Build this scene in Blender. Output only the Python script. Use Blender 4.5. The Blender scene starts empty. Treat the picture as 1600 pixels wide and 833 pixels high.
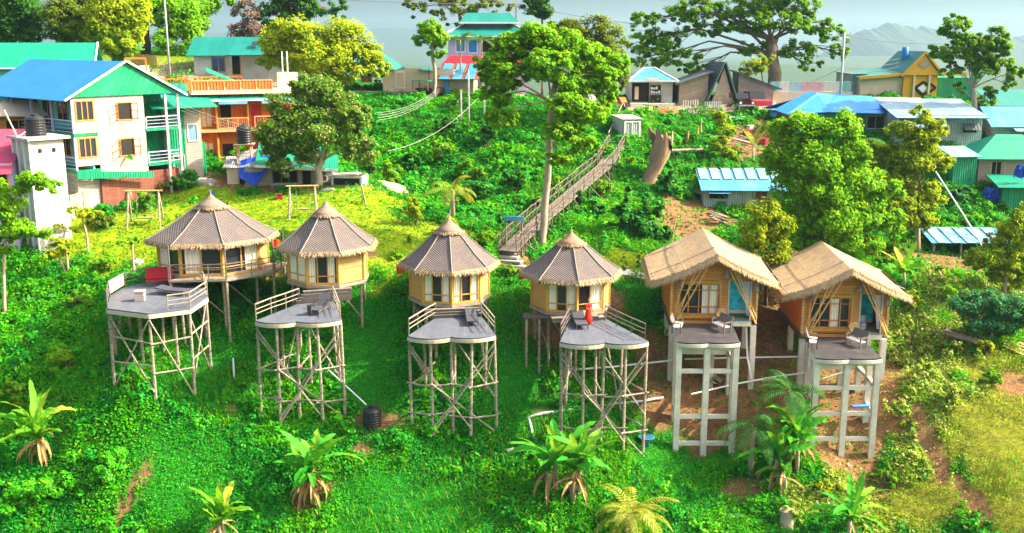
import bpy, math, random
import numpy as np
from mathutils import Vector, Matrix
R = math.radians
SC = bpy.context.scene
COL = SC.collection
rnd = random.Random(7)
rng = np.random.default_rng(7)

# ---------------------------------------------------------------- camera, light, exposure
F = 1600.0
PITCH = math.atan(355.0 / F)
CP, SP = math.cos(PITCH), math.sin(PITCH)
CZ = 34.0
cam_d = bpy.data.cameras.new('camera')
cam = bpy.data.objects.new('camera', cam_d)
COL.objects.link(cam)
cam.location = (0, 0, CZ)
cam.rotation_euler = (math.pi / 2 - PITCH, 0, 0)
cam_d.sensor_width = 36.0
cam_d.lens = 36.0 * F / 1600.0
cam_d.clip_start = 0.5
cam_d.clip_end = 30000
SC.camera = cam

SUN_AZ = (0.99, 0.04)         # direction towards the sun on the map: low from the right
SUN_EL = R(37)
_n = math.hypot(*SUN_AZ)
SUN_DIR = Vector((SUN_AZ[0] / _n * math.cos(SUN_EL), SUN_AZ[1] / _n * math.cos(SUN_EL), math.sin(SUN_EL)))
world = bpy.data.worlds.new('World')
SC.world = world
world.use_nodes = True
wn = world.node_tree
bg = wn.nodes['Background']
sky = wn.nodes.new('ShaderNodeTexSky')
sky.sky_type = 'NISHITA'
sky.sun_disc = False
sky.sun_elevation = SUN_EL
sky.sun_rotation = math.atan2(SUN_AZ[0], SUN_AZ[1])
sky.air_density = 1.4
sky.dust_density = 10.0
sky.ozone_density = 0.4
wn.links.new(sky.outputs[0], bg.inputs[0])
bg.inputs[1].default_value = 0.15
sun_d = bpy.data.lights.new('sun', 'SUN')
sun_d.energy = 4.6
sun_d.angle = R(0.6)
sun_d.color = (1.0, 0.86, 0.66)
sun = bpy.data.objects.new('sun', sun_d)
COL.objects.link(sun)
sun.rotation_euler = SUN_DIR.to_track_quat('Z', 'Y').to_euler()
sun.location = (60, 60, 90)
SC.view_settings.view_transform = 'Standard'
SC.view_settings.look = 'None'
SC.view_settings.gamma = 1.0
SC.view_settings.use_curve_mapping = False
SC.view_settings.exposure = 1.6
SC.cycles.max_bounces = 6
SC.cycles.diffuse_bounces = 3
SC.cycles.glossy_bounces = 2
SC.cycles.transmission_bounces = 3
SC.cycles.transparent_max_bounces = 8
SC.cycles.volume_bounces = 0
SC.cycles.use_denoising = True

# ---------------------------------------------------------------- pixel (of the 1600 x 833 photograph) to place
def ray(px, py):
    u = (px - 800.0) / F
    v = (416.5 - py) / F
    return u, CP + v * SP, -SP + v * CP
def P(px, py, Y):
    x, y, z = ray(px, py)
    k = Y / y
    return Vector((x * k, Y, CZ + z * k))
def PZ(px, py, z):
    x, y, w = ray(px, py)
    k = (z - CZ) / w
    return Vector((x * k, y * k, z))
def mpp(px, py, Y):           # metres per photo pixel at that depth
    return Y / ray(px, py)[1] / F

# ---------------------------------------------------------------- mesh builder
class MB:
    def __init__(s):
        s.v, s.f, s.uv = [], [], []
    def face(s, pts, uvs=None):
        b = len(s.v)
        pts = [Vector(p) for p in pts]
        s.v.extend(pts)
        s.f.append(tuple(range(b, b + len(pts))))
        if uvs is None:
            a, e1 = pts[0], pts[1] - pts[0]
            l1 = e1.length or 1
            e1 = e1 / l1
            n = e1.cross(pts[-1] - a)
            e2 = n.cross(e1)
            e2 = e2.normalized() if e2.length > 1e-9 else Vector((0, 0, 1))
            uvs = [((p - a).dot(e1), (p - a).dot(e2)) for p in pts]
        s.uv.append(uvs)
        return s
    def box(s, c, size, rz=0.0, ax=None):
        """box: centre, full size; ax = three axis vectors or rz about z"""
        c = Vector(c)
        hx, hy, hz = size[0] / 2, size[1] / 2, size[2] / 2
        if ax is None:
            X = Vector((math.cos(rz), math.sin(rz), 0)); Y = Vector((-math.sin(rz), math.cos(rz), 0)); Z = Vector((0, 0, 1))
        else:
            X, Y, Z = ax
        q = lambda i, j, k: c + X * (i * hx) + Y * (j * hy) + Z * (k * hz)
        s.face([q(-1, -1, -1), q(1, -1, -1), q(1, -1, 1), q(-1, -1, 1)])
        s.face([q(1, 1, -1), q(-1, 1, -1), q(-1, 1, 1), q(1, 1, 1)])
        s.face([q(1, -1, -1), q(1, 1, -1), q(1, 1, 1), q(1, -1, 1)])
        s.face([q(-1, 1, -1), q(-1, -1, -1), q(-1, -1, 1), q(-1, 1, 1)])
        s.face([q(-1, -1, 1), q(1, -1, 1), q(1, 1, 1), q(-1, 1, 1)])
        s.face([q(-1, 1, -1), q(1, 1, -1), q(1, -1, -1), q(-1, -1, -1)])
        return s
    def bb(s, x0, x1, y0, y1, z0, z1):
        return s.box(((x0 + x1) / 2, (y0 + y1) / 2, (z0 + z1) / 2), (abs(x1 - x0), abs(y1 - y0), abs(z1 - z0)))
    def beam(s, a, b, w, h=None, up=(0, 0, 1)):
        a, b = Vector(a), Vector(b)
        h = h or w
        Z = b - a
        L = Z.length
        if L < 1e-6: return s
        Z /= L
        up = Vector(up)
        if abs(Z.dot(up)) > 0.99: up = Vector((0, 1, 0))
        X = Z.cross(up).normalized()
        Y = X.cross(Z).normalized()
        return s.box((a + b) / 2, (w, L, h), ax=(X, Z, Y))
    def tube(s, pts, r, n=7, r1=None, cap=True):
        """tube through pts, radius r (number, or one per point), or r -> r1"""
        pts = [Vector(p) for p in pts]
        k = len(pts)
        if isinstance(r, (list, tuple)): rs = list(r)
        else:
            r1 = r if r1 is None else r1
            rs = [r + (r1 - r) * i / max(1, k - 1) for i in range(k)]
        rings = []
        X = None
        L = 0
        for i, p in enumerate(pts):
            d = (pts[min(i + 1, k - 1)] - pts[max(i - 1, 0)])
            d = d.normalized() if d.length > 1e-9 else Vector((0, 0, 1))
            if X is None:
                X = d.cross(Vector((0.3, 0.2, 1)) if abs(d.z) < .9 else Vector((0, 1, 0.1))).normalized()
            X = (X - d * X.dot(d)).normalized()
            Yv = d.cross(X)
            if i: L += (p - pts[i - 1]).length
            rings.append(([p + (X * math.cos(2 * math.pi * j / n) + Yv * math.sin(2 * math.pi * j / n)) * rs[i] for j in range(n)], L, rs[i]))
        b = len(s.v)
        for ring, _, _ in rings: s.v.extend(ring)
        for i in range(k - 1):
            for j in range(n):
                j2 = (j + 1) % n
                s.f.append((b + i * n + j, b + i * n + j2, b + (i + 1) * n + j2, b + (i + 1) * n + j))
                c = 2 * math.pi * rings[i][2] / n
                s.uv.append([(c * j, rings[i][1]), (c * (j + 1), rings[i][1]), (c * (j + 1), rings[i + 1][1]), (c * j, rings[i + 1][1])])
        if cap:
            s.f.append(tuple(b + j for j in reversed(range(n)))); s.uv.append([(0, 0)] * n)
            s.f.append(tuple(b + (k - 1) * n + j for j in range(n))); s.uv.append([(0, 0)] * n)
        return s
    def lathe(s, prof, c=(0, 0, 0), n=20):
        c = Vector(c)
        b = len(s.v)
        for r, z in prof:
            for j in range(n):
                a = 2 * math.pi * j / n
                s.v.append(c + Vector((r * math.cos(a), r * math.sin(a), z)))
        for i in range(len(prof) - 1):
            for j in range(n):
                j2 = (j + 1) % n
                s.f.append((b + i * n + j, b + i * n + j2, b + (i + 1) * n + j2, b + (i + 1) * n + j))
                s.uv.append([(j / n, prof[i][1]), ((j + 1) / n, prof[i][1]), ((j + 1) / n, prof[i + 1][1]), (j / n, prof[i + 1][1])])
        s.f.append(tuple(b + j for j in reversed(range(n)))); s.uv.append([(0, 0)] * n)
        k = len(prof) - 1
        s.f.append(tuple(b + k * n + j for j in range(n))); s.uv.append([(0, 0)] * n)
        return s
    def slab(s, pts, t):
        """planar polygon thickened by t against its normal"""
        pts = [Vector(p) for p in pts]
        n = Vector((0, 0, 0))
        for i in range(len(pts)):
            n += (pts[i] - pts[0]).cross(pts[(i + 1) % len(pts)] - pts[0])
        n.normalize()
        lo = [p - n * t for p in pts]
        s.face(pts)
        s.face(list(reversed(lo)))
        for i in range(len(pts)):
            j = (i + 1) % len(pts)
            s.face([lo[i], lo[j], pts[j], pts[i]])
        return s
    def build(s, name, m, parent=None, smooth=False, label=None):
        me = bpy.data.meshes.new(name)
        me.from_pydata([tuple(p) for p in s.v], [], s.f)
        if s.f:
            uvl = me.uv_layers.new(name='UVMap')
            flat = [c for u in s.uv for q in u for c in q]
            uvl.data.foreach_set('uv', flat)
        me.materials.append(m)
        if smooth: me.polygons.foreach_set('use_smooth', [True] * len(me.polygons))
        me.update()
        o = bpy.data.objects.new(name, me)
        COL.objects.link(o)
        if parent is not None: o.parent = parent
        if label: o['label'] = label
        return o

def npmesh(name, V, Fq, m, parent=None, smooth=False):
    """big quad mesh from numpy arrays"""
    me = bpy.data.meshes.new(name)
    nv, nf = len(V), len(Fq)
    me.vertices.add(nv)
    me.vertices.foreach_set('co', np.ascontiguousarray(V, dtype=np.float32).ravel())
    me.loops.add(nf * 4)
    me.loops.foreach_set('vertex_index', np.ascontiguousarray(Fq, dtype=np.int32).ravel())
    me.polygons.add(nf)
    me.polygons.foreach_set('loop_start', np.arange(0, nf * 4, 4, dtype=np.int32))
    me.update(calc_edges=True)
    if smooth: me.polygons.foreach_set('use_smooth', np.ones(nf, dtype=bool))
    me.materials.append(m)
    me.validate()
    o = bpy.data.objects.new(name, me)
    COL.objects.link(o)
    if parent is not None: o.parent = parent
    return o

def thing(name, label, cat, loc=(0, 0, 0), rz=0.0, group=None):
    o = bpy.data.objects.new(name, None)
    COL.objects.link(o)
    o.empty_display_size = 0.3
    o.location = loc
    o.rotation_euler = (0, 0, rz)
    o['label'] = label; o['category'] = cat
    if group: o['group'] = group
    return o
def tag(o, label, cat, group=None, kind=None):
    if label: o['label'] = label
    if cat: o['category'] = cat
    if group: o['group'] = group
    if kind: o['kind'] = kind
    return o
def copy_tree(o, parent=None):
    c = o.copy()
    COL.objects.link(c)
    if parent is not None: c.parent = parent
    for ch in list(o.children): copy_tree(ch, c)
    return c

# ---------------------------------------------------------------- materials
def _mixrgb(nt, fac, a, b, mode='MIX'):
    n = nt.nodes.new('ShaderNodeMix'); n.data_type = 'RGBA'; n.blend_type = mode
    for sock, val in ((n.inputs[0], fac), (n.inputs[6], a), (n.inputs[7], b)):
        if isinstance(val, bpy.types.NodeSocket): nt.links.new(val, sock)
        elif isinstance(val, (int, float)): sock.default_value = val
        else: sock.default_value = (*val, 1)
    return n.outputs[2]
def _math(nt, op, a, b=None):
    n = nt.nodes.new('ShaderNodeMath'); n.operation = op
    for i, val in enumerate((a, b)):
        if val is None: continue
        if isinstance(val, bpy.types.NodeSocket): nt.links.new(val, n.inputs[i])
        else: n.inputs[i].default_value = val
    return n.outputs[0]
def _noise(nt, vec, scale, detail=4, rough=.55):
    n = nt.nodes.new('ShaderNodeTexNoise')
    n.inputs['Scale'].default_value = scale; n.inputs['Detail'].default_value = detail; n.inputs['Roughness'].default_value = rough
    nt.links.new(vec, n.inputs['Vector'])
    return n.outputs['Fac']
def _ramp(nt, fac, lo, hi):
    n = nt.nodes.new('ShaderNodeMapRange')
    nt.links.new(fac, n.inputs[0]); n.inputs[1].default_value = lo; n.inputs[2].default_value = hi
    return n.outputs[0]
def M(name, col, var=.25, scale=2.5, rough=.75, stain=None, stain_amt=.5, groove=None, corr=None, bump=.25, stretch=(1, 1), metal=0, weave=None, spec=.3):
    """groove=(axis, period, width): dark joint lines; corr=(axis, period): corrugation by bump; weave=(pu, pv): basket weave; stain: a second colour in patches"""
    m = bpy.data.materials.new(name); m.use_nodes = True
    nt = m.node_tree
    b = nt.nodes['Principled BSDF']
    b.inputs['Roughness'].default_value = rough; b.inputs['Metallic'].default_value = metal
    b.inputs['Specular IOR Level'].default_value = spec
    tc = nt.nodes.new('ShaderNodeTexCoord')
    uv = tc.outputs['UV']; ob = tc.outputs['Object']
    mp = nt.nodes.new('ShaderNodeMapping'); nt.links.new(uv, mp.inputs[0]); mp.inputs['Scale'].default_value = (stretch[0], stretch[1], 1)
    n1 = _noise(nt, mp.outputs[0], scale, 6, .65)
    n2 = _noise(nt, ob, scale * .35, 3)
    c = _mixrgb(nt, _ramp(nt, n1, .25, .75), [x * (1 - var) for x in col], [min(1, x * (1 + var)) for x in col])
    if stain is not None:
        c = _mixrgb(nt, _math(nt, 'MULTIPLY', _ramp(nt, n2, .45, .68), stain_amt), c, stain)
    else:
        c = _mixrgb(nt, _math(nt, 'MULTIPLY', _ramp(nt, n2, .4, .75), var), c, [x * .55 for x in col])
    sep = nt.nodes.new('ShaderNodeSeparateXYZ'); nt.links.new(uv, sep.inputs[0])
    h = n1
    if groove:
        grooves = [groove] if not isinstance(groove[0], (list, tuple)) else groove
        for a, per, w in grooves:
            t = _math(nt, 'DIVIDE', sep.outputs[a], per)
            fr = _math(nt, 'FRACT', t)
            line = _math(nt, 'LESS_THAN', fr, w / per)
            wn_ = nt.nodes.new('ShaderNodeTexWhiteNoise'); wn_.noise_dimensions = '1D'
            nt.links.new(_math(nt, 'FLOOR', t), wn_.inputs['W'])
            c = _mixrgb(nt, _math(nt, 'MULTIPLY', wn_.outputs['Value'], min(.6, var * 1.6)), c, [x * .6 for x in col])
            c = _mixrgb(nt, _math(nt, 'MULTIPLY', line, .7), c, [x * .25 for x in col])
            h = _math(nt, 'SUBTRACT', h, line)
    if corr:
        a, per = corr
        w = _math(nt, 'SINE', _math(nt, 'MULTIPLY', sep.outputs[a], 2 * math.pi / per))
        h = _math(nt, 'ADD', _math(nt, 'MULTIPLY', h, .25), w)
    if weave:
        pu, pv = weave
        su = _math(nt, 'SINE', _math(nt, 'MULTIPLY', sep.outputs[0], 2 * math.pi / pu))
        sv = _math(nt, 'SINE', _math(nt, 'MULTIPLY', sep.outputs[1], 2 * math.pi / pv))
        w = _math(nt, 'MULTIPLY', su, sv)
        c = _mixrgb(nt, _ramp(nt, w, -.5, .8), [x * .62 for x in col], c)
        h = _math(nt, 'ADD', h, w)
    nt.links.new(c, b.inputs['Base Color'])
    if bump:
        bp = nt.nodes.new('ShaderNodeBump'); bp.inputs['Strength'].default_value = bump; bp.inputs['Distance'].default_value = .05
        nt.links.new(h, bp.inputs['Height']); nt.links.new(bp.outputs[0], b.inputs['Normal'])
    return m
def leafmat(name, c1, c2, c3=None, trans=.35, rough=.55, pos=.82):
    """leaves: each leaf takes its own tone between the colours; thin enough to let light through"""
    m = bpy.data.materials.new(name); m.use_nodes = True
    nt = m.node_tree
    nt.nodes.remove(nt.nodes['Principled BSDF'])
    g = nt.nodes.new('ShaderNodeNewGeometry')
    rp = nt.nodes.new('ShaderNodeValToRGB')
    nt.links.new(g.outputs['Random Per Island'], rp.inputs[0])
    e = rp.color_ramp.elements
    e[0].color = (*c1, 1); e[1].color = (*c2, 1)
    if c3:
        e[1].position = pos
        x = e.new(1.0); x.color = (*c3, 1)
    tc = nt.nodes.new('ShaderNodeTexCoord')
    n = _noise(nt, tc.outputs['Object'], .55, 3)
    col = _mixrgb(nt, _math(nt, 'MULTIPLY', _ramp(nt, n, .35, .7), .35), rp.outputs[0], [x * .55 for x in c1])
    d = nt.nodes.new('ShaderNodeBsdfDiffuse'); t = nt.nodes.new('ShaderNodeBsdfTranslucent')
    gl = nt.nodes.new('ShaderNodeBsdfGlossy'); gl.inputs['Roughness'].default_value = rough
    gl.inputs['Color'].default_value = (.6, .65, .55, 1)
    nt.links.new(col, d.inputs[0])
    tcol = _mixrgb(nt, .35, col, (.36, .46, .01))
    nt.links.new(tcol, t.inputs[0])
    mx = nt.nodes.new('ShaderNodeMixShader'); mx.inputs[0].default_value = trans
    nt.links.new(d.outputs[0], mx.inputs[1]); nt.links.new(t.outputs[0], mx.inputs[2])
    m2 = nt.nodes.new('ShaderNodeMixShader'); m2.inputs[0].default_value = .012
    nt.links.new(mx.outputs[0], m2.inputs[1]); nt.links.new(gl.outputs[0], m2.inputs[2])
    out = nt.nodes['Material Output']
    nt.links.new(m2.outputs[0], out.inputs[0])
    return m
def glassmat(name, col, rough=.08):
    m = bpy.data.materials.new(name); m.use_nodes = True
    b = m.node_tree.nodes['Principled BSDF']
    b.inputs['Base Color'].default_value = (*col, 1); b.inputs['Roughness'].default_value = rough
    return m

MT = dict(
    thatch=M('grey_thatch', (.165, .145, .15), .55, 5, .9, stain=(.30, .22, .15), stain_amt=.6, weave=(.19, .15), bump=.7, stretch=(5, .9)),
    thatch_tan=M('tan_thatch', (.43, .305, .165), .6, 7, .9, stain=(.25, .20, .16), stain_amt=.65, bump=1.0, stretch=(7, 1.0)),
    fringe=M('thatch_fringe', (.47, .34, .20), .45, 6, .9, bump=.2),
    batten=M('bamboo_batten', (.27, .24, .205), .15, 5, .6),
    bamboo_wall=M('woven_bamboo_wall', (.60, .385, .135), .18, 5, .75, stain=(.42, .25, .08), stain_amt=.45, weave=(.16, .09), bump=.3),
    gold=M('golden_wood', (.58, .32, .055), .18, 6, .5, stretch=(1, .2)),
    orange_wood=M('orange_plank_wall', (.64, .27, .06), .3, 4, .6, groove=((1, .2, .018),), stretch=(.3, 4)),
    orange_v=M('orange_upright_plank_wall', (.52, .19, .042), .3, 4, .6, groove=((0, .2, .018),), stretch=(4, .3)),
    varnish=M('varnished_wood', (.50, .23, .06), .2, 5, .35),
    cream=M('cream_curtain', (.86, .82, .66), .1, 4, .85, corr=(0, .16), bump=.5),
    glass=glassmat('dark_window_glass', (.025, .03, .04)),
    dark=M('dark_room', (.02, .018, .016), .3, 3, .9, bump=0),
    deck=M('grey_deck_board', (.095, .112, .148), .22, 4, .62, stain=(.16, .17, .19), stain_amt=.5, groove=((0, .16, .014),), stretch=(4, .4)),
    deck_dark=M('dark_deck_board', (.05, .048, .055), .3, 4, .5, stain=(.14, .13, .13), stain_amt=.4, groove=((1, .16, .014),)),
    edge=M('sunlit_edge_board', (.56, .47, .36), .15, 4, .6),  # beige of the sunlit deck rims painted into the board colour
    pole=M('weathered_bamboo_pole', (.36, .31, .245), .3, 5, .8, stain=(.2, .17, .13), stain_amt=.6, groove=((1, .45, .04),)),
    bamboo=M('yellow_bamboo_pole', (.62, .40, .15), .2, 5, .55, groove=((1, .4, .03),)),
    step=M('dark_step_board', (.095, .085, .08), .3, 5, .75, groove=((1, .2, .02),)),
    tread=M('worn_step_tread', (.21, .19, .17), .3, 5, .75),
    bridge_pole=M('grey_bridge_bamboo', (.15, .125, .10), .35, 5, .8, stain=(.12, .10, .08), stain_amt=.6, groove=((1, .45, .04),)),
    rail=M('dark_rail_wood', (.15, .13, .12), .3, 5, .7),
    rail_pale=M('pale_rail_wood', (.30, .26, .205), .25, 5, .7),
    lounger=M('grey_lounger_slats', (.075, .08, .105), .2, 6, .6, groove=((1, .12, .03),)),
    concrete=M('white_concrete', (.66, .62, .56), .16, 2.5, .8, stain=(.42, .38, .33), stain_amt=.6),
    plaster=M('white_plaster', (.50, .485, .475), .07, 1.6, .8, stain=(.30, .28, .25), stain_amt=.6),
    planks_white=M('white_painted_planks', (.41, .38, .34), .16, 2.5, .7, stain=(.30, .26, .21), stain_amt=.7, groove=((1, .22, .02),), stretch=(.4, 3)),
    planks_cream=M('cream_painted_planks', (.54, .42, .29), .12, 2.5, .7, stain=(.55, .42, .30), stain_amt=.5, groove=((1, .2, .016),), stretch=(.4, 3)),
    blue_roof=M('blue_sheet_roof', (.018, .205, .60), .12, 1.2, .55, stain=(.04, .25, .58), stain_amt=.5, corr=(0, .22), bump=.08, groove=((0, 1.1, .02),)),
    teal_roof=M('teal_sheet_roof', (.004, .17, .145), .16, 1.2, .45, stain=(.012, .20, .175), corr=(0, .2), bump=.12, groove=((0, 1.1, .02),)),
    green_roof=M('green_sheet_roof', (.004, .235, .145), .16, 1.2, .45, stain=(.008, .27, .19), corr=(0, .2), bump=.12, groove=((0, 1.0, .02),)),
    green_sheet=M('green_painted_sheet', (.004, .27, .12), .2, 1.5, .5, stain=(.03, .27, .19), stain_amt=.6, corr=(0, .2), bump=.5, groove=((0, .5, .03),)),
    pink_roof=M('pink_sheet_roof', (.44, .045, .10), .14, 1.5, .5, stain=(.46, .10, .16), corr=(0, .2), bump=.12),
    red_sheet=M('red_painted_board', (.58, .03, .06), .15, 2, .5),
    tin=M('weathered_tin', (.34, .42, .45), .25, 1.5, .5, stain=(.28, .2, .14), stain_amt=.55, corr=(0, .2), bump=.5, groove=((0, .8, .03),)),
    tin_roof=M('pale_tin_roof', (.17, .33, .47), .18, 1.5, .45, stain=(.32, .34, .36), stain_amt=.5, corr=(0, .2), bump=.12, groove=((0, .9, .02),)),
    blue_tin=M('sky_blue_tin_roof', (.06, .26, .44), .18, 1.5, .45, stain=(.18, .32, .42), stain_amt=.5, corr=(0, .2), bump=.12, groove=((0, .8, .02),)),
    stone=M('grey_stone_wall', (.40, .37, .34), .3, 3, .9, stain=(.2, .19, .17), groove=((1, .3, .03),)),
    brick=M('red_brick_wall', (.28, .10, .07), .4, 4, .9, groove=((1, .12, .02), (0, .3, .02))),
    a_wall=M('weathered_board_gable', (.42, .32, .25), .25, 3, .85, groove=((1, .3, .02),)),
    a_roof=M('dark_slate_sheet', (.085, .115, .13), .3, 2, .7, corr=(0, .3)),
    yellow=M('yellow_ochre_wall', (.68, .34, .02), .12, 2, .7, stain=(.6, .36, .08)),
    beige=M('beige_wall', (.66, .52, .38), .1, 2, .8, stain=(.5, .4, .32), stain_amt=.4),
    lavender=M('lavender_paint', (.46, .40, .64), .12, 2, .6),
    turq=M('turquoise_paint', (.16, .55, .53), .12, 2, .6),
    blue_tarp=M('blue_tarpaulin', (.015, .07, .55), .25, 2, .4, bump=.8),
    blue_paint=M('blue_paint', (.03, .22, .62), .15, 3, .5),
    black_pl=M('black_plastic', (.018, .020, .024), .2, 3, .35, bump=.1),
    white_pipe=M('white_pvc_pipe', (.78, .80, .84), .06, 3, .4, bump=0),
    metal=M('grey_metal', (.38, .38, .39), .15, 3, .45),
    bark=M('brown_bark', (.17, .12, .085), .35, 3, .9, stain=(.28, .23, .18), stretch=(4, .7), bump=.6),
    bark_pale=M('pale_bark', (.40, .32, .24), .3, 3, .85, stain=(.24, .19, .14), stretch=(4, .7), bump=.6),
    bark_dark=M('dark_bark', (.075, .055, .045), .35, 3, .9, stretch=(4, .7), bump=.6),
    dead=M('dry_leaf', (.36, .22, .09), .4, 4, .9),
    wire=M('grey_wire', (.16, .16, .17), .05, 3, .6, bump=0),
    wire_pale=M('pale_cable', (.30, .31, .29), .05, 3, .6, bump=0),
    orange=M('orange_fabric', (.80, .12, .02), .15, 3, .7),
    red_cloth=M('red_cloth', (.27, .010, .018), .2, 3, .8),
    salmon=M('salmon_cloth', (.70, .36, .25), .12, 3, .8),
    red_dress=M('red_dress_fabric', (.72, .012, .008), .15, 5, .7),
    skin=M('skin', (.30, .16, .10), .08, 4, .6),
    hair=M('black_hair', (.012, .010, .010), .2, 5, .6),
    white=M('white_paint', (.80, .80, .79), .06, 2, .6),
    hotel=M('red_orange_plank_wall', (.88, .21, .025), .22, 4, .6, groove=((0, .2, .018),), stretch=(4, .3)),
    hotel_rail=M('orange_railing_paint', (.78, .36, .16), .15, 4, .6),
    sand=M('sand', (.52, .40, .26), .25, 3, .95, bump=.6),
    red_earth=M('red_earth', (.40, .11, .045), .3, 3, .95, bump=.6),
    bin=M('blue_plastic', (.03, .24, .42), .15, 3, .5),
    tile=M('blue_marbled_tile', (.03, .52, .95), .7, 3.2, .25, stain=(.25, .55, .75), stain_amt=.5, bump=0),
)
LF = dict(
    dark=leafmat('dark_leaf', (.014, .085, .008), (.035, .15, .014), (.08, .22, .02), .3),
    mid=leafmat('mid_green_leaf', (.06, .26, .004), (.17, .40, .006), (.36, .48, .012), .5),
    bright=leafmat('bright_green_leaf', (.09, .37, .003), (.24, .52, .004), (.46, .58, .012), .5),
    yellow=leafmat('yellow_green_leaf', (.16, .32, .003), (.42, .50, .004), (.62, .56, .012), .5),
    olive=leafmat('olive_leaf', (.06, .14, .010), (.19, .26, .014), (.36, .36, .04), .5),
    cream=leafmat('pale_flowered_leaf', (.05, .19, .010), (.18, .32, .02), (.72, .58, .30), .5),  # cream tone also stands in for sunlight on the lawn tree's right half
    pink=leafmat('pinkish_leaf', (.16, .10, .08), (.32, .19, .17), (.10, .13, .05), .3),
    broad=leafmat('broad_dark_leaf', (.010, .12, .012), (.022, .21, .018), (.08, .30, .03), .3),
    teal=leafmat('blue_green_leaf', (.015, .15, .055), (.04, .24, .08), (.14, .30, .05), .3),
    palm=leafmat('palm_leaf', (.02, .13, .03), (.06, .24, .05), (.16, .30, .06), .3),
    palm_yellow=leafmat('yellow_palm_leaf', (.20, .28, .02), (.42, .42, .05), (.62, .56, .20), .4),
    banana=leafmat('banana_leaf', (.03, .30, .02), (.08, .42, .03), (.24, .48, .04), .4),
    banana_y=leafmat('yellowing_banana_leaf', (.08, .36, .015), (.16, .48, .02), (.46, .50, .05), .45),
    grass=leafmat('lawn_grass_blade', (.15, .30, .004), (.27, .40, .006), (.40, .43, .015), .35),
    cover=leafmat('undergrowth_leaf', (.018, .30, .004), (.07, .46, .006), (.30, .56, .010), .4),
    cover2=leafmat('shaded_undergrowth_leaf', (.006, .22, .014), (.018, .35, .018), (.08, .44, .02), .35),  # shade painted in: darker, bluer copy of the undergrowth leaf
    finegrass=leafmat('fine_grass_blade', (.016, .31, .014), (.05, .48, .018), (.15, .56, .02), .4),
    fieldgrass=leafmat('field_grass_blade', (.18, .30, .012), (.36, .42, .03), (.55, .50, .12), .35),
    tallgrass=leafmat('tall_grass_blade', (.04, .32, .01), (.14, .42, .015), (.52, .44, .16), .4),
    cover_y=leafmat('sunlit_flowering_leaf', (.09, .27, .008), (.28, .40, .012), (.80, .70, .36), .35, pos=.66),  # pale flowers, plus the slope's sunlit yellow painted into the leaf tones
)
# ---------------------------------------------------------------- terrain
CTRL = [  # px, py in the photograph, depth in metres
 (-60,833,50.8),(0,833,51),(200,833,51.3),(400,833,51.5),(700,833,51.7),(1000,833,51.8),(1300,833,52.4),(1600,833,51),
 (700,1000,47.5),(0,1000,46.5),(1500,1000,47),
 (0,760,53.5),(400,760,54),(700,760,54.2),(1000,760,54.4),(1300,760,55.4),(1600,760,53.6),
 (60,690,56),(235,620,56.6),(175,603,57.6),(530,675,56.8),(500,678,56.6),(400,642,57.4),(640,672,56.8),(735,702,56.4),(875,700,56.3),(980,714,55.9),(1063,720,57.5),(1107,722,57.5),(1150,722,57.5),(1325,729,57.3),(1368,725,57.4),(1280,702,57.7),
 (385,462,66.5),(300,455,66.5),(450,460,66),(570,455,66),(700,480,65),(850,580,61.5),(890,500,65),(1050,500,66.5),(1175,585,63),(1240,575,64),(1385,585,63.5),(1408,550,66.5),
 (580,560,61.5),(800,560,61.5),(580,430,67),(790,450,66.5),(790,402,69.5),(345,560,61.5),
 (50,480,67),(50,560,62.5),(50,640,58.5),(150,430,70.5),(20,430,71),(60,400,73),(100,350,76),(-60,430,70),(-60,560,62),
 (620,390,70.5),(560,345,75),(560,292,83),(480,310,81),(420,300,83),(250,335,78),(200,372,74.5),(330,320,80),(215,330,79.5),(350,275,86),(440,292,84),
 (640,335,79),(700,350,76.5),(740,372,73),(700,322,84),(650,300,88),(760,330,82),(650,200,98),(600,230,95),(760,220,96),(600,150,108),(700,148,108),(450,140,108),(330,125,108),
 (850,392,72.5),(790,380,73),(930,370,75),(990,400,72),(980,435,69.5),(960,300,84),(880,290,85),(1030,205,98),(960,180,103),(1010,280,87),(860,180,103),
 (1000,167,106),(900,160,107),(1150,170,105),(1250,180,106),(1150,325,84.5),(1060,370,78),(1060,330,82.5),(1170,230,96),(1100,190,102),(1200,380,75),
 (1300,402,75),(1420,400,77),(1500,392,79),(1560,290,89),(1580,330,86),(1450,250,93),(1420,158,108),(1560,180,106),(1660,300,88),(1700,180,106),(1330,165,107),
 (1450,500,68),(1550,560,64),(1500,650,59),(1590,500,69),(1590,620,60.5),(1420,620,60),(1420,690,58.3),(1550,440,73),(1680,560,64),(1680,700,56),
 (50,92,116),(250,92,116),(350,118,111),(-60,92,116),(150,110,112),(-100,330,80),(120,130,108),
]
_c = np.array([[*P(*c)] for c in CTRL])
_extra = np.array([[-75, 125, CZ - 4], [0, 128, CZ - 8], [75, 128, CZ - 8], [-75, 40, CZ - 29], [75, 40, CZ - 29], [0, 36, CZ - 31], [-75, 85, CZ - 12], [75, 85, CZ - 11]])
_c = np.vstack([_c, _extra])
def _tps_fit(c, lam=.04):
    n = len(c)
    d = np.hypot(c[:, None, 0] - c[None, :, 0], c[:, None, 1] - c[None, :, 1])
    K = np.where(d > 0, d * d * np.log(d + 1e-9), 0)
    A = np.zeros((n + 3, n + 3))
    A[:n, :n] = K + lam * np.eye(n)
    A[:n, n] = 1; A[:n, n + 1:] = c[:, :2]
    A[n, :n] = 1; A[n + 1:, :n] = c[:, :2].T
    return np.linalg.solve(A, np.concatenate([c[:, 2], [0, 0, 0]]))
_w = _tps_fit(_c)
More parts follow.
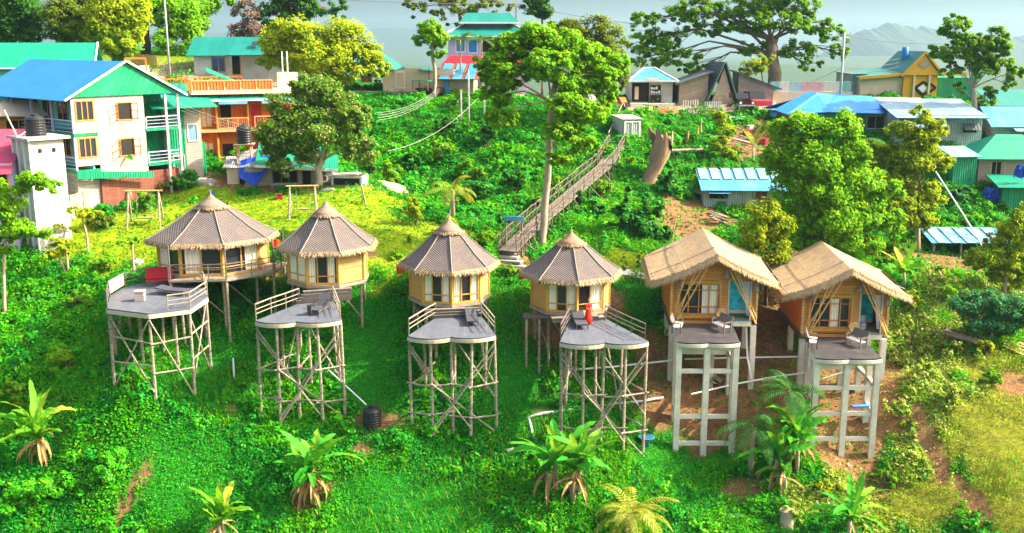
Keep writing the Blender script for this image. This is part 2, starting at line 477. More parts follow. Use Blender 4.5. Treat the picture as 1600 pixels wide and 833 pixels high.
def _tps(x, y):
    out = np.zeros(len(x))
    for i in range(0, len(x), 20000):
        xx, yy = x[i:i + 20000], y[i:i + 20000]
        d = np.hypot(xx[:, None] - _c[None, :, 0], yy[:, None] - _c[None, :, 1])
        out[i:i + 20000] = (d * d * np.log(d + 1e-9)) @ _w[:len(_c)] + _w[-3] + _w[-2] * xx + _w[-1] * yy
    return out
def vnoise(x, y, seed=0):
    """smooth value noise"""
    xi, yi = np.floor(x).astype(np.int64), np.floor(y).astype(np.int64)
    fx, fy = x - xi, y - yi
    fx, fy = fx * fx * (3 - 2 * fx), fy * fy * (3 - 2 * fy)
    def h(a, b):
        n = (a * 374761393 + b * 668265263 + seed * 974711) & 0x7fffffff
        n = ((n ^ (n >> 13)) * 1274126177) & 0x7fffffff
        return ((n ^ (n >> 16)) & 0xffff) / 65535.0
    return (h(xi, yi) * (1 - fx) + h(xi + 1, yi) * fx) * (1 - fy) + (h(xi, yi + 1) * (1 - fx) + h(xi + 1, yi + 1) * fx) * fy
def far_z(x, y):
    """the valley and low hills beyond the ridge"""
    r = np.hypot(x, y)
    return CZ - 95 + 55 * vnoise(x / 420 + 9, y / 420 + 3, 3) - 20 * vnoise(x / 150, y / 150, 5)
def terr(x, y):
    x = np.atleast_1d(np.asarray(x, float)); y = np.atleast_1d(np.asarray(y, float))
    cx, cy = np.clip(x, -78, 78), np.clip(y, 34, 130)
    z = _tps(cx, cy)
    z = z + .22 * (vnoise(x / 2.3, y / 2.3, 1) - .5) + .12 * (vnoise(x / .9, y / .9, 2) - .5)
    d = np.hypot(x - cx, y - cy)
    t = np.clip(d / 90, 0, 1); t = t * t * (3 - 2 * t)
    return z * (1 - t) + far_z(x, y) * t
def _axis(lo, hi, step, far_lo, far_hi):
    a = list(np.arange(lo, hi + 1e-6, step))
    v, s = a[-1], step
    while v < far_hi: s *= 1.22; v += s; a.append(v)
    v, s = a[0], step
    while v > far_lo: s *= 1.22; v -= s; a.insert(0, v)
    return np.array(a)
GX = _axis(-62, 62, .5, -9000, 9000)
GY = _axis(34, 130, .5, -300, 11000)
_gx, _gy = np.meshgrid(GX, GY)
GZ = terr(_gx.ravel(), _gy.ravel()).reshape(_gx.shape)
def zt(x, y):
    """height of the ground"""
    i = int(np.clip(np.searchsorted(GX, x) - 1, 0, len(GX) - 2)); j = int(np.clip(np.searchsorted(GY, y) - 1, 0, len(GY) - 2))
    fx = (x - GX[i]) / (GX[i + 1] - GX[i]); fy = (y - GY[j]) / (GY[j + 1] - GY[j])
    return float((GZ[j, i] * (1 - fx) + GZ[j, i + 1] * fx) * (1 - fy) + (GZ[j + 1, i] * (1 - fx) + GZ[j + 1, i + 1] * fx) * fy)
def ztv(x, y):
    i = np.clip(np.searchsorted(GX, x) - 1, 0, len(GX) - 2); j = np.clip(np.searchsorted(GY, y) - 1, 0, len(GY) - 2)
    fx = (x - GX[i]) / (GX[i + 1] - GX[i]); fy = (y - GY[j]) / (GY[j + 1] - GY[j])
    return (GZ[j, i] * (1 - fx) + GZ[j, i + 1] * fx) * (1 - fy) + (GZ[j + 1, i] * (1 - fx) + GZ[j + 1, i + 1] * fx) * fy
def G(px, py, y0=42.0):
    """the point of the ground seen at that place of the photograph"""
    dx, dy, dz = ray(px, py)
    k = y0 / dy
    while k * dy < 135:
        x, y, z = dx * k, dy * k, CZ + dz * k
        if z < zt(x, y): return Vector((x, y, zt(x, y)))
        k += .1
    return Vector((dx * k, dy * k, CZ + dz * k))
def on(p):
    return Vector((p[0], p[1], zt(p[0], p[1])))

# what grows or lies where: blobs given by a place on the photograph and radii in metres
def blobs(lst):
    out = []
    for px, py, rx, ry in lst:
        g = G(px, py); out.append((g.x, g.y, rx, ry))
    return out
LAWN = blobs([(560,330,4.5,6),(480,320,5,5),(600,385,3.5,4),(640,375,3.2,4),(540,300,4,3.5),(380,330,5,4),(300,335,5,4),(240,350,4,4),(680,370,3,3),(440,345,4,4),(200,385,3,3),(330,300,3,2.5),(575,360,4,4),(700,385,2.4,2.4),(150,385,3,2.5),(250,380,3,3),(1000,410,3.2,1.6),(110,360,3,2.5)])
DIRT = blobs([(1110,560,3,4.5),(1200,560,3.2,4.5),(1090,640,2.4,2.4),(1230,620,3,4.5),(1160,640,2.4,2.6),(1270,660,2,3),(1340,590,3,3.5),(1030,560,1.6,2),(1200,500,3,3),(1330,660,2.2,4),(1390,640,.8,1.6),(1320,600,2,3),(1150,470,3,3),(1230,480,2.4,3),(1060,350,1.9,4.5),(1110,350,2.6,3),(1180,230,3,4),(1250,210,4,3),(1120,215,2,1.2),(1020,640,1.5,1.2),(940,470,1.4,1.4),(860,520,1.6,1.6),
 (580,655,1.6,.6),(355,640,.6,.25),(490,775,.8,1.2),(480,790,.9,.5),(565,705,.6,.3),(850,645,1.3,.2),(1160,765,1.5,.8),(225,745,.2,.5),(205,775,.22,.9),(190,800,.2,.7),(590,290,2.2,1.5),(390,290,6,1.1),(340,280,2,1.2),(470,290,2.5,1.3),
 (1445,690,.5,1.6),(1465,720,.5,1.3),(1510,770,.45,1.6),(1530,800,.5,1.2),(1590,600,1.6,1.2),(1420,400,3.2,1.6),(1480,410,3,2),(1540,500,2,.5),(430,430,1,1),(560,400,1.5,.5),(735,400,1,1.2),(800,405,1.2,1.6),(1080,320,2,1.4),(1250,420,2,2)])
ROAD = blobs([(1000,166,4,2.5),(1080,165,4,2.2),(1150,166,5,2.2),(900,158,5,2.5),(1220,170,5,2),(300,115,6,4),(380,130,5,4),(830,150,6,3),(1020,172,3,2)])
FINE = blobs([(580,560,2.2,4),(600,620,1.8,2),(800,580,2,4),(820,640,1.4,2),(1080,690,2.6,2.0),(1040,720,2,1.6),(600,790,3.5,1.6),(680,800,3,1.4),(290,760,3,2.2),(330,560,2.2,3),(420,560,1.0,3),(560,480,1.6,2.5),(790,490,1.6,2.5),(1000,480,1.6,2.5),(1100,100,0.1,0.1)])
FIELD = blobs([(1570,700,2.4,5),(1600,640,2.6,5),(1590,780,2.6,4),(1540,780,1.0,2),(1640,720,4,8),(1440,790,2,1.6)])
SUNNY = blobs([(1560,700,3,6),(1600,640,4,6),(1590,760,3,5),(1500,560,2.4,4),(1440,560,2.2,5),(1350,780,2.4,3),(1440,780,2.5,3),(1420,640,2.0,4),(1480,620,2.4,4),(1560,600,3,3),(1500,470,3,3),(1250,790,1,1.2),(1560,480,4,3),(1640,700,4,8)])  # sunlit slope: its yellow is painted into ground and weed colours
RIDGE = blobs([(100,90,14,5),(220,95,8,4),(60,100,8,3)])
def mask(bl, x, y, soft=.35):
    """1 inside the blobs, 0 outside, with a ragged edge"""
    d = np.full(len(x), 9.0)
    for bx, by, rx, ry in bl:
        if rx is None: continue
        d = np.minimum(d, np.hypot((x - bx) / rx, (y - by) / ry))
    d = d + .75 * (vnoise(x / 1.1, y / 1.1, 11) - .5) + .4 * (vnoise(x / .4, y / .4, 12) - .5)
    return np.clip((1 - d) / soft + .5, 0, 1)

gm = bpy.data.materials.new('hill_ground'); gm.use_nodes = True
nt = gm.node_tree
_b = nt.nodes['Principled BSDF']; _b.inputs['Roughness'].default_value = .95; _b.inputs['Specular IOR Level'].default_value = .1
_at = nt.nodes.new('ShaderNodeAttribute'); _at.attribute_name = 'cover'
_tc = nt.nodes.new('ShaderNodeTexCoord')
_n1 = _noise(nt, _tc.outputs['Object'], 1.7, 8, .7); _n2 = _noise(nt, _tc.outputs['Object'], .35, 5, .6); _n3 = _noise(nt, _tc.outputs['Object'], 9, 4, .7)
_c1 = _mixrgb(nt, _ramp(nt, _n1, .3, .7), (.55, .55, .55), (1.35, 1.3, 1.2))
_c2 = _mixrgb(nt, _ramp(nt, _n3, .3, .7), (.6, .6, .6), (1.3, 1.3, 1.3))
_cc = _mixrgb(nt, 1.0, _at.outputs['Color'], _c1, 'MULTIPLY')
_cc = _mixrgb(nt, 1.0, _cc, _c2, 'MULTIPLY')
nt.links.new(_cc, _b.inputs['Base Color'])
_bp = nt.nodes.new('ShaderNodeBump'); _bp.inputs['Strength'].default_value = .8; _bp.inputs['Distance'].default_value = .12
nt.links.new(_math(nt, 'ADD', _n1, _n3), _bp.inputs['Height']); nt.links.new(_bp.outputs[0], _b.inputs['Normal'])
def build_ground():
    ny, nx = GZ.shape
    V = np.stack([_gx.ravel(), _gy.ravel(), GZ.ravel()], 1)
    ii, jj = np.meshgrid(np.arange(nx - 1), np.arange(ny - 1))
    a = (jj * nx + ii).ravel()
    Fq = np.stack([a, a + 1, a + nx + 1, a + nx], 1)
    o = npmesh('ground', V, Fq, gm, smooth=True)
    x, y = V[:, 0], V[:, 1]
    col = np.tile(np.array([.012, .13, .010]), (len(x), 1))
    far = np.clip((np.hypot(x, y - 80) - 90) / 60, 0, 1)[:, None]
    col = col * (1 - far) + np.array([.04, .085, .03]) * far
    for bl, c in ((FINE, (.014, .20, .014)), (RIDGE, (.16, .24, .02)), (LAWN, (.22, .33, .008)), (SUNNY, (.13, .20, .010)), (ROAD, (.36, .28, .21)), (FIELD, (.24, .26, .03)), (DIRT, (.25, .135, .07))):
        m = mask(bl, x, y)[:, None]
        col = col * (1 - m) + np.array(c) * m
    at = o.data.color_attributes.new('cover', 'FLOAT_COLOR', 'POINT')
    at.data.foreach_set('color', np.concatenate([col, np.ones((len(col), 1))], 1).astype(np.float32).ravel())
    o['kind'] = 'structure'
    return o
build_ground()

def far_hill(name, prof, depth, thick, base=-120, seed=0):
    """a ridge line: prof = (px, py) along its crest"""
    pts = [P(px, py, depth) for px, py in prof]
    xs = np.array([p.x for p in pts]); zs = np.array([p.z for p in pts])
    n, k = 700, 90
    X = np.linspace(xs[0], xs[-1], n)
    crest = np.interp(X, xs, zs)
    sc = (xs[-1] - xs[0]) / 60
    crest0 = crest; crest = crest * 0 + depth * .004 * (vnoise(X / sc, X * 0 + seed, seed) - .5) + depth * .0022 * (vnoise(X / sc * 5, X * 0, seed + 1) - .5)
    t = np.linspace(-1, 1, k)
    V = []
    for tt in t:
        w = (1 - abs(tt)) ** .8
        yy = depth + tt * thick + 0 * X
        zz = (CZ + base) * (1 - w) + crest0 * w + crest * w ** 8
        zz = zz + (1 - w) * w * thick * .05 * (vnoise(X / (sc * 2) + tt * 2, yy / (thick * .3), seed + 4) - .5)
        zz = zz + depth * .0022 * w ** 1.2 * (.5 * vnoise(X / (depth * .016), yy / (depth * .03), seed + 2) + .5 * vnoise(X / (depth * .006), yy / (depth * .02), seed + 3)) ** 1.5
        V.append(np.stack([X, yy, zz], 1))
    V = np.concatenate(V)
    ii, jj = np.meshgrid(np.arange(n - 1), np.arange(k - 1))
    a = (jj * n + ii).ravel()
    o = npmesh(name, V, np.stack([a, a + 1, a + n + 1, a + n], 1), MT['far'], smooth=True)
    o['kind'] = 'structure'
    return o
MT['far'] = M('far_forest', (.012, .05, .038), .5, .02, .95, bump=0)
far_hill('far_hill', [(1150,128),(1250,105),(1318,68),(1345,48),(1390,38),(1440,44),(1480,50),(1560,58),(1700,66),(1850,74)], 4200, 1100, seed=1, base=-280)
far_hill('far_hill', [(-700,44),(-200,46),(100,38),(300,46),(480,36),(560,31),(620,35),(760,36),(900,40),(1050,34),(1200,46),(1330,44),(1430,30),(1520,30),(1650,34),(1900,40),(2300,44)], 9600, 1700, seed=2, base=-330)
far_hill('far_hill', [(-700,80),(-200,70),(150,60),(400,52),(560,44),(700,48),(860,58),(1000,70),(1150,84),(1300,90),(1500,66),(1700,60),(2100,80)], 6600, 1700, seed=3, base=-330)
# ---------------------------------------------------------------- leaves, trees, plants
def leaf_quads(C, L, W, nb, spread=.6, r=None):
    r = r or rng
    N = len(C)
    n = nb + r.normal(0, spread, (N, 3))
    n /= np.linalg.norm(n, axis=1)[:, None] + 1e-9
    t = r.normal(0, 1, (N, 3)); t -= n * (t * n).sum(1)[:, None]
    t /= np.linalg.norm(t, axis=1)[:, None] + 1e-9
    s = np.cross(n, t)
    L = L[:, None] if np.ndim(L) else L
    W = W[:, None] if np.ndim(W) else W
    V = np.stack([C - t * L * .5, C + s * W * .5 + t * L * .08, C + t * L * .5 - n * L * .12, C - s * W * .5 + t * L * .08], 1).reshape(-1, 3)
    Fq = np.arange(4 * N).reshape(N, 4)
    return V, Fq
def clump_leaves(center, rad, n, size, r, k=None, flat=.75, up=.7, thin=.36):
    """leaves gathered in small sprays spread through an ellipsoid"""
    center = np.array(center, float); rad = np.array(rad, float)
    k = k or max(5, n // 75)
    d = r.normal(0, 1, (k, 3)); d /= np.linalg.norm(d, axis=1)[:, None]
    rr = r.uniform(.25, 1, (k, 1)) ** .55
    sub = d * rr * rad
    sr = thin * rad.mean() * r.uniform(.55, 1.25, (k, 1))
    w = r.uniform(.5, 1.5, k); w /= w.sum()
    idx = r.choice(k, n, p=w)
    off = r.normal(0, 1, (n, 3)); off /= np.linalg.norm(off, axis=1)[:, None] + 1e-9
    off *= (r.uniform(0, 1, (n, 1)) ** .42)
    off[:, 2] *= flat
    C = center + sub[idx] + off * sr[idx]
    nb = off * .5 + d[idx] * .4 + np.array([0, 0, up * .6]) + np.array(SUN_DIR) * .6 + np.array([0, -.25, 0])
    sz = size * r.uniform(.65, 1.35, n)
    V, Fq = leaf_quads(C, sz, sz * r.uniform(.5, .75, n), nb, .45, r)
    return V, Fq, center + sub
def merge(parts):
    Vs, Fs, o = [], [], 0
    for V, Fq in parts:
        Vs.append(V); Fs.append(Fq + o); o += len(V)
    return np.concatenate(Vs), np.concatenate(Fs)
TREE_DENS = 3.9
def tree(name, label, Y, base, trunk, clumps, leaf, bark='bark', n=4000, size=.35, r0=.25, group=None, seed=1, fork=.72, thin=.36, cat='tree', twigs=5, crown='crown', bare=0):
    """base: pixel of the foot; trunk: pixels up to the fork; clumps: (px, py, rx, ry, nearer/farther m); all at depth Y"""
    r = np.random.default_rng(seed); rd = random.Random(seed)
    b = P(base[0], base[1], Y); g = zt(b.x, b.y)
    b = Vector((b.x, b.y, g))
    t = thing(name, label, cat, b, 0, group)
    path = [b - b - Vector((0, 0, .3))] + [P(x, y, Y) - b for x, y in trunk]
    fk = path[-1]
    mb = MB()
    m = len(path)
    dense = []
    for i in range(m - 1):
        for q in range(3):
            dense.append(path[i].lerp(path[i + 1], q / 3) + Vector((rd.uniform(-1, 1), rd.uniform(-1, 1), 0)) * r0 * .18)
    dense.append(fk)
    rs = [r0 * (1.35 if i == 0 else 1 - (1 - fork) * i / len(dense)) for i in range(len(dense))]
    mb.tube(dense, rs, 9)
    parts = []
    n = int(n * TREE_DENS); size = size * .80; thin = thin * 1.22
    tot = sum(c[2] * c[3] for c in clumps)
    for ci, (px, py, rx, ry, dy) in enumerate(clumps):
        c = P(px, py, Y + dy) - b
        s = mpp(px, py, Y + dy)
        rad = (rx * s * 1.16, (rx + ry) * .52 * s, ry * s * 1.16)
        V, Fq, sub = clump_leaves(c, rad, max(60, int(n * rx * ry / tot)), size, r, thin=thin)
        parts.append((V, Fq))
        st = path[max(1, m - 1 - (ci % max(1, m - 1)) // 2)] if m > 2 else fk
        if c.z < st.z: st = path[max(1, m - 2)]
        mid = st.lerp(c, .55) + Vector((rd.uniform(-.5, .5), rd.uniform(-.5, .5), rd.uniform(-.1, .6))) * rad[2] * .6 + Vector((0, 0, .11 * math.hypot(c.x - st.x, c.y - st.y)))
        lr = min(.16, r0 * fork * rd.uniform(.28, .42))
        mb.tube([st, st.lerp(mid, .5) + Vector((0, 0, rad[2] * .08)), mid, c], [lr * 1.1, lr * .85, lr * .6, lr * .3], 6)
        for q in range(twigs):
            e = Vector(sub[rd.randrange(len(sub))])
            s0 = mid.lerp(c, rd.random())
            mb.tube([s0, s0.lerp(e, .6) + Vector((0, 0, .1)), e], [lr * .35, lr * .22, lr * .08], 5, cap=False)
    mb.build('trunk', MT[bark], t, smooth=True)
    V, Fq = merge(parts)
    npmesh(crown, V, Fq, LF[leaf], t)
    return t
def shrub(name, label, px, py, rx, ry, leaf, n=600, size=.25, group=None, seed=1, cat='shrub', base=None, stems=4, lumps=5, stem_m='bark'):
    """a bush whose middle shows at px, py"""
    r = np.random.default_rng(seed); rd = random.Random(seed)
    g = base if base is not None else G(px, py + ry * .9)
    t = thing(name, label, cat, g, 0, group)
    Y = g.y
    s = mpp(px, py, Y)
    parts = []; mb = MB()
    n = int(n * 1.7)
    W, H = rx * s, ry * s * 2
    for q in range(lumps):
        c = Vector((rd.uniform(-.6, .6) * W, rd.uniform(-.5, .5) * W, H * rd.uniform(.3, .75)))
        if q == 0: c = Vector((0, 0, H * .62))
        V, Fq, _ = clump_leaves(c, (W * .5, W * .5, H * .34), n // lumps, size, r, thin=.4)
        parts.append((V, Fq))
        if q < stems: mb.tube([(c.x * .15, c.y * .15, -.1), (c.x * .5, c.y * .5, c.z * .5), tuple(c)], [.05, .04, .02], 5)
    mb.build('stem', MT[stem_m], t)
    npmesh('foliage', *merge(parts), LF[leaf], t)
    return t
def strip_leaf(mb, p0, az, el, L, W, droop, seg=7, fold=.25, roll=0.0):
    """one long blade with a midrib, arching over"""
    p = Vector(p0); d0 = Vector((math.cos(az), math.sin(az), 0)); side = Vector((-math.sin(az), math.cos(az), 0))
    e = el
    rows = []; jr = random.Random(int(az * 1e4) ^ int(el * 1e4))
    for i in range(seg + 1):
        t = i / seg
        w = W * (math.sin(math.pi * min(1, .12 + t * .86)) ** .6) * .5
        wa, wb = w * jr.uniform(.62, 1.08), w * jr.uniform(.62, 1.08)
        if t > .97: wa *= .25; wb *= .25
        d = d0 * math.cos(e) + Vector((0, 0, 1)) * math.sin(e)
        nrm = side.cross(d)
        sd = side * math.cos(roll) + nrm * math.sin(roll)
        rows.append((p - sd * wa - nrm * wa * (fold + jr.uniform(-.25, .25)), Vector(p), p + sd * wb - nrm * wb * (fold + jr.uniform(-.25, .25))))
        p = p + d * (L / seg)
        e -= droop / seg
    b = len(mb.v)
    for a in rows: mb.v.extend(a)
    for i in range(seg):
        for q in (0, 1):
            mb.f.append((b + i * 3 + q, b + i * 3 + q + 1, b + i * 3 + q + 4, b + i * 3 + q + 3)); mb.uv.append([(0, 0)] * 4)
def banana(label, px, py, h=2.2, n=8, L=2.4, leaf='banana', seed=1, group='banana plants on the slope', stems=1, dead=6, g=None, W=.62, name='banana_plant'):
    rd = random.Random(seed); L *= 1.3; n += 2; W *= 1.0
    g = g if g is not None else G(px, py)
    t = thing(name, label, 'banana plant', g, 0, group)
    sm, lm, dm = MB(), MB(), MB()
    for k in range(stems):
        bx, by = (rd.uniform(-.5, .5), rd.uniform(-.5, .5)) if k else (0, 0)
        hh = h * (rd.uniform(.55, .95) if k else 1)
        top = Vector((bx + rd.uniform(-.2, .2), by + rd.uniform(-.2, .2), hh))
        sm.tube([(bx, by, -.2), (bx, by, hh * .5), tuple(top)], [.15, .12, .08], 8)
        a0 = rd.uniform(0, 6.28)
        for i in range(n):
            az = a0 + i * 2.4 + rd.uniform(-.3, .3)
            el = rd.uniform(.65, 1.52)
            ll = L * rd.uniform(.7, 1.15) * (.8 if k else 1)
            strip_leaf(lm, top - Vector((0, 0, rd.uniform(0, .35) * hh * .3)), az, el, ll, W * rd.uniform(.8, 1.2), rd.uniform(.35, 1.9), 14, rd.uniform(.05, .45), rd.uniform(-.7, .7))
        for i in range(dead):
            strip_leaf(dm, top - Vector((0, 0, hh * rd.uniform(.1, .4))), rd.uniform(0, 6.28), rd.uniform(-1.0, .2), L * rd.uniform(.4, .7), .22, rd.uniform(1, 1.8), 5, .6)
    sm.build('stem', MT['dead' if dead > 7 else 'bark_pale'], t, smooth=True)
    lm.build('leaves', LF[leaf], t)
    if dead: dm.build('dry_leaves', MT['dead'], t)
    return t
def frond(mb, p0, az, el, L, droop, pairs=16, lw=.05, ll=.5, hang=.5, seg=10):
    p = Vector(p0); d0 = Vector((math.cos(az), math.sin(az), 0)); side = Vector((-math.sin(az), math.cos(az), 0))
    e = el
    pts = []
    for i in range(pairs + 1):
        d = d0 * math.cos(e) + Vector((0, 0, 1)) * math.sin(e)
        pts.append((Vector(p), d)); p = p + d * (L / pairs); e -= droop / pairs
    for i, (q, d) in enumerate(pts):
        t = i / pairs
        if t < .12: continue
        l = ll * (math.sin(math.pi * (.15 + .8 * t)) ** .7)
        for s in (-1, 1):
            tip = q + side * s * l * .85 + d * l * .5 - Vector((0, 0, l * hang))
            w = d * lw
            b = len(mb.v)
            mb.v.extend([q, q.lerp(tip, .5) + w + Vector((0, 0, .03)), tip, q.lerp(tip, .5) - w + Vector((0, 0, .03))])
            mb.f.append((b, b + 1, b + 2, b + 3)); mb.uv.append([(0, 0)] * 4)
    for i in range(pairs):
        a, c = pts[i][0], pts[i + 1][0]
        b = len(mb.v); w = side * .02
        mb.v.extend([a - w, a + w, c + w, c - w]); mb.f.append((b, b + 1, b + 2, b + 3)); mb.uv.append([(0, 0)] * 4)
def palm(name, label, g, h, n, L, leaf='palm', seed=1, group=None, lean=.3, r=.12, droop=1.5, ll=.55, hang=.5, lw=.05, cat='palm', el=(.1, 1.35)):
    rd = random.Random(seed)
    t = thing(name, label, cat, g, 0, group)
    top = Vector((lean, 0, h))
    MB().tube([(0, 0, -.2), (lean * .2, 0, h * .5), tuple(top)], [r * 1.3, r, r * .8], 8).build('trunk', MT['bark_pale'], t, smooth=True)
    mb = MB()
    for i in range(n):
        frond(mb, top, i * 2.4 + rd.uniform(-.3, .3), rd.uniform(*el), L * rd.uniform(.8, 1.15), droop * rd.uniform(.7, 1.3), 18, lw, ll, hang)
    mb.build('fronds', LF[leaf], t)
    return t
def papaya(label, px, py, h, spread=1.0, n=14, leaf='yellow', seed=1, group='papaya trees', name='papaya_tree', stems=1, g=None):
    rd = random.Random(seed); r = np.random.default_rng(seed)
    g = g if g is not None else G(px, py)
    t = thing(name, label, 'tree', g, 0, group)
    mb, lv = MB(), []
    for k in range(stems):
        bx = rd.uniform(-.5, .5) if k else 0
        hh = h * (rd.uniform(.6, .9) if k else 1)
        top = Vector((bx + rd.uniform(-.3, .3), rd.uniform(-.2, .2), hh))
        mb.tube([(bx * .3, 0, -.2), (bx * .7, 0, hh * .5), tuple(top)], [.1, .08, .06], 7)
        for i in range(n):
            az = rd.uniform(0, 6.28); el = rd.uniform(-.1, 1.0); L = spread * rd.uniform(.5, 1.1)
            e = top + Vector((math.cos(az) * math.cos(el), math.sin(az) * math.cos(el), math.sin(el) * .7)) * L
            mb.tube([tuple(top - Vector((0, 0, .1))), tuple(e)], [.02, .012], 4)
            V, Fq, _ = clump_leaves(e, (.32 * spread, .32 * spread, .14 * spread), 22, .38 * spread, r, k=3, up=1.2)
            lv.append((V, Fq))
    mb.build('trunk', MT['bark_pale'], t)
    npmesh('crown', *merge(lv), LF[leaf], t)
    return t

# ---------------------------------------------------------------- ground cover: too much to count
def cover_points(n, y0, y1, side=.70):
    y = np.sqrt(rng.uniform(y0 ** 2, y1 ** 2, n))
    x = rng.uniform(-side, side, n) * y
    return x, y
def cover():
    groups = {'undergrowth': [], 'shaded': [], 'flower': [], 'lawn': [], 'fine': [], 'field': []}
    def put(key, x, y, z, L, nb, spread=.55, wr=(.5, .8)):
        C = np.stack([x, y, z], 1)
        groups[key].append(leaf_quads(C, L, L * rng.uniform(*wr, len(x)), nb, spread))
    # front slope, then the valley side and ridge behind
    for y0, y1, dens, lo, hi in ((44, 60, 260, .10, .23), (60, 76, 200, .12, .26), (76, 112, 95, .17, .38)):
        A = .70 * (y1 ** 2 - y0 ** 2)
        n = int(A * dens)
        x, y = cover_points(n, y0, y1)
        d, l, s = mask(DIRT, x, y), mask(LAWN, x, y), mask(SUNNY, x, y)
        rdg = np.maximum(mask(RIDGE, x, y), mask(ROAD, x, y))
        keep = (rng.uniform(0, 1, n) < 1 - .93 * d) & (rng.uniform(0, 1, n) < 1 - .97 * np.maximum(l, rdg))
        x, y, s, d = x[keep], y[keep], s[keep], d[keep]
        fn, fd = mask(FINE, x, y, .8), mask(FIELD, x, y, .5); fq = np.maximum(fn, fd)
        hum = np.clip(vnoise(x / 1.9, y / 1.9, 21) - .40, 0, 1) * 1.7 + np.clip(vnoise(x / .75, y / .75, 22) - .42, 0, 1) * 1.1
        hum = hum * (1 - d) * (.55 if y0 < 60 else .95) * (1 - .8 * fq) + .16 * fd * (1 + np.sin((x * .55 + y * .83) * 2 * math.pi / 1.15))
        q = rng.uniform(.25, 1, len(x))
        z = ztv(x, y) + .03 + hum * q + .10 * rng.uniform(0, 1, len(x))
        L = rng.uniform(lo, hi, len(x)) * (.75 + .6 * vnoise(x / 3, y / 3, 23)) * (1 - .3 * fq)
        nb = np.stack([0 * x, -.25 + 0 * x, .8 + 0 * x], 1)
        patch = .55 * vnoise(x / 4.5, y / 4.5, 24) + .45 * vnoise(x / 1.3, y / 1.3, 25)
        u = rng.uniform(0, 1, len(x)); isF = u < fn * .92; isD = (~isF) & (u < fd * 1.05)
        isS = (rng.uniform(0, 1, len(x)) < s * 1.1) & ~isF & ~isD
        dk = (~isS) & ~isF & ~isD & (patch < np.where(y > 74, .62, .46))
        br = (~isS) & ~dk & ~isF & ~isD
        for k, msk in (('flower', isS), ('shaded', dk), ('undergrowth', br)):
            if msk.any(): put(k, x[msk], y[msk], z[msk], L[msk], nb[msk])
        for k, msk in (('fine', isF), ('field', isD)):
            if msk.any(): put(k, x[msk], y[msk], z[msk], L[msk] * 1.15, nb[msk] * np.array([1, 1, .6]), .6, (.2, .38))
    # low mounds of creeper and weed
    n = 1950
    x, y = cover_points(n, 46, 104, .70)
    keep = (mask(DIRT, x, y) < .2) & (np.maximum(mask(FINE, x, y), mask(FIELD, x, y)) < .4) & (np.maximum(mask(LAWN, x, y), np.maximum(mask(RIDGE, x, y), mask(ROAD, x, y))) < .2)
    s = mask(SUNNY, x, y)
    for i in np.nonzero(keep)[0]:
        far = y[i] > 76
        w = rng.uniform(.35, 1.0) * (1.3 if far else 1); h = w * rng.uniform(.45, .8)
        V, Fq, _ = clump_leaves((x[i], y[i], ztv(x[i:i + 1], y[i:i + 1])[0] + h * .45), (w, w, h), int(150 * w), .22 if not far else .32, rng, k=7, thin=.5)
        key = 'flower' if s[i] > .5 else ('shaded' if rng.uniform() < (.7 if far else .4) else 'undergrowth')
        groups[key].append((V, Fq))
    # tall grass and leafy weeds standing in patches
    n = 78000
    x, y = cover_points(n, 45, 100, .70)
    pt = vnoise(x / 3.2 + 7, y / 3.2, 31)
    keep = (pt > .56) & (mask(DIRT, x, y) < .3) & (np.maximum(mask(LAWN, x, y), np.maximum(mask(RIDGE, x, y), mask(ROAD, x, y))) < .2)
    x, y = x[keep], y[keep]; k = len(x)
    Lb = rng.uniform(.35, .8, k); a = rng.uniform(0, 6.28, k); tl = rng.uniform(.15, .6, k)
    base = np.stack([x, y, ztv(x, y)], 1)
    dr = np.stack([np.cos(a) * tl, np.sin(a) * tl, np.ones(k)], 1); sd = np.stack([-np.sin(a), np.cos(a), 0 * a], 1) * .03
    tip = base + dr * Lb[:, None]; mid = base + dr * Lb[:, None] * .55 + np.array([0, 0, .05])
    V = np.stack([base - sd, mid - sd * .9, tip, mid + sd * .9], 1).reshape(-1, 3)
    o = npmesh('tall_grass', V, np.arange(4 * k).reshape(k, 4), LF['tallgrass']); tag(o, 'patches of tall grass blades on the hillside', 'grass', None, 'stuff')
    # broad leaved weeds
    n = 11600
    x, y = cover_points(n, 45, 100, .70)
    pt = vnoise(x / 2.6 + 17, y / 2.6, 32)
    keep = (pt > .6) & (mask(DIRT, x, y) < .3) & (np.maximum(mask(FINE, x, y), mask(FIELD, x, y)) < .4) & (np.maximum(mask(LAWN, x, y), np.maximum(mask(RIDGE, x, y), mask(ROAD, x, y))) < .2)
    x, y = x[keep], y[keep]; k = len(x); L = rng.uniform(.3, .6, k)
    o = npmesh('broad_leaved_weeds', *leaf_quads(np.stack([x, y, ztv(x, y) + rng.uniform(.2, .7, k)], 1), L, L * .6, np.stack([0 * x + .2, -.3 + 0 * x, .8 + 0 * x], 1), .5), LF['broad']); tag(o, 'broad leaved weeds among the undergrowth', 'weeds', None, 'stuff')
    # the short lawn
    n = 130000
    x, y = cover_points(n, 62, 118, .5)
    l = np.maximum(mask(LAWN, x, y), mask(RIDGE, x, y))
    keep = rng.uniform(0, 1, n) < l * (1 - mask(DIRT, x, y))
    x, y = x[keep], y[keep]
    z = ztv(x, y) + .04 + .05 * rng.uniform(0, 1, len(x))
    put('lawn', x, y, z, rng.uniform(.12, .26, len(x)), np.stack([.35 + 0 * x, -.25 + 0 * x, .8 + 0 * x], 1), .55, (.3, .5))
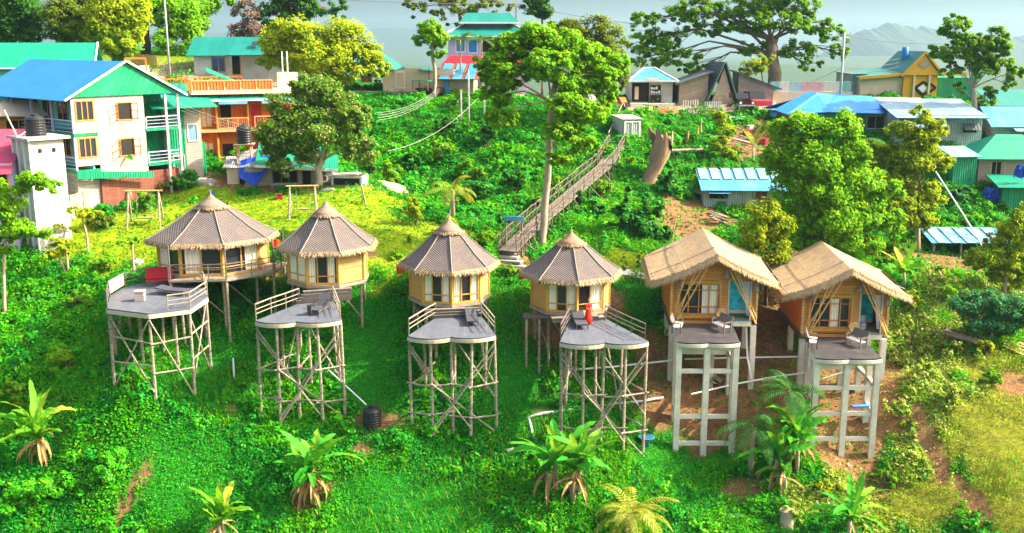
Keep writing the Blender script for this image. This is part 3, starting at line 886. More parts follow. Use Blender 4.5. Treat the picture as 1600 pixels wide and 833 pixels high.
    for key, nm, lf, lab in (('undergrowth', 'undergrowth', 'cover', 'bright green creeping undergrowth over the hillside'), ('shaded', 'undergrowth', 'cover2', 'deep green undergrowth in the gully and under the huts'),
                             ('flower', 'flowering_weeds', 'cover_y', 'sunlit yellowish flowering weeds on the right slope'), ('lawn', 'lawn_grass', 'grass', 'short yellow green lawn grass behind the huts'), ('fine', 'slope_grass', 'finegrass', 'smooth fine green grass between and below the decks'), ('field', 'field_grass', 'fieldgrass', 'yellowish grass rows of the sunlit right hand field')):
        if groups[key]:
            o = npmesh(nm, *merge(groups[key]), LF[lf])
            tag(o, lab, 'ground cover', None, 'stuff')
cover()
# ---------------------------------------------------------------- the six huts and their decks
def fringe(mb, a, b, n, lo, hi, out, rd, w=.05):
    """strands of thatch hanging from the edge a-b"""
    a, b = Vector(a), Vector(b)
    e = (b - a).normalized()
    for i in range(n):
        p = a.lerp(b, rd.random())
        d = (out * rd.uniform(.1, .9) + Vector((0, 0, -1)) * rd.uniform(.6, 1.1) + e * rd.uniform(-.35, .35)).normalized()
        L = rd.uniform(lo, hi)
        p = p - d * .12 + Vector((0, 0, rd.uniform(-.02, .06)))
        s = e * w * rd.uniform(.5, 1.3)
        mb.face([p - s, p + s, p + d * L + s * .2, p + d * L - s * .2])
def wquad(mb, a, b, z0, z1, off=0.0):
    a, b = Vector(a), Vector(b)
    d = (b - a).normalized(); n = Vector((d.y, -d.x, 0)) * off
    mb.face([Vector((a.x, a.y, z0)) + n, Vector((b.x, b.y, z0)) + n, Vector((b.x, b.y, z1)) + n, Vector((a.x, a.y, z1)) + n])
def facet_window(parent, a, b, z0, z1, layout, rd, frame='gold'):
    """a glazed facet from a to b: layout letters from left to right, c curtain, g glass, o open dark, p plain panel"""
    a, b = Vector(a), Vector(b); W = (b - a).length
    d = (b - a).normalized(); n = Vector((d.y, -d.x, 0))
    k = len(layout)
    fm = MB()
    m = .06
    q = lambda s, z, o=0.0: Vector((a.x, a.y, 0)) + d * s + n * o + Vector((0, 0, z))
    def bar(s0, s1, za, zb, o=.02, t=.07):
        fm.box((q((s0 + s1) / 2, (za + zb) / 2, o)), (s1 - s0, t, zb - za), ax=(d, n, Vector((0, 0, 1))))
    bar(0, W, z0, z0 + .13); bar(0, W, z1 - .1, z1)
    for i in range(k + 1):
        s = W * i / k
        w = .12 if i in (0, k) else .075
        s0 = min(max(s, w / 2), W - w / 2)
        bar(s0 - w / 2, s0 + w / 2, z0 + .132, z1 - .102)
    for i in range(k):
        bar(W * i / k + .065, W * (i + 1) / k - .065, z0 + .52, z0 + .58, .018, .05)
        bar(W * i / k + .065, W * (i + 1) / k - .065, z1 - .47, z1 - .42, .018, .05)
    win = fm.build('window_frame', MT[frame], parent)
    for i, c in enumerate(layout):
        s0, s1 = W * i / k + .01, W * (i + 1) / k - .01
        wd = s1 - s0
        if c in 'cC':
            f = 1.0 if c == 'C' else rd.uniform(.65, .92)
            lft = rd.random() < .5
            ca, cb = (s0, s0 + wd * f) if lft else (s1 - wd * f, s1)
            mb = MB(); nf = 7
            for j in range(nf):
                t0, t1 = ca + (cb - ca) * j / nf, ca + (cb - ca) * (j + 1) / nf
                o0, o1 = (-.05, -.012) if j % 2 else (-.012, -.05)
                mb.face([q(t0, z0 + .06, o0), q(t1, z0 + .06, o1), q(t1, z1 - .05, o1), q(t0, z1 - .05, o0)])
            mb.build('curtain', MT['cream'], win)
        mm = MB(); mm.face([q(s0, z0 + .02, -.07), q(s1, z0 + .02, -.07), q(s1, z1 - .02, -.07), q(s0, z1 - .02, -.07)])
        mm.build('pane', MT['dark' if c == 'o' else 'glass'], win)
    return win
def round_hut(label, px, py, Yf, Rw, Rr, H, eave, rot, sx, facets, seed, stilt_scale=.92, cap_r=1.0, post_x=None):
    """px, py: foot of the front wall; Yf its depth. local -y looks at the camera"""
    rd = random.Random(seed)
    f = P(px, py, Yf)
    d = Vector((f.x, f.y, 0)).normalized()
    c = f + d * Rw
    rz = math.atan2(-c.x, c.y)
    t = thing('round_hut', label, 'hut', c, rz, 'huts along the hillside')
    ang = lambda k, r, z: Vector((r * sx * math.cos(R(-90 + rot + 45 * k)), r * math.sin(R(-90 + rot + 45 * k)), z))
    Rm = Matrix.Rotation(rz, 3, 'Z')
    gz = lambda v: (zt(*((Rm @ Vector((v.x, v.y, 0)) + c).xy)) - c.z)
    # walls and posts
    wm, pm = MB(), MB()
    hw = eave + .35
    for k in range(8):
        a, b = ang(k, Rw, 0), ang(k + 1, Rw, 0)
        lay = facets.get(k)
        if lay: facet_window(t, a, b, 0, hw, lay, rd)
        else:
            wquad(wm, a, b, 0, hw); wquad(wm, b * .985, a * .985, 0, hw)
        MB().tube([ang(k, Rw * 1.012, 0), ang(k, Rw * 1.012, hw)], .065, 6).build('post', MT['gold'], t)
        if not lay:
            for z in (.06, 1.0, hw - .1):
                MB().beam(ang(k, Rw * 1.004, z), ang(k + 1, Rw * 1.004, z), .05, .07).build('wall_batten', MT['bamboo'], t)
    wm.build('wall', MT['bamboo_wall'], t)
    # floor
    fm = MB(); fm.slab([ang(k, Rw * 1.06, -.02) for k in range(8)], .2); fm.build('floor_platform', MT['pole'], t)
    # roof
    rm = MB(); zc = eave + (H) * (1 - cap_r / Rr) * .93
    drop = .0
    for k in range(8):
        a, b = ang(k, Rr, eave), ang(k + 1, Rr, eave)
        m = a.lerp(b, .5) * 1.0; m.z = eave
        a2, b2 = ang(k, cap_r * .8, zc + .15), ang(k + 1, cap_r * .8, zc + .15)
        am, bm = a.lerp(a2, .45), b.lerp(b2, .45)
        am.z -= .10; bm.z -= .10
        L1, L2 = (am - a).length, (a2 - am).length
        w0, w1, w2 = (b - a).length, (bm - am).length, (b2 - a2).length
        rm.face([a, b, bm, am], [(-w0 / 2, 0), (w0 / 2, 0), (w1 / 2, L1), (-w1 / 2, L1)])
        rm.face([am, bm, b2, a2], [(-w1 / 2, L1), (w1 / 2, L1), (w2 / 2, L1 + L2), (-w2 / 2, L1 + L2)])
        z = Vector((0, 0, -.16))
        rm.face([b * .97 + z, a * .97 + z, am + z, bm + z]); rm.face([a * .97 + z, b * .97 + z, b, a])
    rm.build('roof', MT['thatch'], t)
    fr = MB()
    for k in range(8):
        a, b = ang(k, Rr * .99, eave), ang(k + 1, Rr * .99, eave)
        o = (a + b); o.z = 0; o.normalize()
        fringe(fr, a, b, int(80 * (b - a).length), .16, .42, o, rd, .03)
    cz = zc + .12
    for k in range(16):
        a = Vector((cap_r * sx ** .5 * math.cos(k * math.pi / 8), cap_r * math.sin(k * math.pi / 8), cz)); b = Vector((cap_r * sx ** .5 * math.cos((k + 1) * math.pi / 8), cap_r * math.sin((k + 1) * math.pi / 8), cz))
        o = (a + b); o.z = 0; o.normalize()
        fringe(fr, a * 1.0, b, 14, .1, .24, o, rd, .03)
    fr.build('thatch_fringe', MT['fringe'], t)
    for k in range(8):
        a, a2 = ang(k, Rr * 1.0, eave + .05), ang(k, cap_r * .8, zc + .2)
        am = a.lerp(a2, .45); am.z -= .09
        MB().tube([a, am, a2], .035, 5).build('ridge_batten', MT['batten'], t)
    cm = MB(); top = eave + H
    prof = [(cap_r, cz - .05), (cap_r * .62, cz + (top - cz) * .34), (cap_r * .25, cz + (top - cz) * .68), (.05, top), (.02, top + .25)]
    cm.lathe(prof, (0, 0, 0), 20)
    for i, v in enumerate(cm.v): cm.v[i] = Vector((v.x * sx ** .5, v.y, v.z))
    cm.uv = [[(u * 6, v * 2) for u, v in q] for q in cm.uv]
    cm.build('roof_cap', M('cap_thatch_%d' % seed, {14: (.34, .19, .12), 11: (.22, .17, .14)}.get(seed, (.25, .19, .15)), .4, 5, .9, stretch=(9, .8), bump=.7), t, smooth=True)
    # stilts
    for k in range(8):
        p = ang(k, Rw * stilt_scale, -.2); g = gz(p) - .4
        if g < -.4: MB().tube([p, (p.x, p.y, g)], .085, 7).build('stilt', MT['pole'], t)
    bm = MB(); ok = False
    for k in (0, 1, 2, 5, 6, 7):
        p, q = ang(k, Rw * stilt_scale, -.3), ang(k + 1, Rw * stilt_scale, -.3)
        g = max(gz(q) + .2, -2.6)
        if g < -.9: bm.beam(p, (q.x, q.y, g), .07); ok = True
    if ok: bm.build('brace', MT['pole'], t)
    return t, c, rz, ang

def rail_run(parent, pts, h, mat, mid=2, post=.055, name='railing'):
    mb = MB()
    for p in pts: mb.beam((p.x, p.y, p.z - .05), (p.x, p.y, p.z + h), post)
    for i in range(len(pts) - 1):
        for j in range(mid + 1):
            z = h * (1 - j * (.8 / max(1, mid + 1)) - (0 if j == 0 else .08))
            u = Vector((0, 0, z))
            mb.beam(pts[i] + u, pts[i + 1] + u, .06 if j == 0 else .04)
    return mb.build(name, MT[mat], parent)
def deck(label, z, left, notch, right, back_r, back_l, lobes=.38, floor='deck', edge='edge', stilt='pole', sr=.088, rails=(), rail_m='rail_pale', square=False, extra=(), rows=(.42, .72), seed=1, steps=None, levels=None, corner=None):
    """outline given by the places of its corners in the photograph at deck height z"""
    rd = random.Random(seed)
    l, nn, r_, br, bl = [PZ(*q, z) for q in (left, notch, right, back_r, back_l)]
    org = Vector(((l.x + r_.x) / 2, (l.y + br.y) / 2, z))
    t = thing('viewing_deck', label, 'deck', org, 0, 'viewing decks in front of the huts')
    def arc(a, b):
        out = []
        for i in range(9):
            s = i / 8
            q = a.lerp(b, s); q.y -= lobes * math.sin(math.pi * s) ** .8; out.append(q)
        return out
    outline = [q - org for q in (arc(l, nn)[:-1] + arc(nn, r_))]
    nf = len(outline)
    outline += [br - org, bl - org]
    ax, by = l - org, r_ - org
    def fl(pts, zt_, zb, mb):
        up = [Vector((p.x, p.y, zt_)) for p in pts]
        c = Vector((0, .1, zt_))
        for i in range(len(up)):
            q = [c, up[i], up[(i + 1) % len(up)]]
            mb.face(q, [(v.x, v.y) for v in q])
        for i in range(len(up)):
            j = (i + 1) % len(up)
            mb.face([(up[i].x, up[i].y, zb), (up[j].x, up[j].y, zb), up[j], up[i]])
        lo = [Vector((p.x, p.y, zb)) for p in reversed(pts)]
        c2 = Vector((0, .1, zb))
        for i in range(len(lo)):
            q = [c2, lo[i], lo[(i + 1) % len(lo)]]
            mb.face(q, [(v.x, v.y) for v in q])
    mb = MB(); fl(outline, 0, -.08, mb); mb.build('deck_floor', MT[floor], t)
    em = MB()
    ring = outline
    for i in range(len(ring)):
        a, b = ring[i], ring[(i + 1) % len(ring)]
        em.beam((a.x, a.y, -.19), (b.x, b.y, -.19), .08, .2)
    em.build('edge_beam', MT[edge if not square else 'concrete'], t)
    # stilts
    tops = [outline[0], outline[4] * .97, outline[8], outline[12] * .97, outline[16], outline[17], outline[18]]
    tops += [outline[0].lerp(outline[18], .55), outline[16].lerp(outline[17], .55), outline[8].lerp((outline[17] + outline[18]) / 2, .5)]
    tops += [Vector((q[0], q[1], 0)) for q in extra]
    if square: tops = [outline[0] * .94, outline[8], outline[16] * .94, outline[18], outline[17], outline[0].lerp(outline[18], .5), outline[16].lerp(outline[17], .5)]
    if square: tops[1] = Vector((tops[1].x, (tops[0].y + tops[2].y) / 2, 0))
    feet = []
    for q in tops:
        q = Vector((q.x * .975, q.y * .975, -.29))
        if not square and q.y < 0: q.y += .12
        g = zt(q.x + org.x, q.y + org.y) - org.z - .3
        feet.append((q, g))
        if square: MB().box((q.x, q.y, (q.z + g) / 2), (.34, .34, q.z - g)).build('stilt', MT['concrete'], t)
        else:
            j = Vector((rd.uniform(-.12, .12), rd.uniform(-.08, .08), 0))
            MB().tube([q, q.lerp(Vector((q.x, q.y, g)), .5) + j * .6, Vector((q.x, q.y, g)) + j], [sr, sr * 1.02, sr * 1.12], 7).build('stilt', MT['pole'], t)
    def at(i, s): q, g = feet[i]; return Vector((q.x, q.y, q.z + (g - q.z) * s))
    zmin = min(g for _, g in feet[:5])
    lev = levels or rows
    pairs = ((0, 1), (1, 2), (2, 3), (3, 4), (0, 7), (7, 6), (4, 8), (8, 5), (2, 9)) if not square else ((0, 1), (1, 2), (0, 5), (5, 3), (2, 6), (6, 4), (3, 4))
    if square:
        for s in levels:
            for a, b in pairs:
                p, q = feet[a][0], feet[b][0]
                zz = -.29 + s * (zmin + .29)
                if zz > max(feet[a][1], feet[b][1]) + .3:
                    e = (q - p).normalized() * .172; e.z = 0
                    MB().beam(Vector((p.x, p.y, zz)) + e, Vector((q.x, q.y, zz)) - e, .2, .24).build('cross_beam', MT['concrete'], t)
    else:
        for s in lev:
            hm = MB()
            for a, b in pairs:
                p, q = feet[a][0], feet[b][0]
                zz = -.29 + s * (zmin + .29) + rd.uniform(-.12, .12)
                if zz > max(feet[a][1], feet[b][1]) + .2:
                    e = (q - p).normalized() * .22
                    o = Vector((0, -.11, 0))
                    hm.tube([Vector((p.x, p.y, zz)) - e + o, Vector((q.x, q.y, zz + rd.uniform(-.15, .15))) + e + o], .055, 6)
            if hm.v: hm.build('cross_beam', MT['pole'], t)
        for a, b, s0, s1 in ((0, 2, .04, .62), (4, 2, .04, .62), (0, 3, .1, .85), (4, 1, .12, .88), (1, 4, .40, .97), (0, 7, .05, .7), (4, 8, .05, .7), (7, 6, .9, .1), (8, 5, .9, .1), (3, 1, .35, .93), (9, 4, .1, .6)):
            p, q = at(a, s0), at(b, s1)
            if p.z < zt(p.x + org.x, p.y + org.y) - org.z: continue
            o = Vector((0, -.2, 0))
            MB().tube([p + o, q + o], .05, 6).build('brace', MT['pole'], t)
    for run in rails:
        rail_run(t, [PZ(*q, z) - org for q in run], .95, rail_m)
    if steps:
        (hx, hy, hz_), (w0, w1), n = steps           # top centre of the flight at the hut door
        a = (br + bl) / 2 - org
        b = Vector((hx, hy, hz_)) - org
        dirv = (b - a); hd = Vector((dirv.x, dirv.y, 0)); 
        side = (br - bl).normalized(); fw_ = Vector((-side.y, side.x, 0))
        for i in range(n):
            s = (i + .5) / n; p = a + hd * s; zz = dirv.z * (i + 1) / (n + 1); w = w0 + (w1 - w0) * s; dp_ = max(.26, hd.length / n)
            MB().box((p.x, p.y, zz / 2), (w, dp_ * .995, zz - .003), ax=(side, fw_, Vector((0, 0, 1)))).build('step', MT['step'], t)
            MB().box((p.x, p.y - .02, zz + .022), (w + .06, dp_ * .99, .045), ax=(side, fw_, Vector((0, 0, 1)))).build('tread', MT['tread'], t)
        for i in range(0):
            s = (i + .5) / n
            p = a + hd * s; zz = dirv.z * (i + 1) / (n + 1)
            w = w0 + (w1 - w0) * s
            MB().box((p.x, p.y, zz - .06), (w, hd.length / n * .98, .10), ax=(side, hd.normalized(), Vector((0, 0, 1)))).build('step', MT['step'], t)
            MB().box((p.x - hd.normalized().x * .0, p.y - hd.length / n * .42, zz - .21), (w, .04, .19), ax=(side, hd.normalized(), Vector((0, 0, 1)))).build('riser', MT['step'], t)
    return t, org

def lounger(label, p, rz, tilt=.5, L=1.9, W=.62, mat='lounger', cushion=None):
    t = thing('sun_lounger', label, 'lounger', p, rz, 'loungers on the decks')
    y0, yb = -L * .5, L * .12
    MB().slab([(-W / 2, y0, .34), (W / 2, y0, .34), (W / 2, yb, .34), (-W / 2, yb, .34)], .07).build('seat', MT[mat], t)
    z1 = .34 + math.sin(tilt) * L * .42; y1 = yb + math.cos(tilt) * L * .42
    MB().slab([(-W / 2, yb + .01, .345), (W / 2, yb + .01, .345), (W / 2, y1, z1), (-W / 2, y1, z1)], .07).build('backrest', MT[mat], t)
    fm = MB()
    for s in (-1, 1): fm.beam((s * W * .46, y0 + .05, .24), (s * W * .46, yb + L * .36, .24), .05, .06)
    fm.beam((-W * .46, yb + .45, .27), (-W * .4, y1 - .25, z1 - .2), .04); fm.beam((W * .46, yb + .45, .27), (W * .4, y1 - .25, z1 - .2), .04)
    fm.build('frame', MT['rail'], t)
    for sx in (-1, 1):
        for yy in (y0 + .1, yb + L * .33): MB().beam((sx * W * .46, yy, 0), (sx * W * .46, yy, .24), .055).build('leg', MT['rail'], t)
    return t

# --- hut 1: wide, with its own veranda
H1, c1, rz1, ang1 = round_hut('wide round hut with grey thatch and a railed veranda, leftmost of the huts', 337, 432, 63.2, 2.75, 3.4, 2.85, 2.05, 8, 1.26, {6: 'cg', 7: 'cg', 0: 'gc'}, 11, cap_r=1.05)
_a = lambda k, r, z: ang1(k, r, z)
vm = MB()
_va = [ang1(k, 3.75, -.03) for k in (-1, 0, 1, 2)]; _vb = [ang1(k, 2.9, -.03) for k in (2, 1, 0, -1)]
vm.slab(_va + _vb, .16) if False else None
for i in range(3):
    vm.slab([_va[i], _va[i + 1], ang1(i, 2.9, -.03), ang1(i - 1, 2.9, -.03)], .14)
vm.build('veranda_floor', MT['pole'], H1)
rail_run(H1, [ang1(-1, 3.7, 0), ang1(-.3, 3.55, 0), ang1(0, 3.7, 0), ang1(.5, 3.45, 0), ang1(1, 3.7, 0), ang1(1.5, 3.45, 0), ang1(2, 3.7, 0)], .95, 'rail', 2, .07)
_R1 = Matrix.Rotation(rz1, 3, 'Z')
for k in (-1, 0, 1, 2):
    p = ang1(k, 3.6, -.15); w = _R1 @ p + c1
    MB().tube([p, (p.x, p.y, zt(w.x, w.y) - c1.z - .3)], .09, 7).build('stilt', MT['pole'], H1)
    MB().tube([(p.x, p.y, 0), (p.x, p.y, 2.15)], .05, 6).build('veranda_post', MT['rail'], H1)
H2, c2, rz2, _ = round_hut('round hut with blank bamboo panel on its right side, second hut from left', 514, 446, 62.0, 2.55, 3.3, 2.8, 2.1, 14, 1.0, {6: 'CC', 7: 'cgc'}, 12)
H3, c3, rz3, _ = round_hut('round grey thatched hut with two facing curtained bays, third of the huts from the left', 703, 476, 61.4, 2.5, 3.22, 2.95, 2.1, 3, 1.0, {7: 'Cgc', 0: 'cgC'}, 13)
H4, c4, rz4, _ = round_hut('round hut with reddish roof tip and open door behind the person in red', 891, 490, 61.0, 2.48, 3.3, 2.6, 2.1, 9, 1.0, {7: 'CgC', 0: 'oC'}, 14)

# --- decks 1 to 4
z1 = P(232, 489, 56.4).z
def deck_poly(label, z, outline, rails, seed):
    rd = random.Random(seed)
    w = [PZ(*q, z) for q in outline]
    org = sum(w, Vector()) / len(w)
    t = thing('viewing_deck', label, 'deck', org, 0, 'viewing decks in front of the huts')
    q = [p - org for p in w]
    mb = MB(); mb.slab([Vector((p.x, p.y, 0)) for p in q], .09)
    mb.uv[0] = [(p.x, p.y) for p in q]
    mb.build('deck_floor', MT['deck'], t)
    em = MB()
    for i in range(len(q)):
        a, b = q[i], q[(i + 1) % len(q)]
        em.beam((a.x, a.y, -.2), (b.x, b.y, -.2), .1, .22)
    em.build('edge_beam', MT['edge'], t)
    feet = []
    inner = [(0, 0)] + [((q[i].x) * .45, (q[i].y) * .45) for i in range(0, len(q), 2)]
    for i, (x, y) in enumerate([(p.x * .97, p.y * .97) for p in q] + inner):
        g = zt(x + org.x, y + org.y) - z - .3
        j = rd.uniform(-.1, .1)
        feet.append(Vector((x, y, g)))
        MB().tube([(x, y, -.3), (x + j * .4, y, g * .5), (x + j, y, g)], [.085, .09, .1], 7).build('stilt', MT['pole'], t)
    n = len(q)
    for i in range(n):
        a, b = feet[i], feet[(i + 1) % n]
        lo = max(a.z, b.z) + .3
        hm = MB()
        for s in (.35, .68):
            zz = lo * s if lo < -1.2 else None
            if zz: hm.tube([(a.x, a.y - .1, zz), (b.x, b.y - .1, zz + rd.uniform(-.2, .2))], .055, 6)
        if lo < -1.0:
            hm.tube([(a.x, a.y - .12, -.35), (b.x, b.y - .12, lo)], .05, 6)
            if i % 2 == 0: hm.tube([(b.x, b.y - .16, -.4), (a.x, a.y - .16, lo)], .05, 6)
        if hm.v: hm.build('brace', MT['pole'], t)
    for run, m in rails:
        rail_run(t, [PZ(*p, z) - org for p in run], .92, m)
    return t, org
D1, o1 = deck_poly('long octagonal grey deck on stilts holding the red bench and box, leftmost deck', z1, [(167, 482), (232, 490), (297, 482), (324, 464), (318, 447), (296, 437), (250, 437), (196, 448), (172, 462)],
    [(((296, 438), (318, 447), (324, 463), (297, 481), (262, 486)), 'rail_pale'), (((250, 438), (222, 443), (196, 449), (172, 462), (168, 481)), 'rail')], 3)
wk = MB()
_w0 = PZ(285, 440, z1) ; _w1 = P(305, 428, 64.0)
for i in range(4):
    p = _w0.lerp(_w1, (i + .5) / 4) - o1; wk.box((p.x, p.y, p.z + .02), (1.5, .5, .09))
wk.build('step', MT['step'], D1)
rail_run(D1, [_w0 - o1 + Vector((-.8, 0, 0)), _w1 - o1 + Vector((-.8, 0, 0))], .9, 'rail')
rail_run(D1, [_w0 - o1 + Vector((.8, 0, 0)), _w1 - o1 + Vector((.8, 0, 0))], .9, 'rail')
def foot(c, Rw, z, rz): return (c.x + math.sin(rz) * Rw, c.y - math.cos(rz) * Rw, z)
z2 = P(463, 504, 56.9).z
D2, o2 = deck('heart shaped grey deck with lounger and dark bin, second deck from the left', z2, (399, 501), (463, 502), (533, 499), (521, 470), (468, 474), lobes=.5, seed=4,
    rails=(((400, 500), (424, 490), (447, 482), (468, 474)), ((531, 497), (526, 483), (521, 471))), steps=(foot(c2, 2.75, c2.z - .05, rz2), (2.6, 3.0), 4))
z3 = P(704, 527, 56.8).z
D3, o3 = deck('heart shaped grey deck with sunlit front rim and lounger, third deck from the left', z3, (637, 525), (704, 526), (774, 523), (752, 494), (680, 497), lobes=.5, seed=5,
    rails=(((639, 523), (653, 514), (667, 505), (681, 497)), ((773, 521), (763, 508), (752, 495))), steps=(foot(c3, 2.7, c3.z - .05, rz3), (3.0, 3.2), 3))
z4 = P(945, 536, 56.2).z
D4, o4 = deck('bluish heart shaped deck where the person in red stands, fourth deck from the left', z4, (875, 534), (945, 535), (1013, 533), (944, 497), (890, 500), lobes=.5, seed=6,
    rails=(((876, 532), (883, 518), (890, 505)), ((945, 501), (963, 510), (986, 521), (1008, 531))), rail_m='rail', steps=(foot(c4, 2.65, c4.z - .05, rz4), (2.6, 3.0), 2))
sl = MB()
_p = P(850, 470, 61.6) - o4
sl.box((_p.x, _p.y, c4.z - z4 - .3), (2.6, 1.1, .1)); sl.build('side_walkway', MT['step'], D4)
for dx in (-1.1, -.3): 
    x, y = _p.x + dx, _p.y - .4
    MB().tube([(x, y, c4.z - z4 - .35), (x, y, zt(x + o4.x, y + o4.y) - z4 - .3)], .08, 7).build('stilt', MT['pole'], D4)

# --- huts 5 and 6
def gable_hut(label, px, py, Yf, rz, seed, door, W=5.4, L=6.2):
    rd = random.Random(seed)
    c = P(px, py, Yf)
    t = thing('gabled_hut', label, 'hut', c, rz, 'huts along the hillside')
    Rm = Matrix.Rotation(rz, 3, 'Z')
    gz = lambda x, y: zt(*((Rm @ Vector((x, y, 0)) + c).xy)) - c.z
    h, he, hr = 2.75, 2.55, 4.35
    w2 = W / 2
    # front wall in pieces around the window bay and the bath opening
    bx0, bx1 = w2 - 1.75, w2 - .45
    gx0, gx1 = -w2 + .5, w2 - 2.35
    fm = MB()
    def fw(x0, x1, z0, z1): fm.bb(x0, x1, 0, .12, z0, z1)
    fw(-w2, gx0, 0, h); fw(gx0, gx1, 0, .28); fw(gx0, gx1, 2.35, h); fw(gx1, bx0, 0, h); fw(bx0, bx1, 2.55, h); fw(bx1, w2, 0, h)
    apex = (0, hr - .28)
    fm.face([(-w2, -.001, h), (w2, -.001, h), (0, -.001, hr - .2)]); fm.face([(w2, .12, h), (-w2, .12, h), (0, .12, hr - .2)])
    fm.build('front_wall', MT['orange_wood'], t)
    sm = MB()
    sm.bb(-w2, -w2 + .1, .122, L, 0, h); sm.bb(w2 - .1, w2, .122, L, 0, h); sm.bb(-w2 + .1, w2 - .1, L - .1, L, 0, h)
    sm.build('side_wall', MT['orange_v'], t)
    MB().bb(-w2 + .1, w2 - .1, .122, L - .102, 0, .06).build('floor', MT['varnish'], t)
    win = facet_window(t, (gx0, .1, 0), (gx1, .1, 0), .28, 2.35, 'ggcg' if door == 'open' else 'ggcC', rd, 'varnish')
    fr = MB()
    for x in (gx0 - .05, gx1 + .05): fr.bb(x - .05, x + .05, -.07, -.005, .2, 2.45)
    fr.bb(gx0 - .1, gx1 + .1, -.08, -.005, 2.36, 2.48); fr.bb(gx0 - .1, gx1 + .1, -.1, -.005, .14, .27)
    fr.build('bay_trim', MT['gold'], t)
    # bathroom
    bm = MB(); bm.bb(bx0, bx1, .62 if door == 'tile' else 1.6, .66 if door == 'tile' else 1.66, 0, 2.55); bm.bb(bx0 - .02, bx0 + .03, .122, 1.6, 0, 2.55)
    bm.build('tiled_bathroom_wall', MT['tile'], t)
    MB().bb(bx0 + .03, bx1, .0, 1.6, -.05, .05).build('bathroom_floor', M('bath_tile_floor_%d' % seed, (.10, .36, .36), .15, 3, .3, groove=((0, .3, .02), (1, .3, .02))), t)
    dy_ = .57 if door == 'tile' else 1.55; MB().bb(bx0 + .04, bx1, dy_, dy_ + .04, .06, .3).build('tile_dado', MT['teal_roof'], t); MB().bb(bx0 + .04, bx1, dy_, dy_ + .04, .302, .5).build('tile_border', MT['beige'], t)
    bf = MB(); bf.bb(bx0 - .07, bx0, -.03, .15, -.05, 2.6); bf.bb(bx1, bx1 + .07, -.03, .15, -.05, 2.6); bf.build('opening_trim', MT['concrete'], t)
    MB().bb(bx0 - .1, bx1 + .12, -.15, 1.7, -.35, -.06).build('bathroom_slab', MT['concrete'], t)
    # sheer curtain tied at the right of the opening
    cu = MB(); ca, cb = bx1 - .48, bx1 - .02
    for j in range(8):
        t0, t1 = ca + (cb - ca) * j / 8, ca + (cb - ca) * (j + 1) / 8
        o0, o1_ = (.06, .1) if j % 2 else (.1, .06)
        cu.face([(bx1 - (bx1 - t0) * .35, o0, .3), (bx1 - (bx1 - t1) * .35, o1_, .3), (t1, o1_, 2.5), (t0, o0, 2.5)])
    cu.build('curtain', M('sheer_curtain_%d' % seed, (.55, .58, .72), .1, 3, .8), t)
    if door == 'open':
        cs = MB(); cs.lathe([(.2, 0), (.22, .3), (.2, .38), (.05, .4)], (bx0 + .55, 1.0, .05), 14); cs.bb(bx0 + .35, bx0 + .75, 1.2, 1.4, .05, .85)
        cs.build('toilet_bowl', MT['white'], t, smooth=False)
    # roof: a sagging thatch shell with gables
    rm = MB(); sd = 5; ov = .95
    xe = w2 + 1.35
    for s in (-1, 1):
        prof = []
        for i in range(sd + 1):
            u = i / sd
            prof.append((s * xe * u, hr - (hr - he) * (u ** 1.0) - .16 * math.sin(math.pi * u)))
        ny = 8
        for i in range(sd):
            for j in range(ny):
                y0_, y1_ = -ov + (L + 2 * ov - .5) * j / ny, -ov + (L + 2 * ov - .5) * (j + 1) / ny
                up0, up1 = .35 * (j / ny) - .05 * math.sin(math.pi * j / ny), .35 * ((j + 1) / ny) - .05 * math.sin(math.pi * (j + 1) / ny)
                (xa, za), (xb, zb) = prof[i], prof[i + 1]
                ua, ub = i / sd, (i + 1) / sd; yr = lambda yv, u: yv + (.75 * u ** 4 if j == 0 and yv == y0_ else 0) - (.75 * u ** 4 if j == ny - 1 and yv == y1_ else 0); za -= .16 * ua ** 4; zb -= .16 * ub ** 4
                pts = [(xa, yr(y0_, ua), za + up0), (xb, yr(y0_, ub), zb + up0), (xb, yr(y1_, ub), zb + up1), (xa, yr(y1_, ua), za + up1)]
                uv = [(y0_, i), (y0_, i + 1), (y1_, i + 1), (y1_, i)]
                lo = [(p[0], p[1], p[2] - .17) for p in pts]
                if s > 0: rm.face(pts, uv); rm.face(list(reversed(lo)), list(reversed(uv)))
                else: rm.face(list(reversed(pts)), list(reversed(uv))); rm.face(lo, uv)
                if j == 0: rm.face([lo[0], lo[1], pts[1], pts[0]])
                if j == ny - 1: rm.face([pts[3], pts[2], lo[2], lo[3]])
                if i == sd - 1: rm.face([lo[1], lo[2], pts[2], pts[1]])
    rm.build('roof', MT['thatch_tan'], t)
    fr = MB()
    for s in (-1, 1):
        fringe(fr, (s * xe, -ov + .7, he - .20), (s * xe, L + ov - 1.2, he + .12), 900, .2, .55, Vector((s, 0, 0)), rd, .03)
        for i in range(sd):
            u0, u1 = i / sd, (i + 1) / sd
            a = (s * xe * u0, -ov + .75 * u0 ** 4, hr - (hr - he) * u0 - .16 * math.sin(math.pi * u0) - .1 - .16 * u0 ** 4); b = (s * xe * u1, -ov + .75 * u1 ** 4, hr - (hr - he) * u1 - .16 * math.sin(math.pi * u1) - .1 - .16 * u1 ** 4)
            fringe(fr, a, b, 190, .16, .48, Vector((0, -1, 0)), rd, .03)
            fringe(fr, Vector(a) + Vector((0, 0, .1)), Vector(b) + Vector((0, 0, .1)), 40, .12, .25, Vector((0, -1, .4)), rd, .03)
    fr.build('thatch_fringe', MT['fringe'], t)
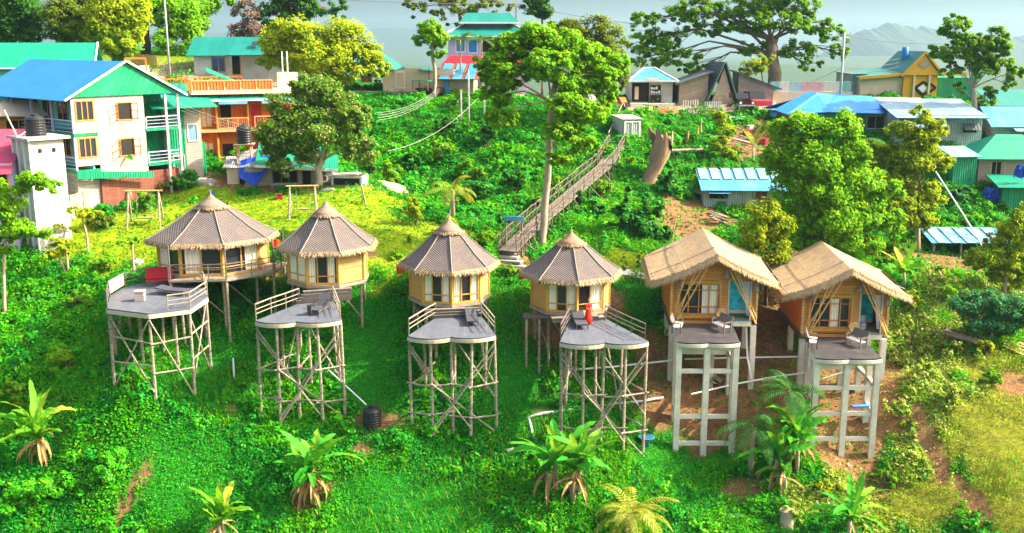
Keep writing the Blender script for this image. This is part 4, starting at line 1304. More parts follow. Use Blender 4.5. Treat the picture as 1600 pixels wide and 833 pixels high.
    for s, yy in ((-1, 1.0), (-1, L - .6), (1, 1.0), (1, L - .6)):
        MB().tube([(0, yy, hr + .12), (s * xe * .5, yy, (hr + he) / 2 - .02 + .15 * yy / L), (s * xe * .97, yy, he + .12 + .2 * yy / L)], .03, 5).build('roof_batten', MT['batten'], t)
    MB().tube([(-xe * .93, -.6, he + .16), (-xe * .93, L + .4, he + .48)], .03, 5).build('roof_batten', MT['batten'], t)
    MB().tube([(-xe * .5, -.9, he + (hr - he) * .5), (-xe * .5, L + .4, he + (hr - he) * .5 + .33)], .03, 5).build('roof_batten', MT['batten'], t)
    # leaning bamboo
    for a, b in (((-.55, -1.0, 3.55), (-w2 + .35, -.55, .0)), ((-1.35, -1.05, 3.25), (-w2 + .5, -.6, .55)), ((-.95, -1.1, 3.45), (-w2 + .15, -.5, .3)), ((-1.9, -1.0, 3.05), (-w2 + .05, -.3, -.1)),
                 ((.75, -1.0, 3.45), (w2 - .1, -.5, -.1)), ((1.05, -1.05, 3.4), (w2 - .25, -.45, .3)), ((1.3, -1.0, 3.2), (w2 - .05, -.3, .2))):
        a = (a[0], a[1] * .72, a[2])
        MB().tube([a, b], .042, 6).build('bamboo_strut', MT['bamboo'], t)
    for s in (-1, 1): MB().beam((s * .05, -.62, hr - .36), (s * w2 * 1.1, -.62, hr - .36 - 1.3), .09).build('rafter', MT['varnish'], t)
    MB().beam((-w2 - .2, -.16, h - .02), (w2 + .1, -.16, h - .02), .09).build('tie_beam', MT['varnish'], t) if False else None
    # corner posts, stilts
    for x in (-w2 + .05, w2 - .05): MB().bb(x - .07, x + .07, -.13, -.01, -.2, h).build('corner_post', MT['bamboo'], t)
    MB().bb(-w2 - .08, bx0 - .12, -.25, L, -.3, -.005).build('floor_frame', MT['step'], t); MB().bb(gx0 - .3, bx0 - .2, -.32, -.252, -.16, .02).build('door_sill', MT['varnish'], t)
    for x in (-w2 + .15, 0, w2 - .15):
        for y in (0.05, L * .5, L - .2):
            g = gz(x, y) - .4
            if g < -.45: MB().bb(x - .17, x + .17, y - .17, y + .17, g, -.36).build('stilt', MT['concrete'], t)
    # lamps on the wall
    return t, c, Rm
GH5, c5, Rm5 = gable_hut('gabled thatched hut of orange planks with bright blue tiled bathroom opening', 1114, 500, 62.2, R(-3), 21, 'tile')
GH6, c6, Rm6 = gable_hut('gabled thatched hut of orange planks with open bathroom showing a toilet, rightmost hut', 1318, 521, 62.4, R(-2), 22, 'open')
def loc5(v, c, Rm): return c + Rm @ Vector(v)
for (c, Rm, rz, who) in ((c5, Rm5, R(-3), 'hut with blue tiled bathroom'), (c6, Rm6, R(-2), 'rightmost gabled hut')):
    # woven hanging chair
    o = loc5((.45, -.75, .3), c, Rm)
    t = thing('hanging_chair', 'pale rope hanging chair under the gable of the ' + who, 'hanging chair', o, rz, 'hanging chairs at the gabled huts')
    MB().tube([(0, 0, 1.0), (-.55, -.1, 3.55)], .025, 5).build('rope', MT['batten'], t)
    bs = MB()
    for i in range(6):
        a0, a1 = -.5 + i / 6, -.5 + (i + 1) / 6
        z = lambda a: .55 * (abs(a) * 1.6) ** 2
        bs.slab([(a0, -.28, z(a0)), (a1, -.28, z(a1)), (a1, .28, z(a1) + .1), (a0, .28, z(a0) + .1)], .06)
    bs.slab([(-.42, .3, .15), (.42, .3, .15), (.36, .38, .72), (-.36, .38, .72)], .05)
    bs.build('seat', MT['bamboo'], t); t.scale = (.72, .72, .8)
    for x in (-.48, .48): MB().tube([(x, -.25, .4), (0, 0, 1.02), (x, .3, .5)], .018, 5).build('sling', MT['batten'], t)
    for x, z, w in ((-2.1, 2.15, 'left of the bay window'), (.75, 2.75, 'above the hanging chair'), (2.55, 1.95, 'right of the bathroom opening')):
        o = loc5((x, -.3, z), c, Rm)
        lt = thing('wall_lamp', 'bell shaped woven lamp %s on the %s' % (w, who), 'lamp', o, rz, 'woven lamps on the gabled huts')
        MB().lathe([(.17, 0), (.19, .12), (.15, .34), (.06, .5), (.02, .55)], (0, 0, 0), 12).build('lamp_shade', MT['batten'], lt, smooth=True)
        MB().tube([(0, 0, .54), (0, .22, .75)], .015, 5).build('lamp_arm', MT['rail'], lt)
z5 = P(1106, 536, 57.7).z
D5, o5 = deck('dark plank deck on white concrete columns beside the hut with blue tiled bathroom', z5, (1058, 534), (1107, 535), (1156, 534), (1144, 506), (1056, 505), lobes=.22, floor='deck_dark', square=True, levels=(.02, .22, .62, .86), seed=8)
z6 = P(1327, 561, 57.5).z
D6, o6 = deck('dark plank deck on the tallest white columns with a blue painted beam, rightmost deck', z6, (1274, 559), (1327, 560), (1378, 559), (1346, 529), (1264, 528), lobes=.22, floor='deck_dark', square=True, levels=(.02, .26, .52, .78), seed=9)
MB().beam(PZ(1331, 632, z6) - o6 + Vector((0, 0, 0)), PZ(1331, 632, z6) - o6, .1) if False else None
def deck_seat(label, deck_o, z, x, y, rz, w=1.25):
    t = thing('deck_bench', label, 'bench', Vector((deck_o.x + x, deck_o.y + y, z)), rz, 'benches on the dark decks')
    MB().slab([(-w / 2, -.25, .42), (w / 2, -.25, .42), (w / 2, .2, .42), (-w / 2, .2, .42)], .07).build('seat', MT['white'], t)
    bk = MB(); bk.slab([(-w / 2, .24, .5), (w / 2, .24, .5), (w / 2, .42, .98), (-w / 2, .42, .98)], .05); bk.build('backrest', MT['rail'], t)
    for s in (-1, 1):
        MB().beam((s * w / 2, -.22, 0), (s * w / 2, -.22, .62), .07).build('leg', MT['rail'], t); MB().beam((s * w / 2, .28, 0), (s * w / 2, .28, .7), .07).build('leg', MT['rail'], t)
        MB().beam((s * w / 2, -.24, .62), (s * w / 2, .32, .66), .07).build('armrest', MT['rail'], t)
for o, z, who in ((o5, z5, 'beside the blue tiled hut'), (o6, z6, 'by the rightmost hut')):
    deck_seat('black bench with white seat, left side of dark deck ' + who, o, z, -1.45, .35, R(75))
    deck_seat('black bench with white seat, right side of dark deck ' + who, o, z, 1.2, .45, R(-65))
# ---------------------------------------------------------------- the village
def faces(W, D):
    return {'f': (Vector((0, 0, 0)), Vector((W, 0, 0))), 'r': (Vector((W, 0, 0)), Vector((W, D, 0))), 'l': (Vector((0, D, 0)), Vector((0, 0, 0))), 'b': (Vector((W, D, 0)), Vector((0, D, 0)))}
def opening(par, W, D, face, s0, s1, z0, z1, frame='varnish', pane='glass', name='window', bars=1, leaf=None, off=0.0):
    a, b = faces(W, D)[face]
    d = (b - a).normalized(); n = Vector((d.y, -d.x, 0)); Z = Vector((0, 0, 1))
    q = lambda s, z, o: a + d * s + n * (o + off) + Z * z
    mb = MB(); t = .09
    def bar(x0, x1, za, zb): mb.box(q((x0 + x1) / 2, (za + zb) / 2, .03), (x1 - x0, .06, zb - za), ax=(d, n, Z))
    bar(s0 - t, s1 + t, z1, z1 + t); bar(s0 - t, s1 + t, z0 - t, z0)
    bar(s0 - t, s0, z0, z1); bar(s1, s1 + t, z0, z1)
    for i in range(1, bars + 1):
        x = s0 + (s1 - s0) * i / (bars + 1); bar(x - .035, x + .035, z0 + .002, z1 - .002)
    w = mb.build(name, MT[frame], par)
    pm = MB(); pm.face([q(s0, z0, .012), q(s1, z0, .012), q(s1, z1, .012), q(s0, z1, .012)]); pm.build('pane', MT[pane], w)
    if leaf:
        for s, sg in ((s0, -1), (s1, 1)):
            lf = MB()
            e = d * sg * .45 + n * .5; e.normalize()
            p = q(s, 0, .07); L = (s1 - s0) * .48
            nn = Vector((e.y, -e.x, 0))
            for (u0, u1, za, zb) in ((0, L, z1 - .07, z1), (0, L, z0, z0 + .07), (0, .07, z0 + .07, z1 - .07), (L - .07, L, z0 + .07, z1 - .07), (.07, L - .07, (z0 + z1) / 2 - .03, (z0 + z1) / 2 + .03)):
                lf.box(p + e * ((u0 + u1) / 2) + Z * ((za + zb) / 2), (u1 - u0, .04, zb - za), ax=(e, nn, Z))
            lf.build('shutter', MT[leaf], w)
    return w
def walls(par, W, D, h, m, z0=-.8, gable=None, rise=0, mats=None, name='wall'):
    """four walls, each a part when its paint differs"""
    F_ = faces(W, D)
    mats = mats or {}
    t = .12
    ext = {'f': (0, W, 0, t), 'b': (0, W, D - t, D), 'l': (0, t, t + .002, D - t - .002), 'r': (W - t, W, t + .002, D - t - .002)}
    by = {}
    for k, (x0, x1, y0, y1) in ext.items():
        by.setdefault(mats.get(k, m), []).append((k, x0, x1, y0, y1))
    for mat, lst in by.items():
        mb = MB()
        for k, x0, x1, y0, y1 in lst: mb.bb(x0, x1, y0, y1, z0, h)
        mb.build(name, MT[mat], par)
    if gable:
        gm_ = mats.get('g', m)
        mb = MB()
        if gable == 'y':
            for yy, s in ((0.0, 1), (D - t, 1)):
                mb.slab([(0, yy, h), (W, yy, h), (W / 2, yy, h + rise)], -t)
        else:
            for xx in (0.0, W - t):
                mb.slab([(xx, 0, h), (xx, D, h), (xx, D / 2, h + rise)], t)
        mb.build('gable_wall', MT[gm_], par)
def roof(par, W, D, h, kind, m, rise, ov=.5, t=.06, trim=None, ovg=None):
    mb = MB(); ovg = ov if ovg is None else ovg
    k = rise
    if kind == 'y':        # ridge runs front to back
        dz = k / (W / 2) * ov; x0, x1, y0, y1 = -ov, W + ov, -ovg, D + ovg; c = W / 2; zr = h + k + .05; ze = h - dz + .05
        mb.slab([(x0, y1, ze), (x0, y0, ze), (c, y0, zr), (c, y1, zr)], t); mb.slab([(x1, y0, ze), (x1, y1, ze), (c, y1, zr), (c, y0, zr)], t)
        ends = [((x0, y0, ze), (c, y0, zr)), ((x1, y0, ze), (c, y0, zr))]
    elif kind == 'x':
        dz = k / (D / 2) * ov; x0, x1, y0, y1 = -ovg, W + ovg, -ov, D + ov; c = D / 2; zr = h + k + .05; ze = h - dz + .05
        mb.slab([(x0, y0, ze), (x1, y0, ze), (x1, c, zr), (x0, c, zr)], t); mb.slab([(x1, y1, ze), (x0, y1, ze), (x0, c, zr), (x1, c, zr)], t)
        ends = [((x0, y0, ze), (x0, c, zr)), ((x1, y0, ze), (x1, c, zr)), ((x0, y0, ze), (x1, y0, ze))]
    elif kind == 'hip':
        dz = .0; x0, x1, y0, y1 = -ov, W + ov, -ov, D + ov; c = (y0 + y1) / 2; zr = h + k; ze = h + .02; i = min((y1 - y0) / 2, (x1 - x0) / 2 - .3) * .9
        A, B = (x0 + i, c, zr), (x1 - i, c, zr)
        mb.slab([(x0, y0, ze), (x1, y0, ze), B, A], t); mb.slab([(x1, y1, ze), (x0, y1, ze), A, B], t)
        mb.slab([(x1, y0, ze), (x1, y1, ze), B], t); mb.slab([(x0, y1, ze), (x0, y0, ze), A], t)
        ends = [((x0, y0, ze), A), ((x1, y0, ze), B), ((x0, y0, ze), (x1, y0, ze)), (A, B)]
    else:                  # shed: low at the front
        x0, x1, y0, y1 = -ovg, W + ovg, -ov, D + ov; s = k / D
        z0, z1 = h - s * ov + .05, h + k + s * ov + .05
        if kind == 'shedr': mb.slab([(x0, y0, z1), (x1, y0, z0), (x1, y1, z0), (x0, y1, z1)], t); ends = []
        else: mb.slab([(x0, y0, z0), (x1, y0, z0), (x1, y1, z1), (x0, y1, z1)], t); ends = [((x0, y0, z0), (x1, y0, z0))]
    r = mb.build('roof', MT[m], par)
    if trim:
        tm = MB()
        for a, b in ends: tm.beam(Vector(a) + Vector((0, 0, .03)), Vector(b) + Vector((0, 0, .03)), .12, .14)
        tm.build('roof_trim', MT[trim], r)
    return r
def railing(par, a, b, h, m, n, mid='balusters', name='balcony_railing', post=.07):
    a, b = Vector(a), Vector(b); mb = MB()
    mb.beam(a + Vector((0, 0, h)), b + Vector((0, 0, h)), .08); mb.beam(a + Vector((0, 0, .1)), b + Vector((0, 0, .1)), .06)
    k = n * 5 if mid == 'balusters' else n
    for i in range(k + 1):
        p = a.lerp(b, i / k)
        big = i % (k // n if k >= n else 1) == 0
        mb.beam(p, p + Vector((0, 0, h)), post if big else .035)
    if mid == 'lines':
        for s in (.4, .7): mb.beam(a + Vector((0, 0, h * s)), b + Vector((0, 0, h * s)), .035)
    return mb.build(name, MT[m], par)
def posts(par, pts, z0, z1, m, r=.07, name='post'):
    for x, y in pts: MB().bb(x - r, x + r, y - r, y + r, z0, z1).build(name, MT[m], par)
def H(name, label, px, py, Y, rz, cat='house', group=None):
    return thing(name, label, cat, P(px, py, Y), R(rz), group)

# --- white house with the big blue roof
A_ = P(108, 152, 77)
wh = thing('white_house', 'three storey white plank house with bright blue roof and green gable', 'house', (A_.x, A_.y, A_.z), R(50))
W_, D_ = 9.2, 15.0
u0, l0, b0 = -2.72, -5.5, -6.1       # floor levels under the eave
mb = MB(); mb.bb(2.0, 6.0, 0, .12, b0, -.02); mb.build('front_wall', MT['planks_white'], wh)
mb = MB(); mb.bb(.15, 1.998, .02, .14, u0, -.02); mb.bb(.15, 1.998, .02, .14, b0 + .9, l0 + 2.55); mb.build('cream_front_wall', MT['planks_cream'], wh)
mb = MB(); mb.bb(5.88, 6.0, .121, D_, b0, -.02); mb.build('inner_side_wall', MT['planks_white'], wh)
mb = MB(); mb.bb(1.5, 1.62, .15, D_, u0, -.02); mb.bb(1.5, 1.62, .15, D_, b0, u0 - .3); mb.build('veranda_wall', MT['turq'], wh)
mb = MB(); mb.bb(6.01, 9.0, 2.4, 2.5, b0 - .5, -.02); mb.build('porch_wall', MT['green_sheet'], wh)
MB().slab([(0, -.05, -.03), (W_, -.05, -.03), (W_ / 2, -.05, 2.45)], -.1).build('gable', MT['green_sheet'], wh)
mb = MB()
for z in (u0, l0 + .0): mb.bb(.05, 2.0, -.06, D_, z - .22, z); 
mb.bb(6.0, 9.1, -.05, 2.4, u0 - .2, u0); mb.bb(6.0, 9.1, -.05, 2.4, l0 - .2, l0)
mb.build('floor_slab', MT['green_sheet'], wh)
mb = MB(); mb.slab([(.0, -.08, l0 - .02), (6.1, -.5, l0 - .62), (6.1, -.5, l0 - .68 - .4), (0, -.08, l0 - .6)], .05); mb.build('green_skirt', MT['green_sheet'], wh)
MB().bb(2.1, 9.0, .3, D_, -9.4, b0 - .01).build('foundation', MT['brick'], wh); MB().bb(.3, 2.09, .5, D_, -9.4, l0 - .25).build('foundation_wall', MT['stone'], wh)
for z in (u0, l0):
    opening(wh, W_, D_, 'f', .45, 1.75, z + 1.0, z + 2.35, bars=2, off=-.02)
    opening(wh, W_, D_, 'f', 3.75, 4.85, z + .85, z + 2.1, pane='dark', bars=0, leaf='varnish')
    for i, y in enumerate((1.2, 3.4, 5.8, 8.2, 10.6)):
        a, b = (y, y + 1.5)
        opening(wh, W_, D_, 'l', D_ - b, D_ - a, z + (.05 if i % 2 == 0 else .8), z + 2.2, bars=1, name='door' if i % 2 == 0 else 'window', frame='gold', off=-1.5)
    posts(wh, [(.1, y) for y in (0, 3.2, 6.4, 9.6, 12.8, 14.8)], z, z + 2.5, 'lavender', .06)
    railing(wh, (.1, .1, z), (.1, D_ - .2, z), .95, 'lavender', 5, 'lines')
    railing(wh, (6.1, 0, z), (9.0, 0, z), .9, 'lavender', 1, 'lines')
posts(wh, [(7.9, .0), (9.0, .0)], -9.4, -.05, 'concrete', .08)
roof(wh, W_, D_, 0, 'y', 'blue_roof', 2.5, .55, .06, 'white', .35)
# --- white annex with green lean-to
an = H('annex_house', 'narrow white plank annex with green walls beside the blue roofed house', 264, 280, 84.5, 32)
W_, D_, h_ = 2.9, 5.0, 6.1
walls(an, W_, D_, h_, 'planks_white', -1.2)
MB().bb(.0, 1.55, -.06, -.005, .4, h_ - .05).build('green_panel', MT['green_sheet'], an)
opening(an, W_, D_, 'f', 1.85, 2.55, 3.1, 4.4, frame='white', pane='tin_roof', bars=0)
opening(an, W_, D_, 'f', .5, 1.3, .2, 1.9, frame='metal', pane='dark', bars=1, name='door', off=.06)
roof(an, W_ , D_, h_, 'shed', 'green_roof', 1.1, 1.2, .06)
# --- orange hotel with roof terrace
ho_ = H('orange_guesthouse', 'two storey orange wooden guesthouse with balconies and a railed roof terrace', 316, 258, 88, 22)
W_, D_ = 8.4, 6.5; s1, s2, s3 = -.35, 3.0, 6.15
mb = MB(); mb.bb(0, W_, 1.1, 1.22, -1.6, s3 - .2); mb.build('wall', MT['hotel'], ho_)
mb = MB(); mb.bb(-.1, 0, 0, D_, -1.6, s3 - .2); mb.bb(W_, W_ + .1, 1.1, D_, -1.6, s3 - .2); mb.build('side_wall', MT['hotel'], ho_)
for x in (1.45, 4.1, 6.7): MB().bb(x - .05, x + .05, .5, 1.1, s1, s3 - .2).build('partition', MT['hotel'], ho_)
for z, nm in ((s1, 'balcony_floor'), (s2, 'balcony_floor')): MB().bb(-.12, W_ + .12, -.2, 1.09, z - .22, z).build(nm, MT['hotel_rail'], ho_)
mb = MB(); mb.bb(-.6, W_ + .4, -.45, D_ + 3, s3 - .15, s3); mb.bb(-7.5, -.602, 5.2, D_ + 4, s3 - .15, s3); mb.build('terrace_floor', MT['beige'], ho_)
for z in (s1, s2):
    railing(ho_, (1.5, -.15, z), (4.05, -.15, z), .95, 'hotel_rail', 3); railing(ho_, (4.6, -.35, z + .1), (W_, -.35, z + .1), .95, 'hotel_rail', 3)
    posts(ho_, [(.05, -.1), (1.45, -.1), (4.1, -.1), (W_ - .05, -.1)], z, z + 2.6, 'gold', .06)
    opening(ho_, W_, 1.5, 'f', .3, 1.1, z + .2, z + 2.1, frame='gold', pane='cream', bars=1, name='door', off=-1.1)
    for x in (1.9, 4.5, 7.0): opening(ho_, W_, 3.0, 'f', x, x + .9, z + .1, z + 2.0, frame='varnish', pane='red_sheet' if x != 1.9 else 'dark', bars=0, name='door', off=-1.1)
mb = MB(); mb.slab([(-.3, -.6, s3 - .62), (W_ + .5, -.6, s3 - .62), (W_ + .5, .2, s3 - .22), (-.3, .2, s3 - .22)], .05); mb.build('awning', MT['green_roof'], ho_)
MB().beam((-.3, -.62, s3 - .66), (W_ + .5, -.62, s3 - .66), .1, .16).build('awning_trim', MT['white'], ho_)
for x0, x1 in ((1.6, 4.0), (5.2, 8.2)): MB().slab([(x0, -.72, s3 - .98), (x1, -.72, s3 - .98), (x1, -.64, s3 - .74), (x0, -.64, s3 - .74)], .04).build('blue_sheet', MT['blue_tin'], ho_)
railing(ho_, (-.5, -.4, s3), (6.2, -.4, s3), 1.0, 'hotel_rail', 5, name='terrace_railing'); 
mb = MB()
for i in range(5): mb.bb(-.4 + i * 1.34, .82 + i * 1.34, -.38, -.34, s3 + .2, s3 + .92)
mb.build('railing_panel', MT['hotel'], ho_)
railing(ho_, (-7.4, 5.3, s3), (-.7, 5.3, s3), 1.0, 'hotel', 5, name='terrace_railing'); railing(ho_, (-.55, -.5, s3), (-.55, 5.2, s3), 1.0, 'hotel', 4, name='terrace_railing'); railing(ho_, (-.5, D_ + 2.8, s3), (5, D_ + 2.8, s3), 1.0, 'hotel', 4, name='terrace_railing')
fr_ = MB(); fr_.beam((-5.4, 5.4, s3), (-5.4, 5.4, s3 + 2.8), .14); fr_.beam((-3.7, 5.4, s3), (-3.7, 5.4, s3 + 2.8), .14); fr_.beam((-5.46, 5.4, s3 + 2.8), (-3.64, 5.4, s3 + 2.8), .14); fr_.build('terrace_gate_frame', MT['hotel'], ho_)
MB().slab([(1.2, 3.2, s3 + 1.6), (3.6, 3.0, s3 + .7), (3.6, 4.2, s3 + .9), (1.2, 4.2, s3 + 2.0)], .05).build('terrace_shade', MT['green_sheet'], ho_)
mb = MB(); mb.bb(6.9, W_ + .3, 1.0, 1.1, s3, s3 + 1.6); mb.build('screen_wall', MT['beige'], ho_)
posts(ho_, [(7.3, .3), (7.75, .4)], s3, s3 + 3.4, 'white', .05)
# --- green roof behind the white house, cream hut at left
gr = H('green_roofed_house', 'house with plain green roof showing behind the blue roof at the left', -30, 138, 97, 14)
walls(gr, 9.5, 6, 2.2, 'turq', -3); roof(gr, 9.5, 6, 2.2, 'x', 'green_roof', 1.9, .7, .06, 'white')
opening(gr, 9.5, 6, 'f', 5.5, 6.6, .6, 1.7); 
cr = H('cream_pavilion', 'cream pyramid roofed pavilion at the left edge beside the water tower', -14, 205, 82, 12, 'pavilion')
walls(cr, 4.2, 4.2, 1.2, 'orange_wood', -3); roof(cr, 4.2, 4.2, 1.2, 'hip', 'beige', 1.6, .7, .08); opening(cr, 4.2, 4.2, 'f', 1.2, 3.0, -.6, .8, pane='dark')
# --- water tower and pink roofed house
tw = thing('water_tower', 'tall white concrete water tower block with a black tank on top', 'tower', G(66, 404), R(48))
h_ = 8.5
MB().bb(-.05, 2.35, 0, 2.9, -.8, h_).build('wall', MT['plaster'], tw)
MB().bb(-.35, 2.75, -.35, 3.2, h_ + .002, h_ + .18).build('roof_slab', MT['plaster'], tw)
for y in (.05, 1.0, 2.0, 2.85): MB().bb(-.16, -.052, y - .07, y + .07, -.5, h_ - .02).build('rib', MT['white'], tw)
MB().bb(1.75, 2.2, -.055, -.045, .1, 1.1).build('hatch', MT['dark'], tw)
for x in (.5, 1.5): MB().bb(x, x + .22, -.06, -.045, 7.6, 7.9).build('vent', MT['dark'], tw)
for z in (2.7, 5.4): MB().bb(-.07, 2.37, -.02, 2.92, z, z + .08).build('band', MT['plaster'], tw)
def tank(label, p, r=.62, h=1.4, group='black water tanks'):
    t = thing('water_tank', label, 'water tank', p, 0, group)
    prof = [(r, 0)]
    for i in range(6):
        z = h * .8 * i / 6
        prof += [(r, z + .02), (r * .965, z + .06), (r * .965, z + .1), (r, z + .14)]
    prof += [(r, h * .82), (r * .8, h * .93), (r * .35, h), (r * .34, h + .04)]
    MB().lathe(prof, (0, 0, 0), 24).build('body', MT['black_pl'], t, smooth=False)
    MB().lathe([(r * .36, 0), (r * .36, .1), (r * .3, .13)], (0, 0, h + .0), 16).build('lid', MT['black_pl'], t)
    return t
tp = Vector(tw.location) + Matrix.Rotation(R(48), 3, 'Z') @ Vector((1.1, 1.5, h_ + .185))
tank('black ribbed water tank on top of the white tower', tp, .72, 1.45)
sp_ = thing('roof_ladder', 'slanting white pipe frame leaning over the tower tank', 'pipe frame', tp + Vector((-.95, -.9, 0)), 0)
MB().tube([(0, 0, 0), (-.75, 0, 1.9)], .05, 6).build('pipe', MT['white_pipe'], sp_); MB().tube([(0, .1, 0), (.5, .3, .35)], .05, 6).build('pipe', MT['white_pipe'], sp_)
pk = H('pink_roofed_house', 'small house with bright pink sheet roof and blue doorway beside the water tower', -46, 395, 72.5, 10)
walls(pk, 3.4, 3.4, 6.4, 'lavender', -1); roof(pk, 3.1, 3.6, 6.2, 'shed', 'pink_roof', 1.75, 1.0, .06, None, .4)
opening(pk, 3.4, 3.4, 'f', .5, 1.5, 3.6, 5.6, frame='orange_wood', pane='blue_paint', bars=0, name='door'); opening(pk, 3.4, 3.4, 'f', 2.3, 3.0, 3.6, 5.6, frame='orange_wood', pane='dark', bars=0, name='door')
MB().bb(-.4, 3.4, -.7, -.01, 3.3, 3.5).build('landing', MT['orange_wood'], pk); posts(pk, [(2.0, -.6)], 3.5, 6.1, 'orange_wood', .07)
# --- shack with blue tarpaulin and green roof on the lawn's edge
sk = H('lawn_shack', 'low kitchen shack with green sheet roof under the spreading lawn tree', 384, 300, 84, 8, 'shack')
W_, D_ = 7.2, 4.6
walls(sk, W_, D_, 2.1, 'planks_white', -.5, mats={'l': 'stone'})
mb = MB()
mb.slab([(.9, -.9, 2.25), (7.6, -.9, 1.75), (7.6, 2.0, 2.7), (.9, 2.0, 3.2)], .05); mb.slab([(.9, 2.02, 3.15), (6.6, 2.02, 2.85), (5.6, D_ + .8, 4.0), (.9, D_ + .8, 4.3)], .05)
mb.build('roof', MT['green_roof'], sk)
MB().beam((.9, -.92, 2.24), (7.6, -.92, 1.74), .1, .2).build('roof_trim', MT['white'], sk)
mb = MB(); mb.slab([(-.6, .4, 2.0), (.9, -.4, 2.1), (.9, 2.6, 3.3), (-.6, 2.6, 3.0)], .06); mb.build('side_roof', MT['tin'], sk)
opening(sk, W_, D_, 'f', 2.3, 4.2, .75, 1.7, frame='rail', pane='dark', bars=2); opening(sk, W_, D_, 'f', 4.7, 5.3, .0, 1.75, frame='rail', pane='dark', bars=0, name='door'); opening(sk, W_, D_, 'f', 6.0, 6.6, .8, 1.6, frame='white', pane='blue_tin', bars=1)
railing(sk, (2.2, -.55, -.1), (4.3, -.55, -.1), .8, 'metal', 2, name='porch_railing')
tb = MB()
tb.slab([(.05, -.5, 1.0), (.9, -.75, .6), (2.1, -.7, 2.1), (1.9, .9, 2.9), (.2, .8, 2.7)], .04); tb.slab([(.02, -.52, 1.0), (.2, .78, 2.72), (-.4, .9, 2.5), (-.5, -.3, 1.3)], .04)
tg = tb.build('tarpaulin', MT['blue_tarp']); tg.location = sk.location; tg.rotation_euler = sk.rotation_euler
tag(tg, 'blue tarpaulin draped over the left end of the lawn shack', 'tarpaulin')
bx = H('store_shed', 'small beige lean-to shed left of the blue tarpaulin', 356, 297, 84.4, 8, 'shed')
walls(bx, 1.9, 2.4, 1.9, 'beige', -.6); roof(bx, 1.9, 2.4, 1.9, 'shed', 'tin', .5, .3); opening(bx, 1.9, 2.4, 'f', 1.0, 1.7, 0, 1.6, pane='dark', bars=0, name='door')
tk = thing('tank_tower', 'scaffold stand under the black tank at the orange guesthouse', 'stand', G(385, 281), R(8))
tk.location.z += 0
for x in (-.6, .6):
    for y in (-.6, .6): MB().tube([(x * 1.15, y * 1.15, -.3), (x * .85, y * .85, 2.9)], .06, 6).build('leg', MT['salmon'], tk)
for z in (1.0, 2.0):
    for a, b in (((-.6, -.6), (.6, -.6)), ((.6, -.6), (.6, .6)), ((-.6, .6), (.6, .6)), ((-.6, -.6), (-.6, .6))): MB().beam((*a, z), (*b, z), .06).build('rung', MT['salmon'], tk)
MB().bb(-.8, .8, -.8, .8, 2.9, 3.0).build('platform', MT['pole'], tk)
tank('black ribbed water tank standing on the scaffold by the orange guesthouse', Vector(tk.location) + Vector((0, 0, 3.005)), .62, 1.5)
# --- ridge houses
th = H('teal_roofed_house', 'long white house with teal roof and small skylight behind the roof terrace', 304, 116, 110, 3)
walls(th, 11.5, 6, 2.2, 'plaster', -1.5); roof(th, 11.5, 6, 2.2, 'x', 'teal_roof', 1.6, .6); opening(th, 11.5, 6, 'f', 1.9, 3.2, .3, 1.7, bars=1); opening(th, 11.5, 6, 'f', 4.0, 4.8, 0, 1.9, name='door', bars=0, pane='dark')
MB().slab([(3.9, -1.6, 2.0), (11.8, -1.6, 2.0), (11.8, -.5, 2.38), (3.9, -.5, 2.38)], .05).build('porch_roof', MT['teal_roof'], th); posts(th, [(4.2, -1.5), (8, -1.5), (11.5, -1.5)], -.6, 2.0, 'pole', .05)
MB().slab([(6.0, .55, 3.02), (6.9, .55, 3.02), (6.9, 1.2, 3.4), (6.0, 1.2, 3.4)], .05).build('skylight', MT['glass'], th)
ph = H('pale_house', 'pale walled house with grey green hip roof and stone base on the ridge', 548, 138, 108, -4)
W_, D_ = 7.4, 6
walls(ph, W_, D_, 1.9, 'beige', -.3); roof(ph, W_ - 3.2, D_, 1.9, 'hip', 'teal_roof', 1.9, .5)
r2 = ph.children[-1]; r2.location = (3.4, 0, 0)
MB().slab([(-.6, -.8, 1.9), (3.6, -.8, 1.9), (3.6, 2.6, 3.0), (-.6, 2.6, 3.0)], .05).build('side_roof', MT['tin_roof'], ph)
MB().bb(-.3, W_ + .6, -.5, D_, -2.2, -.302).build('stone_base', MT['stone'], ph); opening(ph, W_, D_, 'f', 4.8, 5.6, .1, 1.6, frame='white', pane='beige', bars=0, name='door'); opening(ph, W_, D_, 'f', 1.2, 2.2, .7, 1.5)
posts(ph, [(W_ + .9, -.4), (W_ + .9, 2)], -.4, 2.0, 'rail', .05); MB().slab([(W_ - .2, -.7, 1.95), (W_ + 1.3, -.7, 1.8), (W_ + 1.3, 3, 1.9), (W_ - .2, 3, 2.1)], .05).build('porch_roof', MT['teal_roof'], ph)
gb = H('hotel_building', 'two storey lavender building with tiered teal roof and red banner on the ridge', 702, 128, 112, 4, 'building')
W_, D_ = 8.6, 7
walls(gb, W_, D_, 4.9, 'lavender', -1.5); roof(gb, W_, D_, 4.75, 'hip', 'teal_roof', 2.0, .9, .06, 'white')
tier = MB(); y_ = .6
tier.slab([(1.2, y_, 6.25), (W_ - 1.0, y_, 6.25), (W_ - 1.9, 2.9, 7.3), (2.0, 2.9, 7.3)], .06); tier.slab([(W_ - 1.0, y_, 6.25), (W_ - 1.0, 6, 6.25), (W_ - 1.9, 2.95, 7.3), (W_ - 1.9, 2.9, 7.3)], .06); tier.slab([(1.2, 6, 6.25), (1.2, y_, 6.25), (2.0, 2.9, 7.3), (2.0, 2.95, 7.3)], .06)
tier.build('upper_roof', MT['teal_roof'], gb); MB().beam((1.1, y_ - .05, 6.2), (W_ - .9, y_ - .05, 6.2), .1, .16).build('roof_trim', MT['white'], gb)
